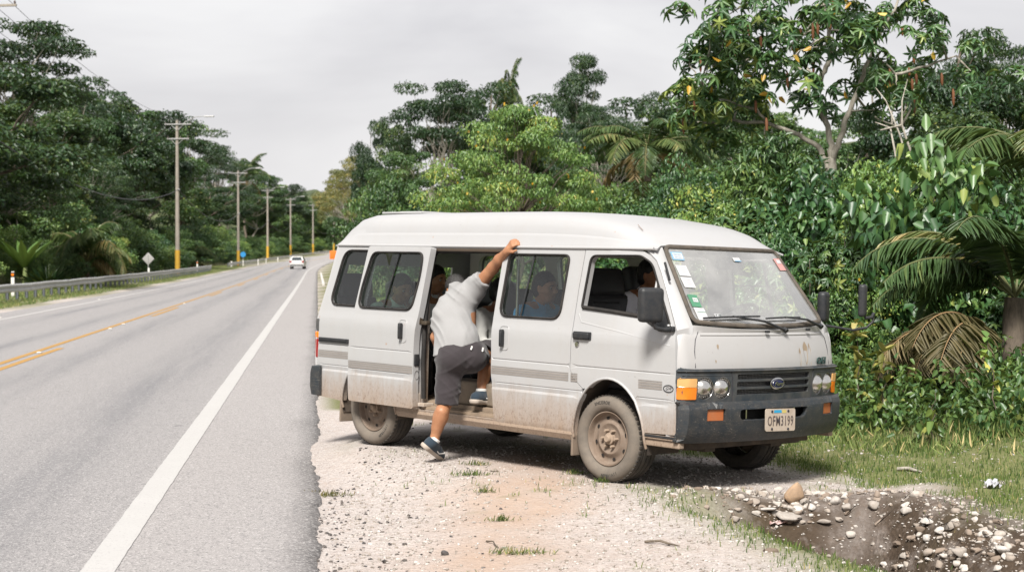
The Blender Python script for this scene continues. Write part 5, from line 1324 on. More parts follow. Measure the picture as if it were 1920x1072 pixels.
# ------------------------------------------------------------------ utility poles, wires
M_conc = plain('weathered_concrete', (.36, .325, .28), .9, var=.2, scale=3, bmp=.2, bscale=30, dirt=(.18, .15, .12), dirtamt=.5, dscale=2)
M_py = plain('yellow_pole_paint', (.62, .36, .025), .7, var=.15, dirt=(.28, .2, .1), dirtamt=.4); M_galv = plain('galvanised_steel', (.42, .43, .43), .55, metal=.4, dirt=(.25, .2, .16), dirtamt=.4); M_ins = plain('brown_insulator', (.10, .07, .06), .3)
M_wire = plain('black_cable', (.035, .035, .04), .6); M_lampg = plain('lamp_housing', (.5, .5, .5), .5)
POLES = [(-32, 66, -2, 'utility pole at the far left edge with only its crossarm in view'), (333, 133, 226, 'nearest tall concrete utility pole with yellow base'), (447, 207, 320, 'second concrete utility pole along the guard rail'), (502, 284, 354, 'third utility pole half covered by greenery'),
         (545, 345, 371, 'fourth utility pole near the far bend'), (587, 388, 382, 'fifth utility pole right of the distant car'), (626, 445, 391, 'sixth and farthest utility pole above the van rear')]
PT = []
for i, (u, Y, vt, lb) in enumerate(POLES):
    X, Yy, zt = at(u, vt, Y); zb = gz(X, Yy); o = empty('utility_pole', (X, Yy, zb), -RB - .012 * i); h = zt - zb; tag(o, lb, 'utility pole')
    ff = 1 + .15 * (i > 2)
    MB().tube([(0, 0, -.5), (0, 0, h * .35), (0, 0, h)], [.20 * ff, .17 * ff, .115 * ff], 12).build('shaft', M_conc, o, 60)
    MB().tube([(0, 0, -.2), (0, 0, 2.0 if i < 3 else 2.4)], [.215 * ff, .206 * ff], 12).build('painted_base', M_py, o, 60)
    for za, w_ in ((h - .35, 1.15 if i else 1.45), (h - 1.55, .95 if i else .5)):
        MB().box((.12, -.14, za), (w_ * 2, .09, .10), bev=.01).box((.0, -.10, za), (.22, .12, .14), bev=.01).tube([(-.55, -.12, za), (0, -.13, za - .5)], .02, 5).tube([(.65, -.12, za), (0, -.13, za - .5)], .02, 5).build('crossarm', M_galv if i != 0 else M_conc, o, 40)
        for xo in (-w_ + .2, .35, w_ + .05): MB().lathe([(0, .16), (.03, .15), (.035, .10), (.06, .08), (.035, .06), (.05, .03), (.03, .0)], Matrix.Translation((xo, -.14, za + .05)) @ Matrix.Rotation(R(90), 4, 'X'), 8).build('insulator', M_ins, o, 60)
    if i > 0:
        MB().tube([(.05, 0, h - .9), (.7, 0, h - .15), (1.6, 0, h + .25), (2.4, 0, h + .30)], [.045, .04, .035, .03], 8).build('lamp_arm', M_galv, o, 60)
        lh = MB(); lh.box((2.75, 0, h + .28), (.85, .24, .13), bev=.05); lh.build('lamp_head', M_lampg, o, 60)
    MB().box((.16, -.12, h * .55), (.2, .12, .12), bev=.02).build('cable_clamp', M_galv, o, 40)
    Rm = Matrix.Rotation(-RB - .012 * i, 3, 'Z'); PT.append([Vector((X, Yy, zb)) + Rm @ Vector(p) for p in ((-.95, -.14, h - .10), (.35, -.14, h - .10), (1.20, -.14, h - .10), (-.75, -.14, h - 1.32), (.16, -.14, h * .55))])
def wire(a, b_, sag, r, label, grp):
    n = 24; pts = [a.lerp(b_, k / n) - Vector((0, 0, sag * 4 * (k / n) * (1 - k / n))) for k in range(n + 1)]
    return tag(MB().tube(pts, r, 5).build('overhead_wire', M_wire, None, 60), label, 'wire', grp)
for i in range(len(PT) - 1):
    gp_ = 'overhead wires between the utility poles'; rr = .012 if i == 0 else .014
    for j, sg in ((0, .9), (1, 1.0), (2, 1.1), (3, 1.0)): wire(PT[i][j], PT[i + 1][j], sg, rr, 'thin overhead wire running from pole to pole', gp_)
    wire(PT[i][4], PT[i + 1][4], 1.7, .030, 'thick low telephone cable sagging between the poles', 'low cables between the utility poles')

# ------------------------------------------------------------------ guard rails
M_rail = plain('guard_rail_steel', (.60, .61, .60), .5, metal=.35, var=.2, scale=1.5, dirt=(.22, .18, .14), dirtamt=.4, dscale=2); M_post = plain('dark_post_steel', (.10, .11, .12), .7)
def guard(s0, s1, t0, label):
    X0, Y0 = ST(s0, t0); o = empty('guard_rail', (float(X0), float(Y0), gz(float(X0), float(Y0)))); tag(o, label, 'guard rail')
    sl_ = np.arange(s0, s1, 2.0); prof = [(.0, .36), (.035, .40), (.035, .45), (-.02, .49), (-.02, .52), (.035, .56), (.035, .61), (.0, .65)]
    vs = []; fs = []; n = len(prof); org = o.location; zs = []
    for s in sl_:
        for d, z in prof:
            x, y = ST(s, t0 + d); vs.append((float(x) - org.x, float(y) - org.y, road_z(s) + .02 + z - org.z + .012 * math.sin(s * .7)))
    for i in range(len(sl_) - 1):
        for k in range(n - 1): fs.append((i * n + k, (i + 1) * n + k, (i + 1) * n + k + 1, i * n + k + 1))
    solidify(MB().add(vs, fs).build('rail_beam', M_rail, o, 30), .012)
    proto = None; step = 1.85 if s0 < 100 else 3.8
    for j, s in enumerate(np.arange(s0 + .4, s1, step)[:70]):
        x, y = ST(s, t0 - .10); p = (float(x) - org.x, float(y) - org.y, float(road_z(s)) - org.z)
        if proto is None:
            proto = MB().box((0, 0, .28), (.09, .012, .78)).box((.045, 0, .28), (.010, .09, .78)).box((-.045, 0, .28), (.010, .09, .78)).build('post', M_post, o); q = proto
        else: q = proto.copy(); COL.objects.link(q); q.parent = o
        q.location = p
    return o
guard(36, 163, -10.5, 'near corrugated steel guard rail on dark posts along the left verge')
guard(190, 420, -10.6, 'far guard rail curving toward the bend')

# ------------------------------------------------------------------ marker posts and signs
M_wp = plain('white_marker_paint', (.72, .70, .66), .6); M_or = plain('orange_reflector', (.80, .20, .01), .3); M_sgn = plain('bare_sign_back', (.42, .41, .40), .5, metal=.3, var=.15)
def marker(u, v, Y, h, label, band=True, grp=None):
    X, Yy, Z = at(u, v, Y); z0 = gz(X, Yy); o = empty('marker_post', (X, Yy, z0), .1); top = max(.7, Z - z0)
    MB().box((0, 0, top / 2 - .05), (.13, .09, top + .1), bev=.03).build('post', M_wp, o, 40)
    if band:
        MB().box((0, 0, top - .12), (.138, .098, .22), bev=.03).build('band', M_blk, o, 40); MB().lathe([(0, .012), (.05, .010), (.055, 0)], Matrix.Translation((0, -.05, top - .12)) @ Matrix.Rotation(math.pi, 4, 'Z'), 14).build('reflector', M_or, o, 60)
    return tag(o, label, 'marker post', grp)
marker(24, 509, Yof(24, -11.3), .6, 'white marker post with black band and orange reflector at the left edge')
marker(370, 490, Yof(370, -11.2), .8, 'marker post with orange top at the end of the near guard rail')
for i, (u, v, Y) in enumerate([(434, 490, 196), (456, 488, 207), (484, 486, 222), (499, 485, 240), (521, 482, 268), (544, 480, 292), (598, 473, 392)]): marker(u, v, Y, .8, 'small white marker post beside the far guard rail', False, 'white marker posts beside the far guard rail')
X, Yy, Z = at(278, 485, Yof(278, -11.6)); z0 = gz(X, Yy); o = empty('road_sign', (X, Yy, z0), -.1); tag(o, 'diamond road sign seen from its bare metal back', 'road sign')
MB().tube([(0, .02, -.3), (0, .02, Z - z0 + .4)], .035, 8).build('sign_post', M_galv, o, 60)
MB().box((0, 0, Z - z0), (.62, .02, .62), M=Matrix.Rotation(R(45), 3, 'Y'), bev=.008).build('sign_plate', M_sgn, o, 40); MB().box((0, -.03, Z - z0), (.05, .03, .55)).build('back_brace', M_galv, o)
X, Yy, Z = at(279, 507, 96); marker(279, 504, Yof(279, -11.3), .8, 'white marker stub under the diamond sign', False)
X, Yy, Z = at(456, 477, 214); z0 = gz(X, Yy); o = empty('road_sign', (X, Yy, z0)); tag(o, 'small round blue sign beside the second pole', 'road sign'); MB().tube([(0, 0, -.3), (0, 0, Z - z0)], .04, 6).build('sign_post', M_galv, o); MB().lathe([(0, .02), (.36, .02), (.36, 0), (0, 0)], Matrix.Translation((0, -.05, Z - z0)) @ Matrix.Rotation(math.pi, 4, 'Z'), 20).build('sign_plate', plain('sign_blue', (.03, .25, .55), .5), o, 40)
X, Yy, Z = at(627, 478, 88); z0 = gz(X, Yy); o = empty('road_sign', (X, Yy, z0)); tag(o, 'orange roadworks panel behind the rear of the van', 'road sign'); MB().tube([(0, .03, -.3), (0, .03, Z - z0)], .03, 6).build('sign_post', M_galv, o); MB().box((0, 0, Z - z0), (.50, .02, .45), bev=.006).build('sign_plate', plain('sign_orange', (.80, .17, .015), .5), o, 40)
# road studs
for i, (s, t) in enumerate([(27.0, -4.53), (36, -4.52), (38.5, -4.53), (43.0, -8.2), (33.8, -8.25), (62, -8.2), (56, -4.54)]):
    x, y = ST(s, t); o = MB().box((0, 0, .012), (.075, .07, .018), rz=-RB, bev=.008).build('road_stud', M_wp, None, 40); o.location = (float(x), float(y), float(road_z(s)) + .004)
    tag(o, 'pale raised road stud beside the yellow line' if t > -6 else 'pale road stud beside the far edge line', 'road stud', 'road studs along the yellow line' if t > -6 else 'road studs along the far edge line')
# white kerb at the far bay
kx = MB()
for k in range(14):
    s = 95 + k * 4.0; x, y = ST(s, .35 - .002 * k); kx.box((float(x), float(y), float(road_z(s)) + .03), (.16, 3.6, .16), rz=RB, bev=.02)
o = kx.build('kerb', plain('chalky_kerb', (.55, .53, .50), .8), None, 40); tag(o, 'pale kerb edging the road beyond the van', 'kerb', kind='structure')

# ------------------------------------------------------------------ distant white hatchback
cs, ct = 186, -2.45; x, y = ST(cs, ct); car = empty('parked_car', (float(x), float(y), float(road_z(cs)) + .004), RB * 1.0 - .07); car.name = 'hatchback_car'; tag(car, 'distant white hatchback driving away with red tail lamps', 'car')
CP = plain('car_white', (.62, .61, .60), .3, spec=.6); CG = plain('car_dark_glass', (.03, .04, .045), .1, spec=.8)
def sect(yv, pr): return [(px, yv, pz) for px, pz in pr]
low = [(-.80, .30), (-.84, .55), (-.82, .90), (.82, .90), (.84, .55), (.80, .30)]
cbm = MB(); secs = [(-1.95, .93, .95), (-1.85, 1, 1), (-1.2, 1.02, 1.0), (1.3, 1.02, 1.0), (1.9, .95, .95), (2.05, .85, .85)]; n = 6; vs = []; fs = []
for yv, sx_, sz_ in secs: vs += [(px * sx_, yv, .28 + (pz - .28) * sz_) for px, pz in low]
for i in range(len(secs) - 1):
    for k in range(n): fs.append((i * n + k, (i + 1) * n + k, (i + 1) * n + (k + 1) % n, i * n + (k + 1) % n))
fs += [tuple(range(n)), tuple((len(secs) - 1) * n + k for k in range(n))]; cbm.add(vs, fs).build('body', CP, car, 40, weld=True)
def cabin(y0, y1, y2, y3, zb, zt, w0, w1, m, nm, grow=0):
    v = [(-w0, y0, zb), (w0, y0, zb), (w0, y3, zb), (-w0, y3, zb), (-w1, y1, zt), (w1, y1, zt), (w1, y2, zt), (-w1, y2, zt)]
    return MB().add(v, [(0, 1, 5, 4), (1, 2, 6, 5), (2, 3, 7, 6), (3, 0, 4, 7), (4, 5, 6, 7), (3, 2, 1, 0)]).build(nm, m, car)
cabin(-1.85, -1.45, .35, 1.25, .90, 1.44, .80, .58, CP, 'cabin'); MB().add([(-.60, -1.815, .98), (.60, -1.815, .98), (.50, -1.55, 1.35), (-.50, -1.55, 1.35)], [(0, 1, 2, 3)]).build('rear_window', CG, car)
for sg in (-1, 1):
    MB().add([(sg * .795, -1.45, .94), (sg * .795, 1.0, .94), (sg * .63, .35, 1.37), (sg * .63, -1.25, 1.37)], [(0, 1, 2, 3)]).build('side_window', CG, car)
    MB().box((sg * .70, -1.90, .84), (.22, .12, .26), bev=.03).build('tail_lamp', M_red, car, 40)
    for yv in (-1.25, 1.3): MB().lathe([(.10, .09), (.20, .09), (.30, .06), (.31, 0), (.30, -.1), (.2, -.12)], Matrix.Translation((sg * .72, yv, .31)) @ Matrix.Rotation(R(-90 * sg), 4, 'Z'), 20).build('wheel', M_tread, car, 40)
    MB().box((sg * .90, .75, .95), (.12, .06, .10), bev=.02).build('door_mirror', CP, car, 40)
MB().box((0, -1.93, .44), (1.5, .10, .20), bev=.03).build('rear_bumper', plain('car_lower_grey', (.15, .15, .15), .6), car, 40); MB().box((0, -1.90, .74), (.42, .02, .12)).build('number_plate', M_paper, car)
# ------------------------------------------------------------------ foliage materials
def leafmat(name, stops, rough=.42, trans=.24, spec=.5, hue=.0):
    m, nt, b = nt_new(name); nt.nodes.remove(b); out = nt.nodes['Material Output']
    tn = node(nt, 'ShaderNodeAttribute', attribute_name='tone').outputs['Fac']
    oi = nt.nodes.new('ShaderNodeObjectInfo').outputs['Random']
    g = node(nt, 'ShaderNodeNewGeometry').outputs['Position']
    f = math_(nt, 'ADD', tn, math_(nt, 'MULTIPLY', math_(nt, 'SUBTRACT', oi, .5), .16), True)
    f = math_(nt, 'ADD', f, math_(nt, 'MULTIPLY', math_(nt, 'SUBTRACT', noise(nt, g, .9, 3), .5), .35), True)
    c = ramp(nt, f, stops)
    p = node(nt, 'ShaderNodeBsdfPrincipled', {'Base Color': c, 'Roughness': rough, 'Specular IOR Level': spec})
    t = node(nt, 'ShaderNodeBsdfTranslucent', {'Color': mixc(nt, .5, c, (.16, .22, .03))})
    mx = node(nt, 'ShaderNodeMixShader', {0: trans, 1: p.outputs[0], 2: t.outputs[0]})
    nt.links.new(mx.outputs[0], out.inputs[0]); return m
L_dark = leafmat('dark_leaves', [(0, (0.008, 0.023, 0.011)), (.45, (0.018, 0.048, 0.018)), (.85, (0.045, 0.084, 0.024)), (1, (0.101, 0.125, 0.032))])
L_mid = leafmat('mid_green_leaves', [(0, (0.020, 0.053, 0.018)), (.4, (0.047, 0.104, 0.030)), (.8, (0.112, 0.174, 0.040)), (1, (0.238, 0.254, 0.064))])
L_deep = leafmat('deep_green_leaves', [(0, (0.010, 0.028, 0.012)), (.4, (0.026, 0.060, 0.020)), (.8, (0.075, 0.118, 0.030)), (1, (0.19, 0.20, 0.05))])
L_light = leafmat('light_green_leaves', [(0, (0.039, 0.093, 0.024)), (.45, (0.106, 0.194, 0.044)), (.8, (0.212, 0.295, 0.066)), (1, (0.439, 0.388, 0.088))])
L_olive = leafmat('olive_leaves', [(0, (0.049, 0.070, 0.021)), (.45, (0.130, 0.139, 0.041)), (.8, (0.244, 0.217, 0.066)), (1, (0.391, 0.264, 0.074))])
L_gloss = leafmat('glossy_leaves', [(0, (0.016, 0.050, 0.021)), (.45, (0.039, 0.102, 0.032)), (.85, (0.098, 0.178, 0.047)), (1, (0.244, 0.295, 0.074))], .40, .22, .55)
L_palm = leafmat('palm_leaves', [(0, (0.023, 0.056, 0.021)), (.45, (0.065, 0.116, 0.038)), (.8, (0.155, 0.194, 0.066)), (1, (0.358, 0.279, 0.118))], .45, .25, .45)
L_grass = leafmat('grass_blades', [(0, (0.036, 0.078, 0.018)), (.45, (0.106, 0.163, 0.038)), (.8, (0.212, 0.256, 0.074)), (1, (0.537, 0.434, 0.206))], .6, .3)
L_yel = leafmat('yellow_leaves', [(0, (.30, .16, .012)), (.6, (.45, .26, .02)), (1, (.52, .38, .08))])
L_brown = leafmat('dry_brown_leaves', [(0, (.09, .06, .022)), (.6, (.19, .13, .055)), (1, (.30, .22, .11))])
def barkmat(name, a, b_):
    m, nt, b = nt_new(name); oc = objco(nt)
    n = noise(nt, mapped(nt, oc, (5, 5, 1.6)), 2.2, 6, .7); nt.links.new(ramp(nt, n, [(.35, a), (.65, b_)]), b.inputs['Base Color']); b.inputs['Roughness'].default_value = .9
    bump(nt, b, n, .5, .02); return m
B_pale = barkmat('pale_bark', (.14, .125, .10), (.36, .335, .285)); B_dark = barkmat('dark_bark', (.05, .04, .03), (.15, .12, .09))

def leaves(P, D, N, L, W, fold=.25, droop=.25, seg=2, tone=None):
    """pointed leaves: base P, axis D, face normal N, length L, width W -> verts, quads, tone"""
    n = len(P); D = unit(D); N = unit(N - D * np.sum(N * D, 1, keepdims=True)); S = np.cross(D, N)
    L = np.broadcast_to(L, (n,))[:, None]; W = np.broadcast_to(W, (n,))[:, None]
    tip = P + D * L - N * L * droop
    l1 = P + D * L * .28 + S * W * .5 + N * W * fold; r1 = P + D * L * .28 - S * W * .5 + N * W * fold
    l2 = P + D * L * .68 + S * W * .38 + N * (W * fold * .7 - L * droop * .45); r2 = P + D * L * .68 - S * W * .38 + N * (W * fold * .7 - L * droop * .45)
    V = np.stack([P, l1, l2, tip, r2, r1], 1).reshape(-1, 3)
    i = np.arange(n)[:, None] * 6
    F = np.concatenate([i + np.array([[0, 1, 2, 3]]), i + np.array([[0, 3, 4, 5]])])
    if tone is None: tone = rng.random(n)
    return V, F, np.repeat(tone, 6)
class Leafy:
    def __init__(s): s.V = []; s.F = []; s.T = []; s.n = 0
    def add(s, vft):
        V, F, T = vft; s.V.append(V); s.F.append(F + s.n); s.T.append(T); s.n += len(V); return s
    def build(s, name, m, parent=None):
        return np_mesh(name, np.concatenate(s.V), np.concatenate(s.F), m, parent, attrs={'tone': np.concatenate(s.T)})
def clump(c, r, n, L, W, up=.35, droop=.3, tone0=.45, tvar=.3, fill=.65):
    """leaves on and inside a flattened ball"""
    d = unit(rng.normal(size=(n, 3)) + np.array([0, 0, up])); q = fill + (1.08 - fill) * rng.random((n, 1))
    P = np.array(c) + d * np.array(r) * q
    N = unit(d * .95 + np.array([0, 0, .50]) + rng.normal(size=(n, 3)) * .42)
    D = unit(d * np.array([.6, .6, .2]) + rng.normal(size=(n, 3)) * .55 - np.array([0, 0, .55]))
    s = .65 + .7 * rng.random(n); t = np.clip(tone0 + tvar * rng.normal(size=n) * .6, 0, 1)
    return leaves(P, D, N, L * s, W * s, .2, droop, tone=t)
def palmate(c, r, n, L, W, k=5, droop=.45, tone0=.4, up=.5):
    """whorls of k leaflets on each of n stalk ends"""
    d = unit(rng.normal(size=(n, 3)) + np.array([0, 0, up])); P = np.array(c) + d * np.array(r) * (.55 + .5 * rng.random((n, 1)))
    out = Leafy(); a0 = rng.random(n) * 6.28; N = unit(np.array([0, 0, .65]) + d * 1.0 + rng.normal(size=(n, 3)) * .25)
    X = unit(np.cross(N, rng.normal(size=(n, 3)))); Y = np.cross(N, X); t = np.clip(tone0 + .25 * rng.normal(size=n), 0, 1); s = .7 + .6 * rng.random(n)
    for j in range(k):
        a = a0 + j * 6.283 / k; D = X * np.cos(a)[:, None] + Y * np.sin(a)[:, None]
        out.add(leaves(P, D, N, L * s, W * s, .15, droop, tone=np.clip(t + .08 * rng.normal(size=n), 0, 1)))
    return np.concatenate(out.V), np.concatenate(out.F), np.concatenate(out.T)

def branch(b, p0, p1, r0, r1, wob=.12, n=6):
    p0 = Vector(p0); p1 = Vector(p1); L = (p1 - p0).length
    pts = [p0.lerp(p1, k / n) + (Vector((random.uniform(-1, 1), random.uniform(-1, 1), random.uniform(-.5, .8))) * wob * L * .5 * math.sin(math.pi * k / n)) for k in range(n + 1)]
    b.tube(pts, [r0 + (r1 - r0) * k / n for k in range(n + 1)], 6); return pts
def tree_proto(name, H, CW, crown, nl, L, W, lm, bark, trunk_r=.16, first=.35, nclump=24, flat=.55, tone=(.35, .6), extra=None, leaf=clump):
    """one tree: tapered trunk, limbs to the leaf masses, crown of single leaves"""
    root = empty(name); tb = MB(); cb = Leafy()
    top = Vector((random.uniform(-.3, .3), random.uniform(-.3, .3), H * .86))
    trunk = branch(tb, (0, 0, -.6), top, trunk_r, trunk_r * .25, .10, 9)
    cs = []
    for k in range(nclump):
        if crown == 'round':
            d = unit(rng.normal(size=3)); q = rng.random() ** .4; c = np.array([d[0] * CW * .5 * q, d[1] * CW * .5 * q, H * (first + (1 - first) * .5) + d[2] * H * (1 - first) * .46 * q])
        elif crown == 'umbrella':
            a = rng.random() * 6.283; q = rng.random() ** .6; c = np.array([math.cos(a) * CW * .5 * q, math.sin(a) * CW * .5 * q, H * (.97 - (1 - first) * (.55 * q ** 1.7 + .4 * rng.random() ** 2.0))])
        elif crown == 'column':
            a = rng.random() * 6.283; h = rng.random(); q = (.55 + .45 * math.sin(h * 3.0)) * rng.random() ** .4; c = np.array([math.cos(a) * CW * .5 * q, math.sin(a) * CW * .5 * q, H * (first + (1 - first) * h * .95)])
        else:       # open: a few masses at the ends of long limbs
            a = k * 2.4 + rng.random(); h = .3 + .7 * rng.random(); q = (.35 + .5 * rng.random()) * (1.05 - .35 * h); c = np.array([math.cos(a) * CW * .5 * q, math.sin(a) * CW * .5 * q, H * (first + (1 - first) * h * .95)])
        cs.append(c)
    rad = CW / math.sqrt(nclump) * {'round': .88, 'umbrella': .82, 'column': .95, 'open': .62}[crown]
    for k, c in enumerate(cs):
        r = rad * (.65 + .7 * rng.random()); fl = flat * (.8 + .5 * rng.random())
        cb.add(leaf(c, (r, r, r * fl), max(8, int(nl / nclump * (.6 + .8 * rng.random()))), L, W, tone0=tone[0] + (tone[1] - tone[0]) * rng.random()))
        if k % (1 if crown in ('open', 'umbrella') else 2) == 0:
            i = min(len(trunk) - 2, max(2, int((.3 + .5 * min(1, c[2] / H)) * len(trunk) * .9 - 1))); branch(tb, trunk[i], Vector(c), trunk_r * .38, trunk_r * .07, .16, 5)
    tb.build('trunk', bark, root, 60); cb.build('crown', lm, root)
    if extra: extra(root, cs, rad)
    root['H'] = 0; del root['H']
    return root
def frond_curve(a, el, Lf, droop, n=14):
    pts = []; p = Vector((0, 0, 0)); e = el
    for k in range(n + 1):
        pts.append(p.copy()); e2 = e - droop * (k / n) ** 1.3
        p = p + Vector((math.cos(a) * math.cos(e2), math.sin(a) * math.cos(e2), math.sin(e2))) * (Lf / n)
    return pts
def palm_fronds(lf, rb, centre, nf, Lf, leaflet, droop=(1.2, 2.3), el=(.35, 1.35), nleaf=34, wl=.045, tone=.45, a_rng=(0, 6.283), dry=None):
    c = Vector(centre)
    for f in range(nf):
        a = a_rng[0] + (a_rng[1] - a_rng[0]) * (f + random.random() * .7) / nf; e = random.uniform(*el); dr = random.uniform(*droop)
        L_ = Lf * random.uniform(.8, 1.1); pts = [c + p for p in frond_curve(a, e, L_, dr)]
        rb.tube(pts, [.022 * Lf / 2.5 * (1 - .85 * k / len(pts)) for k in range(len(pts))], 5, cap=False)
        P = []; D = []; N = []; LL = []
        for k in range(nleaf):
            t = .16 + .83 * k / nleaf; x = t * (len(pts) - 1); i = min(int(x), len(pts) - 2); p = pts[i].lerp(pts[i + 1], x - i); tg = (pts[i + 1] - pts[i]).normalized()
            sd_ = tg.cross(Vector((0, 0, 1))); sd_ = sd_.normalized() if sd_.length > .01 else Vector((1, 0, 0)); up_ = sd_.cross(tg)
            for s in (-1, 1):
                P.append(p); D.append(sd_ * s * .85 + tg * .6 + up_ * .12 + Vector((0, 0, -.25 - .3 * random.random())) + Vector([random.gauss(0, .07) for _ in range(3)])); N.append(up_ + Vector([random.gauss(0, .2) for _ in range(3)]))
                LL.append(leaflet * (math.sin(math.pi * min(1, .12 + t * .86)) ** .6) * random.uniform(.85, 1.1))
        tn = np.clip(tone + .15 * rng.normal() + .12 * rng.normal(size=len(P)), 0, 1)
        lf.add(leaves(np.array(P), np.array(D), np.array(N), np.array(LL), wl, .25, .28, tone=tn))
def palm_proto(name, trunk_h, nf, Lf, leaflet, tone=.45, dry=3, **kw):
    root = empty(name); lf = Leafy(); rb = MB(); tr = MB()
    tp = branch(tr, (0, 0, -.5), (random.uniform(-.15, .15) * trunk_h, random.uniform(-.1, .1) * trunk_h, max(.1, trunk_h)), .15, .11, .06, 8)[-1]
    palm_fronds(lf, rb, tp, nf, Lf, leaflet, tone=tone, **kw)
    tr.build('trunk', B_dark, root, 60); lf.build('fronds', L_palm, root)
    rb.build('frond_stalks', plain('palm_stalk', (.16, .15, .06), .6), root)
    if dry:
        lf2 = Leafy(); r2 = MB(); palm_fronds(lf2, r2, tp + Vector((0, 0, -.1)), dry, Lf * .85, leaflet, droop=(1.6, 2.6), el=(-.2, .5), tone=.6, nleaf=24)
        lf2.build('dry_fronds', L_brown, root)
    return root
def dots(root, cs, rad, n, m, s, name):
    lf = Leafy(); idx = rng.integers(0, len(cs), n); c = np.array(cs)[idx]; d = unit(rng.normal(size=(n, 3)) + np.array([0, 0, .5]))
    P = c + d * rad * np.array([.95, .95, .6]); lf.add(leaves(P, unit(rng.normal(size=(n, 3))), d, s, s * .7, .1, .1)); lf.build(name, m, root)

# ------------------------------------------------------------------ prototypes
PR = {}
PR['broad'] = (tree_proto('broadleaf_tree', 12, 8, 'round', 21000, .21, .10, L_dark, B_dark, .2, .22, 60, .50, (.2, .62)), 12, 8)
PR['broad2'] = (tree_proto('broadleaf_tree', 12, 7.5, 'round', 20000, .19, .095, L_mid, B_pale, .13, .18, 56, .5, (.15, .6)), 12, 7.5)
PR['vine'] = (tree_proto('vine_covered_tree', 12, 5.5, 'column', 20000, .17, .11, L_deep, B_dark, .2, .04, 60, .7, (.2, .72)), 12, 5.5)
PR['umb'] = (tree_proto('umbrella_tree', 10, 11, 'umbrella', 20000, .17, .07, L_dark, B_pale, .13, .45, 60, .20, (.25, .65)), 10, 11)
PR['umb2'] = (tree_proto('umbrella_tree', 10, 11, 'umbrella', 20000, .16, .07, L_olive, B_pale, .13, .35, 64, .20, (.3, .7)), 10, 11)
PR['open'] = (tree_proto('open_crowned_tree', 12, 8, 'open', 11000, .18, .085, L_dark, B_pale, .12, .50, 34, .36, (.3, .65)), 12, 8)
PR['flower'] = (tree_proto('flowering_tree', 6, 7.2, 'umbrella', 22000, .115, .05, L_light, B_dark, .10, .30, 74, .26, (.2, .6), extra=lambda r, c, d: dots(r, c, d, 90, L_yel, .12, 'blossom')), 6, 7.2)
PR['lime'] = (tree_proto('leafy_shrub', 4, 4.2, 'round', 13000, .11, .06, L_light, B_dark, .05, .0, 40, .75, (.2, .65)), 4, 4.2)
PR['bush'] = (tree_proto('leafy_shrub', 4, 4.4, 'round', 13000, .12, .07, L_mid, B_dark, .05, .0, 44, .75, (.12, .6)), 4, 4.4)
PR['bushd'] = (tree_proto('leafy_shrub', 4, 4.4, 'round', 13000, .12, .07, L_gloss, B_dark, .05, .0, 40, .75, (.15, .6)), 4, 4.4)
PR['near'] = (tree_proto('broadleaf_shrub', 3, 3.2, 'round', 6200, .15, .085, L_gloss, B_dark, .035, .0, 44, .8, (.1, .6)), 3, 3.2)
PR['near2'] = (tree_proto('broadleaf_shrub', 3, 3.2, 'round', 1500, .15, .06, L_mid, B_dark, .035, .0, 42, .8, (.15, .62), leaf=lambda c, r, n, L, W, tone0: palmate(c, r, n, L, W, 5, .35, tone0),
               extra=lambda r, c, d: dots(r, c, d, 10, L_yel, .10, 'yellowed_leaves')), 3, 3.2)
PR['near3'] = (tree_proto('broadleaf_shrub', 3, 3.2, 'round', 2600, .24, .15, L_gloss, B_dark, .035, .0, 34, .8, (.2, .68)), 3, 3.2)
PR['lace'] = (tree_proto('feathery_shrub', 3, 2.8, 'umbrella', 8000, .13, .045, L_mid, B_dark, .03, .12, 46, .3, (.25, .65)), 3, 2.8)
PR['palm'] = (palm_proto('coconut_palm', 6.5, 20, 3.4, .75, .5, 4), 8.8, 6)
PR['palms'] = (palm_proto('young_palm', .7, 20, 3.3, .75, .52, 5), 3.2, 6)
for k in PR: PR[k][0]['fresh'] = 1
PLANT_N = 0
def plant(kind, u, vtop, Y, wpx=None, label=None, cat=None, group=None, zb=None, rz=None):
    """place a plant: picture column, row its top reaches, distance, width in picture units -> real metres"""
    global PLANT_N
    proto, H, Wd = PR[kind]; x, y, ztop = at(u, vtop, Y); z0 = gz(x, y) if zb is None else zb
    h = max(.5, ztop - z0); sz = h / H; sx = (wpx / FPX * Y / Wd) if wpx else sz
    if proto.get('fresh'): o = proto; del o['fresh']
    else: o = copy_tree(proto)
    o.location = (x, y, z0); o.scale = (sx, sx, sz); o.rotation_euler = (0, 0, random.uniform(0, 6.28) if rz is None else rz)
    PLANT_N += 1
    return tag(o, label, cat, group)

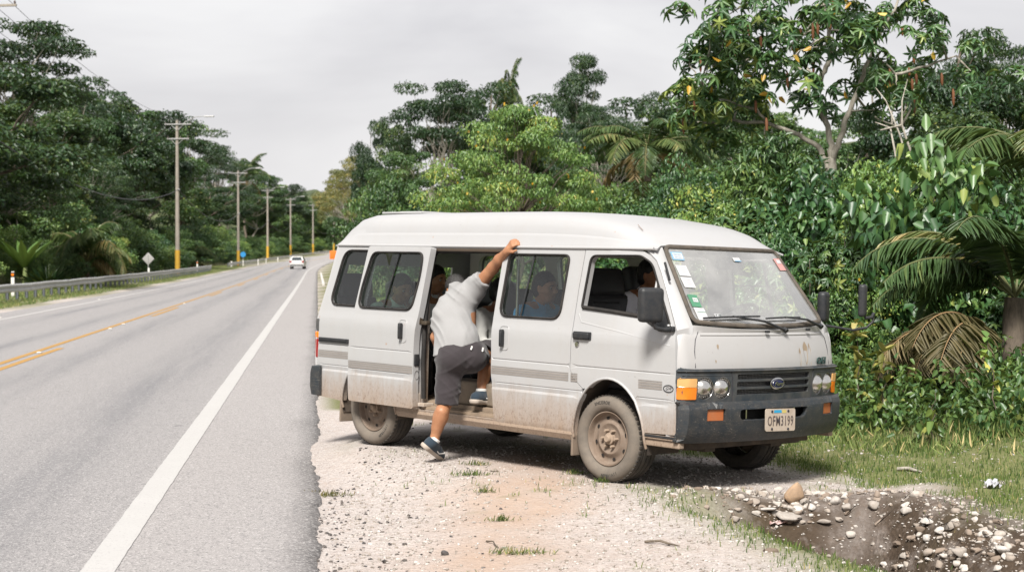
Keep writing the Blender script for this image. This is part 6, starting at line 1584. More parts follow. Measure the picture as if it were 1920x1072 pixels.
# ------------------------------------------------------------------ left side: wooded bank
LT = [  # kind, u, vtop, Y, width px, label
 ('open', 28, 34, 66, 330, 'tall dark tree rising highest at the far left edge'),
 ('broad', -60, 90, 70, 420, 'dark broadleaf tree cut by the left edge of the view'),
 ('broad', 150, 116, 92, 250, 'dark tree with rounded top left of the wires'),
 ('vine', 60, 190, 68, 230, 'dark vine covered tree below the tallest left tree'),
 ('broad2', 118, 150, 80, 170, 'yellowish green leafy tree lit on its top above the bank'),
 ('vine', 195, 178, 90, 150, 'creeper draped tree with pale green right edge'),
 ('broad', 235, 146, 118, 220, 'dark spreading tree on the skyline over the bank'),
 ('broad2', 285, 196, 128, 200, 'mid green tree just left of the nearest utility pole'),
 ('vine', 250, 250, 105, 150, 'dark ivy clad tree behind the hanging cable'),
 ('open', 345, 236, 150, 180, 'sparse tree whose branches show right of the nearest pole'),
 ('vine', 330, 290, 132, 120, 'shaded creeper tree directly behind the nearest pole'),
 ('umb', 408, 266, 205, 150, 'flat topped umbrella tree against the sky over the road'),
 ('broad', 395, 330, 190, 130, 'dark green tree beneath the flat topped umbrella tree'),
 ('palm', 460, 286, 215, 90, 'tall palm on the skyline near the second pole'),
 ('broad2', 430, 340, 180, 110, 'olive green tree left of the second pole'),
 ('broad2', 478, 318, 235, 110, 'leafy tree right of the second pole'),
 ('broad', 515, 318, 265, 90, 'round dark tree above the third pole'),
 ('vine', 500, 380, 225, 80, 'shady tree at the foot of the third pole'),
 ('broad', 545, 350, 305, 80, 'small looking dark tree by the fourth pole'),
 ('broad2', 572, 362, 350, 80, 'distant green tree by the fifth pole'),
 ('vine', 548, 410, 290, 70, 'dense low tree behind the fourth pole'),
 ('bush', 590, 400, 370, 70, 'rounded green thicket left of the far bend'),
 ('broad2', 20, 215, 60, 210, 'olive toned tree at the left edge above the banana plant'),
 ('umb', 168, 292, 66, 190, 'pale green layered umbrella tree on the bank'),
 ('vine', 95, 300, 62, 130, 'dense bright green creeper mound beside the layered tree'),
]
for k, u, v, Y, w_, lb in LT:
    c = {'palm': 'palm', 'bush': 'shrub'}.get(k, 'tree'); near_ = v > 200 and u < 330
    Y = Yof(u, -16.5 - (3 if not near_ else 0) - rng.random() * 3) if u > -40 else 78
    plant(k, u, v, min(Y, 480), w_ * 1.12, lb, c)
plant('palms', 165, 352, Yof(165, -13.4), 190, 'young coconut palm with browning fronds behind the guard rail', 'palm')
plant('palms', 360, 430, Yof(360, -14), 110, 'low palm in shade right of the nearest pole', 'palm')
GL = 'green bushes in the thicket along the left bank'
rs = np.random.default_rng(11)
for k in range(64):
    s = 50 + 3.2 * k * (1 + k * .016); t = -13.6 - rs.random() * 2.0 - (k % 3) * 1.3
    x, y = ST(s, t); x = float(x); y = float(y); h = 1.3 + 1.8 * rs.random() + (k % 3) * 1.3
    kind = ['bush', 'bushd', 'lime', 'bush', 'lace'][int(rs.integers(0, 5))]
    u = 960 + x / y * FPX; v = 485 - (gz(x, y) + h - CAMZ) / y * FPX
    plant(kind, u, v, y, h * 1.35 / y * FPX, 'green bush in the thicket between the guard rail and the trees', 'bush', GL)
# banana plant: paddle leaves
bn = empty('banana_plant', (0, 0, 0)); x, y, z = at(46, 420, Yof(46, -13.2)); bn.location = (x, y, gz(x, y)); tag(bn, 'banana plant with upright paddle leaves at the far left', 'banana plant')
lf = Leafy(); n = 9; a = np.linspace(0, 5.6, n)
lf.add(leaves(np.tile([[0, 0, .9]], (n, 1)), np.stack([np.cos(a) * .55, np.sin(a) * .55, np.full(n, .9)], 1), np.stack([-np.cos(a), -np.sin(a), np.full(n, .8)], 1), 1.9, .46, .12, .25, tone=np.linspace(.3, .75, n)))
lf.build('leaves', L_light, bn); MB().tube([(0, 0, -.2), (.03, 0, .6), (.02, .02, 1.2)], [.14, .12, .07], 8).build('stem', plain('banana_stem', (.16, .20, .07), .6), bn, 60)
# strappy lily clump by the rail
def straps(name, x, y, n, L, label, m=L_dark):
    o = empty(name, (x, y, gz(x, y))); a = rng.random(n) * 6.283; e = .5 + rng.random(n)
    D = np.stack([np.cos(a) * np.cos(e), np.sin(a) * np.cos(e), np.sin(e)], 1); P = np.stack([np.cos(a), np.sin(a), a * 0], 1) * .25 * rng.random((n, 1))
    l = Leafy(); l.add(leaves(P, D, np.array([[0, 0, 1]]) - D * .2, L * (.7 + .5 * rng.random(n)), L * .07, .2, .35)); l.build('blades', m, o)
    return tag(o, label, 'plant')
x, y, z = at(90, 540, Yof(90, -12.2)); straps('strap_leaved_plant', x, y, 160, 1.15, 'dark strap leaved clump just behind the guard rail')

# ------------------------------------------------------------------ right side: wooded slope
RT = [
 ('umb2', 668, 288, 150, 150, 'brownish flat crowned tree left of the van roof'),
 ('broad', 696, 206, 135, 76, 'isolated round dark crown on the skyline'),
 ('umb2', 640, 318, 190, 90, 'olive spreading tree above the far bend'),
 ('broad2', 655, 385, 165, 90, 'green tree by the road beyond the van'),
 ('vine', 738, 218, 100, 90, 'yellow green creeper covered tree left of the bare limbs'),
 ('open', 830, 148, 96, 230, 'thin crowned tree with pale bare limbs'),
 ('broad', 915, 126, 104, 230, 'dark broad tree crowning the right skyline'),
 ('broad', 1040, 158, 112, 260, 'wide dark tree right of the skyline palm'),
 ('palm', 951, 108, 108, 70, 'palm head poking above the right skyline'),
 ('open', 1085, 96, 100, 130, 'slender emergent tree standing above the others'),
 ('umb', 1130, 190, 88, 230, 'layered dark umbrella tree behind the palms'),
 ('broad', 1225, 150, 150, 90, 'small distant tree on the skyline gap'),
 ('broad2', 1290, 170, 120, 190, 'hazy green tree below the skyline gap'),
 ('umb', 1370, 128, 125, 150, 'distant flat tree seen under the big tree'),
 ('broad2', 760, 270, 78, 150, 'olive green tree beneath the yellow green creeper tree'),
 ('bush', 730, 312, 62, 170, 'glossy green small tree over the van roof'),
 ('flower', 965, 196, 38, 330, 'spreading tree dotted with yellow blossom over the van'),
 ('palms', 1130, 318, 29, 260, 'young fan of palm fronds right behind the van roof'),
 ('lime', 905, 318, 44, 190, 'lime green shrub behind the van roof'),
 ('bushd', 1270, 300, 36, 200, 'dark glossy shrub right of the young palm'),
 ('bush', 1060, 300, 48, 200, 'mid green shrub under the flowering tree'),
 ('broad', 1180, 166, 98, 270, 'dark rounded tree behind the coconut palm'),
 ('umb', 1275, 168, 105, 250, 'flat layered tree right of the coconut palm'),
 ('broad2', 1490, 215, 72, 300, 'soft green tree far behind the pale trunk'),
 ('broad', 1380, 215, 84, 280, 'dark tree far behind the left pale limb'),
 ('bush', 1170, 318, 60, 260, 'green small tree beneath the coconut palm'),
 ('broad', 1790, 22, 40, 360, 'dark flat topped tree at the upper right'),
 ('umb', 1880, 60, 44, 330, 'dark spreading tree cut by the right edge'),
 ('broad', 1640, 190, 48, 330, 'deep green tree behind the big white trunked tree'),
 ('broad2', 1440, 190, 60, 260, 'green tree seen between the pale limbs'),
 ('vine', 1800, 190, 33, 250, 'dark ivy covered tree above the right palm'),
 ('broad2', 1560, 250, 46, 240, 'shaded tree behind the fork of the pale trunk'),
]
plant('palms', 1215, 178, 50, 300, 'coconut palm with long drooping fronds', 'palm', zb=at(1215, 318, 50)[2])
for k, u, v, Y, w_, lb in RT:
    c = {'palm': 'palm', 'palms': 'palm', 'bush': 'shrub', 'bushd': 'shrub', 'lime': 'shrub'}.get(k, 'tree'); plant(k, u, v, Y, w_, lb, c)
GR_ = 'green bushes in the thicket on the right slope'
NEAR = [  # the wall of shrubs right behind and beside the van
 ('near2', 1420, 395, 20.5, 330), ('near', 1520, 330, 21, 330), ('near2', 1610, 400, 18.6, 300), ('lime', 1690, 300, 20.5, 330), ('near3', 1735, 300, 17.8, 300), ('near', 1860, 360, 18.5, 330),
 ('near3', 1850, 470, 17.2, 260), ('lime', 1640, 500, 17.6, 230), ('near2', 1930, 520, 17.0, 260), ('lace', 1450, 250, 24, 260), ('near2', 1330, 380, 22.5, 260), ('near', 1250, 420, 23, 250),
 ('near2', 1545, 450, 17.8, 230), ('bush', 1600, 300, 25, 360), ('bushd', 1760, 250, 25, 380), ('bush', 1900, 240, 23, 360), ('lime', 1390, 330, 27, 280), ('bushd', 1500, 420, 19.5, 260), ('lace', 1800, 590, 16.9, 220),
 ('near', 1480, 480, 19.2, 260), ('lime', 1340, 395, 21.5, 250), ('near', 1200, 470, 22, 300)]
NL = {0: 'five fingered leaf shrub right above the windscreen', 1: 'glossy small leaved shrub behind the mirrors', 2: 'shrub with yellowing leaves right of the outer mirror', 3: 'dense dark shrub below the big pale tree', 4: 'large leaved shrub catching light at the upper right',
      5: 'dark shrub behind the drooping palm', 6: 'large glossy leaved shrub near the right edge', 9: 'feathery layered shrub above the windscreen', 14: 'dark shrub under the upper right tree', 16: 'yellow green shrub left of the feathery shrub', 18: 'feathery low shrub right of the dead fronds'}
for i, (k, u, v, Y, w_) in enumerate(NEAR):
    plant(k, u, v, Y, w_, NL.get(i, 'leafy green shrub within the thicket beside the van'), 'shrub', 'leafy shrubs beside the van')
for k in range(40):
    Y = 24 + rs.random() * 60; u = 700 + rs.random() * 1250 if Y < 45 else 640 + rs.random() * 1000; x = (u - 960) / FPX * Y
    s, t = to_st(x, Y)
    if t < 4.5: continue
    vt = (300 if not 980 < u < 1300 else 390) + 95 * rs.random(); h = max(1.2, (485 - vt) / FPX * Y + CAMZ - gz(x, Y))
    plant(['bush', 'bushd', 'lime', 'bush', 'bushd'][k % 5], u, 485 - (gz(x, Y) + h - CAMZ) / Y * FPX, Y, h * 1.5 / Y * FPX, 'green bush in the thicket on the slope behind the van', 'bush', GR_)
# roadside growth beyond the van and at the bend
for s, t, h in ((70, 6, 3.5), (84, 7, 4.5), (100, 7, 5), (120, 8, 6), (145, 8, 6), (175, 8, 7), (210, 8, 8), (250, 9, 8), (300, 9, 9), (350, 10, 10), (400, 10, 10), (450, 4, 10), (470, -6, 10), (480, -16, 11), (440, -24, 12), (500, -30, 12), (400, -22, 10), (520, 12, 12)):
    x, y = ST(s, t); x = float(x); y = float(y); plant(['bush', 'broad2', 'bushd', 'vine'][int(s) % 4] if s > 160 else 'bush', 960 + x / y * FPX, 485 - (gz(x, y) + h - CAMZ) / y * FPX, y, h * 1.4 / y * FPX, 'roadside bush beyond the van towards the far bend', 'bush', 'roadside bushes towards the far bend')

# ------------------------------------------------------------------ the big pale tree on the right
bt = empty('pale_trunked_tree'); YB = 27.0
x, y, z = at(1556, 330, YB); z0 = gz(x, y); bt.location = (x, y, z0)
tag(bt, 'big tree with pale forked trunk, lobed leaves and hanging brown pods', 'tree')
def bp(u, v, dy=0): p = at(u, v, YB); return Vector((p[0] - x, dy, p[2] - z0))
tb = MB(); cbk = Leafy(); pods = MB()
def limb(pts, r0, r1): 
    n = len(pts); q = []
    for i in range(n - 1):
        for k in range(4): q.append(pts[i].lerp(pts[i + 1], k / 4) + Vector((random.gauss(0, .012), random.gauss(0, .012), random.gauss(0, .012))))
    q.append(pts[-1]); tb.tube(q, [r0 + (r1 - r0) * k / (len(q) - 1) for k in range(len(q))], 8); return q
base = Vector((0, 0, -.5))
limb([base, bp(1556, 320), bp(1558, 300)], .10, .085)
T1 = limb([bp(1557, 310), bp(1558, 275), bp(1548, 225, .1), bp(1533, 175, .2), bp(1526, 140, .2), bp(1500, 122, .3), bp(1460, 105, .4), bp(1425, 92, .5)], .062, .014)
T2 = limb([bp(1556, 310), bp(1567, 275, -.1), bp(1580, 225, -.2), bp(1605, 170, -.2), bp(1618, 120, -.3), bp(1640, 70, -.3), bp(1670, 25, -.2), bp(1690, -40, 0)], .058, .014)
T3 = limb([bp(1553, 315), bp(1535, 275, .1), bp(1500, 250, .2), bp(1450, 232, .3), bp(1380, 222, .4), bp(1320, 228, .5), bp(1280, 222, .5)], .055, .012)
T4 = limb([bp(1533, 178, .2), bp(1542, 140, .1), bp(1556, 110, 0), bp(1548, 60, -.2), bp(1530, 0, -.3), bp(1520, -60, -.3)], .055, .015)
T5 = limb([bp(1450, 232, .3), bp(1420, 205, .2), bp(1370, 190, .1), bp(1310, 178, 0)], .03, .01)
T6 = limb([bp(1605, 170, -.2), bp(1650, 150, -.5), bp(1700, 140, -.8), bp(1760, 120, -1)], .04, .012)
T7 = limb([bp(1528, 145, .2), bp(1500, 90, .6), bp(1470, 40, .8), bp(1440, -20, 1)], .04, .012)
T8 = limb([bp(1600, 180, -.2), bp(1640, 215, .3), bp(1700, 235, .5)], .025, .01)
TIPS = [(1330, 40), (1370, 20), (1300, 95), (1345, 90), (1400, 60), (1420, 100), (1440, 20), (1470, 60), (1500, 25), (1540, 30), (1580, 20), (1610, 60), (1650, 40), (1690, 50), (1720, 80), (1560, 80), (1600, 110), (1650, 110), (1700, 125), (1760, 110), (1510, 95), (1460, 130), (1380, 130), (1310, 145), (1270, 190), (1300, 215), (1350, 200), (1400, 190), (1440, 210), (1345, 235), (1660, 170), (1720, 165), (1780, 150), (1620, 215), (1560, 190), (1480, 175), (1290, 165), (1390, -10), (1480, -20), (1560, -30), (1640, -20), (1700, -10), (1430, 165), (1330, 120)]
allp = T1 + T2 + T3 + T4 + T5 + T6 + T7 + T8
for (u, v) in TIPS:
    dy = random.uniform(-1.3, 1.3); c = bp(u, v, dy); j = min(allp, key=lambda p: (p - c).length)
    branch(tb, j, c, .020, .006, .15, 4)
    for q in range(3):
        cc = c + Vector((random.gauss(0, .30), random.gauss(0, .32), random.gauss(0, .20)))
        cbk.add(palmate(cc, (.30, .34, .22), 11, .16, .048, 6, .5, .38 + .12 * random.random() + (.2 if (u < 1420 and v > 140) else 0), .6))
tb.build('trunk', B_pale, bt, 60); cbk.build('crown', L_gloss, bt)
M_pod = plain('rusty_pods', (.17, .065, .025), .7, var=.4)
for k in range(32):
    u, v = random.choice(TIPS); c = bp(u + random.uniform(-25, 25), v + random.uniform(5, 35), random.uniform(-1.2, .6)); l = random.uniform(.12, .32)
    MB().tube([c, c + Vector((.006, 0, -l * .25)), c + Vector((.01, .006, -l * .8)), c + Vector((.012, 0, -l))], [.012, .026, .024, .006], 6).build('seed_pod', M_pod, bt, 60)

lf = Leafy(); n = 26; P = np.array([tuple(bp(*random.choice(TIPS), random.uniform(-1.3, 0))) for _ in range(n)]) + rng.normal(size=(n, 3)) * .15
lf.add(leaves(P, rng.normal(size=(n, 3)) - np.array([0, 0, .6]), rng.normal(size=(n, 3)), .16, .08)); lf.build('yellowed_leaves', L_yel, bt)
# bare tangle right of it
dt = MB(); 
for pts in ([(1700, 300), (1685, 250), (1660, 190), (1640, 165)], [(1712, 300), (1690, 235), (1690, 190), (1700, 150)], [(1680, 300), (1668, 240), (1640, 230)], [(1690, 235), (1650, 245)]):
    q = [Vector(at(u, v, 24 + i * .2)) for i, (u, v) in enumerate(pts)]; dt.tube(q, [.018 - .004 * i for i in range(len(q))], 6)
q0 = Vector(at(1700, 420, 24)); dt.tube([Vector((q0.x, 24, gz(q0.x, 24) - .3)), Vector(at(1705, 330, 24)), Vector(at(1700, 300, 24))], [.03, .022, .018], 6)
o = dt.build('dead_sapling', B_pale, None, 60); tag(o, 'leafless grey sapling tangle right of the pale trunk', 'dead tree')

# ------------------------------------------------------------------ drooping palm at the right, with dead fronds
rp = empty('drooping_palm'); xx, yy, zz = at(1900, 600, 15.4); z0 = gz(xx, yy); rp.location = (xx, yy, z0); tag(rp, 'large palm at the right edge with drooping green fronds', 'palm')
lf = Leafy(); st = MB(); tr = MB(); tp = branch(tr, (0, 0, -.4), (.05, .1, 1.0), .12, .10, .05, 6)[-1]
palm_fronds(lf, st, tp, 8, 1.6, .40, droop=(1.5, 2.3), el=(.5, 1.25), nleaf=58, wl=.024, tone=.36)
palm_fronds(lf, st, tp, 4, 2.0, .44, droop=(1.4, 2.0), el=(.7, 1.2), nleaf=64, wl=.024, tone=.42, a_rng=(2.5, 4.2))
tr.build('trunk', B_dark, rp, 60); lf.build('fronds', L_palm, rp); st.build('frond_stalks', plain('palm_stalk_green', (.14, .15, .06), .6), rp)
ld = Leafy(); sd2 = MB(); palm_fronds(ld, sd2, tp - Vector((.42, .35, .30)), 10, 1.3, .40, droop=(1.1, 1.9), el=(-.1, .6), nleaf=34, wl=.024, tone=.18, a_rng=(2.6, 4.4))
ld.build('dead_fronds', leafmat('dead_palm_leaves', [(0, (.055, .05, .018)), (.5, (.16, .125, .055)), (1, (.36, .28, .17))], .6, .2), rp); sd2.build('dead_stalks', plain('dry_stalk', (.30, .19, .09), .7), rp)
rp2 = empty('drooping_palm'); xx, yy, zz = at(2010, 430, 20); rp2.location = (xx, yy, gz(xx, yy)); tag(rp2, 'palm reaching in from the right edge above the shrubs', 'palm')
lf = Leafy(); st = MB(); tr = MB(); tp = branch(tr, (0, 0, -.4), (-.1, 0, 2.3), .12, .1, .05, 6)[-1]
palm_fronds(lf, st, tp, 9, 2.3, .55, droop=(1.0, 1.8), el=(.3, 1.2), nleaf=58, wl=.026, tone=.45); tr.build('trunk', B_dark, rp2, 60); lf.build('fronds', L_palm, rp2); st.build('frond_stalks', bpy.data.materials['palm_stalk_green'], rp2)

# ------------------------------------------------------------------ grass and weeds (stuff), near plants one by one
def scatter(x0, x1, y0, y1, n, maskf):
    x = x0 + (x1 - x0) * rng.random(n); y = y0 + (y1 - y0) * rng.random(n); k = rng.random(n) < maskf(x, y); return x[k], y[k]
def grass(name, x, y, L, Wd, label, m=L_grass, lean=.5, tone0=.45):
    n = len(x); z = ground_h(x, y) - .005; a = rng.random(n) * 6.283; e = rng.random(n) * lean
    D = np.stack([np.cos(a) * np.sin(e), np.sin(a) * np.sin(e), np.cos(e)], 1); N = np.stack([np.cos(a + 1.57 * rng.random(n)), np.sin(a), a * 0 - .1], 1)
    s = .4 + .9 * rng.random(n) ** 1.5; l = Leafy(); l.add(leaves(np.stack([x, y, z], 1), D, N, L * s, Wd, .1, .35, tone=np.clip(tone0 + .25 * rng.normal(size=n), 0, 1)))
    return tag(l.build(name, m), label, 'grass', kind='stuff')
def not_van(x, y):
    lx = (x - VT.x) * .6767 + (y - VT.y) * -.7362; ly = (x - VT.x) * .7362 + (y - VT.y) * .6767
    return 1.0 * ~((lx > -3.2) & (lx < .9) & (np.abs(ly) < .80))
gm_ = lambda x, y: green_mask(x, y) * (.35 + .65 * (fbm(x, y, 3.2, 61) > -.15))
x, y = scatter(-1.0, 7.5, 7.2, 18.5, 260000, lambda x, y: gm_(x, y) * .62 * not_van(x, y) * (x < .30 * y + .6))
grass('short_grass', x, y, .042, .005, 'short green grass patches on the gravel and around the wash-out')
x, y = scatter(1.8, 8.5, 11.2, 20, 90000, lambda x, y: smooth(.1, 1.6, (x - 2.3) * .6 + (y - 12.9) * .6) * smooth(-.25, .25, fbm(x, y, 2.2, 71)) * not_van(x, y))
grass('tall_grass', x, y, .125, .006, 'long grass and weeds at the edge of the thicket', lean=1.35, tone0=.52)
x, y = ST(36 + 170 * rng.random(90000) ** 1.6, -9.5 - 4.5 * rng.random(90000)); x = np.asarray(x); y = np.asarray(y)
grass('verge_grass', x, y, .10, .012, 'green grass verge beside the guard rail', lean=1.1, tone0=.5)
x, y = ST(16 + 60 * rng.random(26000) ** 1.3, .35 + 4.5 * rng.random(26000)); x = np.asarray(x); y = np.asarray(y); k = (y > 15.5); x = x[k]; y = y[k]
grass('verge_grass', x, y, .10, .010, 'grass verge on the near side beyond the van', lean=.8)
# leafy weeds among the grass
lf = Leafy(); wx, wy = scatter(2.4, 8, 12.6, 18, 1300, lambda x, y: smooth(.2, 1.3, (x - 2.6) * .6 + (y - 13.3) * .6 + .5 * fbm(x, y, 1.2, 88)))
for a, b_ in zip(wx, wy): h = .08 + .30 * random.random(); lf.add(clump((a, b_, gz(a, b_) + h * .8), (.14, .14, h), 30, .065, .036, .4, .25, .55, .3))
tag(lf.build('leafy_weeds', L_mid), 'low leafy weeds carpeting the foot of the thicket', 'weeds', kind='stuff')
def weed(u, v, Y, h, label, n=26, m=L_light, yellow=False):
    X, Yy, Z = at(u, v, Y); o = empty('tall_weed', (X, Yy, gz(X, Yy))); b = MB(); l = Leafy()
    pts = branch(b, (0, 0, -.05), (random.uniform(-.1, .1), random.uniform(-.1, .1), h), .008, .003, .1, 8)
    b.build('stem', B_dark, o); k = rng.integers(3, len(pts), n); P = np.array([tuple(pts[i]) for i in k]); d = rng.normal(size=(n, 3))
    l.add(leaves(P, d + np.array([0, 0, .2]), np.tile([[0, 0, 1.]], (n, 1)) + .3 * d, .13 * (.6 + .7 * rng.random(n)), .06)); l.build('leaves', m, o)
    return tag(o, label, 'plant')
weed(1612, 660, 14.6, .95, 'spindly weed with yellowish leaf tips beside the bumper', 30, leafmat('yellow_green_leaves', [(0, (.12, .13, .03)), (.6, (.26, .24, .06)), (1, (.38, .33, .13))]))
weed(1660, 690, 14.2, .7, 'second yellowish weed right of the bumper', 22, bpy.data.materials['yellow_green_leaves'])
weed(1872, 720, 13.6, .75, 'young sapling with broad pale leaves near the right edge', 18)
weed(1745, 790, 13.2, .45, 'dark stemmed small weed in front of the dead fronds', 14, L_mid)
# tufts on the gravel, one by one
for i, (u, v, s_) in enumerate([(612, 921, 1.0), (882, 905, .8), (975, 1040, .8), (910, 932, .4), (893, 887, .5), (1080, 900, .45), (1130, 915, .4), (940, 978, .45)]):
    d = (CAMZ) / ((v - 485) / FPX); X = (u - 960) / FPX * d; o = empty('grass_tuft', (X, d, gz(X, d))); n = int(150 * s_); a = rng.random(n) * 6.283; e = rng.random(n) * 1.1
    l = Leafy(); P = np.stack([rng.normal(size=n) * .06 * s_ * 1.6, rng.normal(size=n) * .03 * s_, np.zeros(n)], 1); D = np.stack([np.cos(a) * np.sin(e), np.sin(a) * np.sin(e), np.cos(e)], 1)
    l.add(leaves(P, D, np.cross(D, [[0, .3, .2]]) + .01, .038 * (.4 + rng.random(n)), .0035)); l.build('blades', L_grass if i else L_olive, o)
    tag(o, ['dry yellowish grass tuft at the broken asphalt edge', 'grass tuft on the gravel right of the lowered foot', 'grass tuft on the gravel at the bottom middle'][i] if i < 3 else 'tiny green tuft on the pale gravel below the sliding door', 'grass tuft', None if i < 3 else 'tiny tufts on the gravel')

# ------------------------------------------------------------------ stones
def stone_verts(seed, n=1):
    r = np.random.default_rng(seed); bm = bmesh.new()
    P = unit(r.normal(size=(15 if n == 1 else 26, 3))) * (.42 + .12 * r.random((15 if n == 1 else 26, 1))) * np.array([1, .55 + .4 * r.random(), .40 + .35 * r.random()])
    for p in P: bm.verts.new(p)
    h = bmesh.ops.convex_hull(bm, input=bm.verts[:]); bmesh.ops.delete(bm, geom=[v for v in bm.verts if not v.link_faces], context='VERTS')
    bmesh.ops.bevel(bm, geom=bm.edges[:], offset=.035, segments=1, affect='EDGES'); bmesh.ops.triangulate(bm, faces=bm.faces[:]); bmesh.ops.recalc_face_normals(bm, faces=bm.faces[:])
    bm.verts.index_update(); V = np.array([v.co[:] for v in bm.verts]); F = np.array([[v.index for v in f.verts] for f in bm.faces]); bm.free()
    return V, F
ST_ = [stone_verts(k) for k in range(10)]
def pebbles(name, x, y, size, m, label, sink=.25, sm=False):
    Vs = []; Fs = []; n0 = 0; Tn = []
    z = ground_h(x, y); K = rng.integers(0, 10, len(x)); A = rng.random(len(x)) * 6.283; tn = rng.random(len(x))
    for k in range(10):
        i = np.where(K == k)[0]; V, F = ST_[k]
        if not len(i): continue
        c, s = np.cos(A[i])[:, None], np.sin(A[i])[:, None]; X = V[None, :, 0] * c - V[None, :, 1] * s; Yv = V[None, :, 0] * s + V[None, :, 1] * c
        sz = size[i][:, None]; P = np.stack([x[i][:, None] + X * sz, y[i][:, None] + Yv * sz, z[i][:, None] + (V[None, :, 2] + .5 * .4 - sink * .5) * sz], -1)
        Vs.append(P.reshape(-1, 3)); Fs.append((F[None] + (np.arange(len(i)) * len(V))[:, None, None]).reshape(-1, 3) + n0); n0 += len(i) * len(V); Tn.append(np.repeat(tn[i], len(V)))
    o = np_mesh(name, np.concatenate(Vs), np.concatenate(Fs), m, smooth=sm, attrs={'tone': np.concatenate(Tn)}); return tag(o, label, 'stones', kind='stuff')
def stonemat(name, stops):
    m, nt, b = nt_new(name); tn = node(nt, 'ShaderNodeAttribute', attribute_name='tone').outputs['Fac']; g = node(nt, 'ShaderNodeNewGeometry').outputs['Position']
    n = noise(nt, g, 45, 5, .7); c = mixc(nt, math_(nt, 'MULTIPLY', ramp(nt, n, [(.4, 0), (.7, 1)]), .5), ramp(nt, tn, stops), (.22, .175, .135)); c = mixc(nt, 1.0, c, (ALB, ALB, ALB), 'MULTIPLY'); nt.links.new(c, b.inputs['Base Color']); b.inputs['Roughness'].default_value = .9; bump(nt, b, n, .3, .008); return m
S_pale = stonemat('chalky_pebbles', [(0, (.26, .22, .185)), (.5, (.42, .385, .35)), (1, (.60, .57, .54))]); S_wash = stonemat('muddy_wash_stones', [(0, (.13, .095, .07)), (.25, (.26, .20, .155)), (.6, (.40, .355, .31)), (1, (.60, .565, .525))]); S_dark = stonemat('tar_coated_pebbles', [(0, (.02, .02, .024)), (.7, (.05, .05, .056)), (1, (.16, .14, .13))])
x, y = scatter(-1.1, 4.5, 7.3, 13.5, 30000, lambda x, y: (1 - green_mask(x, y) * .8) * smooth(.03, .2, to_st(x, y)[1]) * (1 - .75 * np.exp(-((x - (-.08 + (y - 9) * .10)) / .35) ** 2)) * (x < .3 * y + .5))
pebbles('pale_gravel', x, y, .008 + .026 * rng.random(len(x)) ** 3.5, S_pale, 'loose pale gravel strewn over the shoulder')
x, y = scatter(-1.2, .9, 7.3, 15, 6500, lambda x, y: np.exp(-np.clip(to_st(x, y)[1] - .02, 0, 9) / .36) * (to_st(x, y)[1] > -.06))
pebbles('tar_gravel', x, y, .010 + .028 * rng.random(len(x)) ** 2.5, S_dark, 'dark tarred chips scattered along the asphalt edge')
x, y = scatter(1.0, 4.6, 7.0, 11.6, 15000, lambda x, y: (.25 + .75 * smooth(-.3, .2, fbm(x, y, 2.3, 93))) * 1.0 * stone_band(x, y) + .06 * np.clip(ditch(x, y), 0, 1) + .012 * smooth(1.2, 2, x) * smooth(11.4, 10.8, y))
pebbles('wash_out_stones', x, y, .022 + .085 * rng.random(len(x)) ** 2.2, S_wash, 'rough pale stones filling the wash-out', .42)
def boulder(name, x, y, dims, m, label, rz=0, tilt=0, group=None, seed=1, sink=.2):
    V, F = stone_verts(seed, 1); V = V / np.abs(V).max(0) * .5 * np.array(dims); o = np_mesh(name, V, F, m, smooth=False, attrs={'tone': np.full(len(V), random.random())})
    o.location = (x, y, gz(x, y) + dims[2] * (.5 - sink)); o.rotation_euler = (tilt, tilt * .5, rz); return tag(o, label, 'stone', group)
def gp(u, v, h=0):
    '''ground point seen at column u, row v'''
    d = 6.0
    while d < 30:
        if CAMZ - d * (v - 485) / FPX < gz((u - 960) / FPX * d, d): break
        d += .02
    return (u - 960) / FPX * d, d
x, y = gp(1490, 945); boulder('boulder', x, y, (.17, .11, .17), stonemat('tan_stone', [(0, (.34, .22, .13)), (1, (.44, .30, .19))]), 'upright tan stone, largest in the wash-out', .5, .4, seed=3)
for i, (u, v, w_, d_, h_) in enumerate([(1440, 962, .17, .12, .05), (1475, 975, .22, .16, .05), (1640, 958, .09, .08, .07), (1740, 985, .13, .09, .07), (1780, 995, .12, .1, .08), (1590, 960, .09, .07, .06), (1568, 945, .08, .06, .06), (1508, 950, .09, .07, .07), (1700, 965, .08, .07, .05), (1740, 1015, .09, .07, .05), (1850, 1010, .11, .09, .07), (1880, 1040, .1, .1, .06), (1400, 945, .07, .06, .05), (1420, 930, .07, .06, .05), (1545, 985, .14, .06, .05), (1800, 1045, .12, .1, .07)]):
    x, y = gp(u, v, .22); boulder('pale_stone', x, y, (w_, d_, h_), S_pale, ['broad flat chalky slab lying in the near side of the wash-out', 'second flat chalky slab sloping toward the dirt of the wash-out'][i] if i < 2 else 'pale fist sized stone bedded in the wash-out', random.random() * 3, .1, 'pale stones in the wash-out' if i > 1 else None, seed=20 + i)
for i, (u, v, s_, lb) in enumerate([(1118, 913, .055, 'dark stone on the gravel just in front of the front wheel'), (834, 1042, .045, 'black round stone alone on the pale gravel at the bottom'), (640, 945, .045, 'black stone near the broken asphalt edge'), (722, 1058, .04, 'small black stone at the bottom near the asphalt edge')]):
    x, y = gp(u, v); boulder('dark_stone', x, y, (s_, s_ * .8, s_ * .75), S_dark, lb, seed=40 + i)
x, y = gp(927, 885); boulder('pale_stone', x, y, (.06, .04, .03), S_pale, 'small white stone on the gravel below the open door', seed=50)
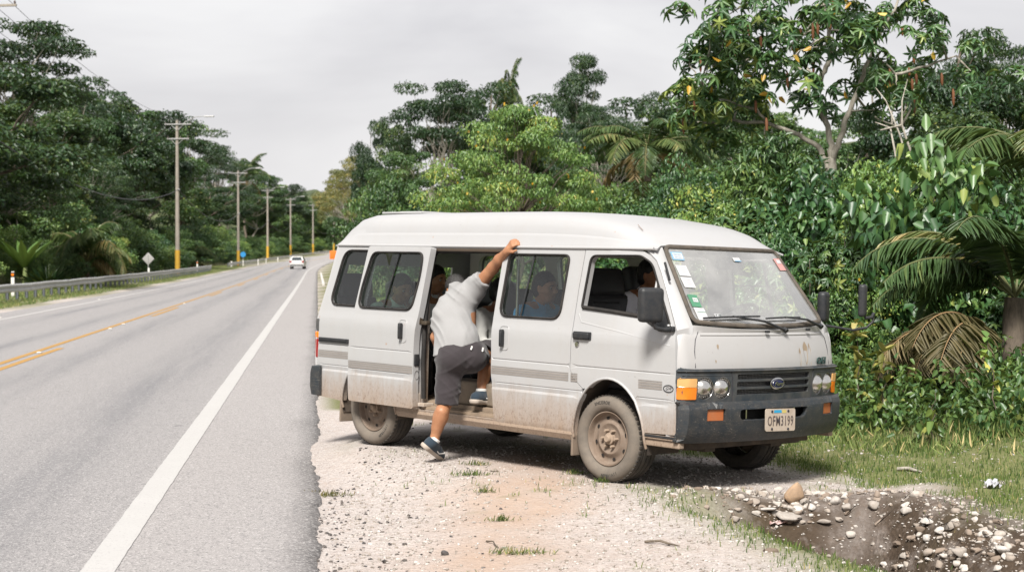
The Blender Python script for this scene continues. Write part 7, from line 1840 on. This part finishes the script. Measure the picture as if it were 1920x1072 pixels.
# litter and dry sticks
def stick(u0, v0, u1, v1, r, label, m=B_dark):
    a = gp(u0, v0); b_ = gp(u1, v1); A = Vector((*a, gz(*a) + r)); Bv = Vector((*b_, gz(*b_) + r)); o = MB().tube([A, A.lerp(Bv, .4) + Vector((.01, .01, .012)), A.lerp(Bv, .7) + Vector((0, .008, .004)), Bv], [r, r * .9, r * .8, r * .4], 6).build('dry_stick', m, None, 60); return tag(o, label, 'stick')
stick(1210, 1020, 1275, 1028, .008, 'thin dark stick on the gravel near the grass ridge'); stick(1685, 884, 1730, 889, .016, 'broken pale branch lying on the grass beyond the wash-out', B_pale); stick(912, 1018, 935, 1030, .005, 'tiny twig on the gravel')
def litter(name, u, v, w_, d_, m, label, h=.02):
    X, Yy = gp(u, v, .1); vs = []; n = 7
    for j in range(n):
        for i in range(n): vs.append(((i / (n - 1) - .5) * w_, (j / (n - 1) - .5) * d_, h * (1 + 1.2 * math.sin(i * 2.1 + j) * math.cos(j * 1.7)) + random.uniform(0, h * .5)))
    fs = [(j * n + i, j * n + i + 1, (j + 1) * n + i + 1, (j + 1) * n + i) for j in range(n - 1) for i in range(n - 1)]
    o = MB().add(vs, fs).build(name, m, None, 60); o.location = (X, Yy, gz(X, Yy) + .01); o.rotation_euler = (.35, 0, .4); solidify(o, .002); return tag(o, label, 'litter')
litter('crumpled_bag', 1862, 916, .105, .07, plain('white_plastic_litter', (.62, .62, .64), .4, dirt=(.05, .05, .09), dirtamt=.6, dscale=18), 'crumpled white plastic litter with dark print on the right grass', .02)
litter('plastic_wrapper', 1465, 990, .16, .02, plain('red_white_litter', (.62, .55, .52), .4, dirt=(.6, .06, .04), dirtamt=.5, dscale=12), 'pale wrapper strip with red marks on the grass ridge', .012)

# ------------------------------------------------------------------ far hills
def hill(name, u0, u1, Y, prof, label, dp=160):
    xs_ = np.linspace((u0 - 960) / FPX * Y, (u1 - 960) / FPX * Y, 60); vs = []; dep = np.linspace(0, 1, 14); us = 960 + xs_ / Y * FPX
    top = CAMZ + (485 - np.interp(us, [p[0] for p in prof], [p[1] for p in prof])) / FPX * Y
    for d in dep:
        yy = Y - dp + 2 * dp * d; k = math.sin(math.pi * min(d * 1.0, 1)) ** .8; z = (top + 4) * k - 4 + 2.5 * fbm(xs_, xs_ * 0 + yy, .05, 5) * k; vs.append(np.stack([xs_, xs_ * 0 + yy, z], -1))
    V = np.array(vs); i = np.arange(14 * 60).reshape(14, 60); F = np.stack([i[:-1, :-1], i[:-1, 1:], i[1:, 1:], i[1:, :-1]], -1).reshape(-1, 4)
    m, nt, b = nt_new('wooded_hill'); g = node(nt, 'ShaderNodeNewGeometry').outputs['Position']; nt.links.new(ramp(nt, noise(nt, g, .12, 6, .75), [(.35, (.025, .045, .02)), (.65, (.10, .12, .05))]), b.inputs['Base Color']); b.inputs['Roughness'].default_value = 1
    bump(nt, b, noise(nt, g, .25, 5, .7), 1, 3)
    return tag(np_mesh(name, V.reshape(-1, 3), F, m, smooth=True), label, 'hill', kind='structure')
hill('hills', 430, 800, 900, [(430, 400), (540, 372), (570, 362), (598, 357), (615, 364), (660, 352), (800, 360)], 'distant wooded hills at the end of the road')
hill('hills', -200, 520, 420, [(-200, 300), (100, 300), (300, 330), (440, 375), (520, 440)], 'wooded ridge behind the left trees', 60)
hill('hills', 690, 2300, 300, [(690, 440), (760, 370), (900, 330), (1200, 290), (1500, 280), (1900, 250), (2300, 240)], 'wooded ridge behind the right trees', 60)
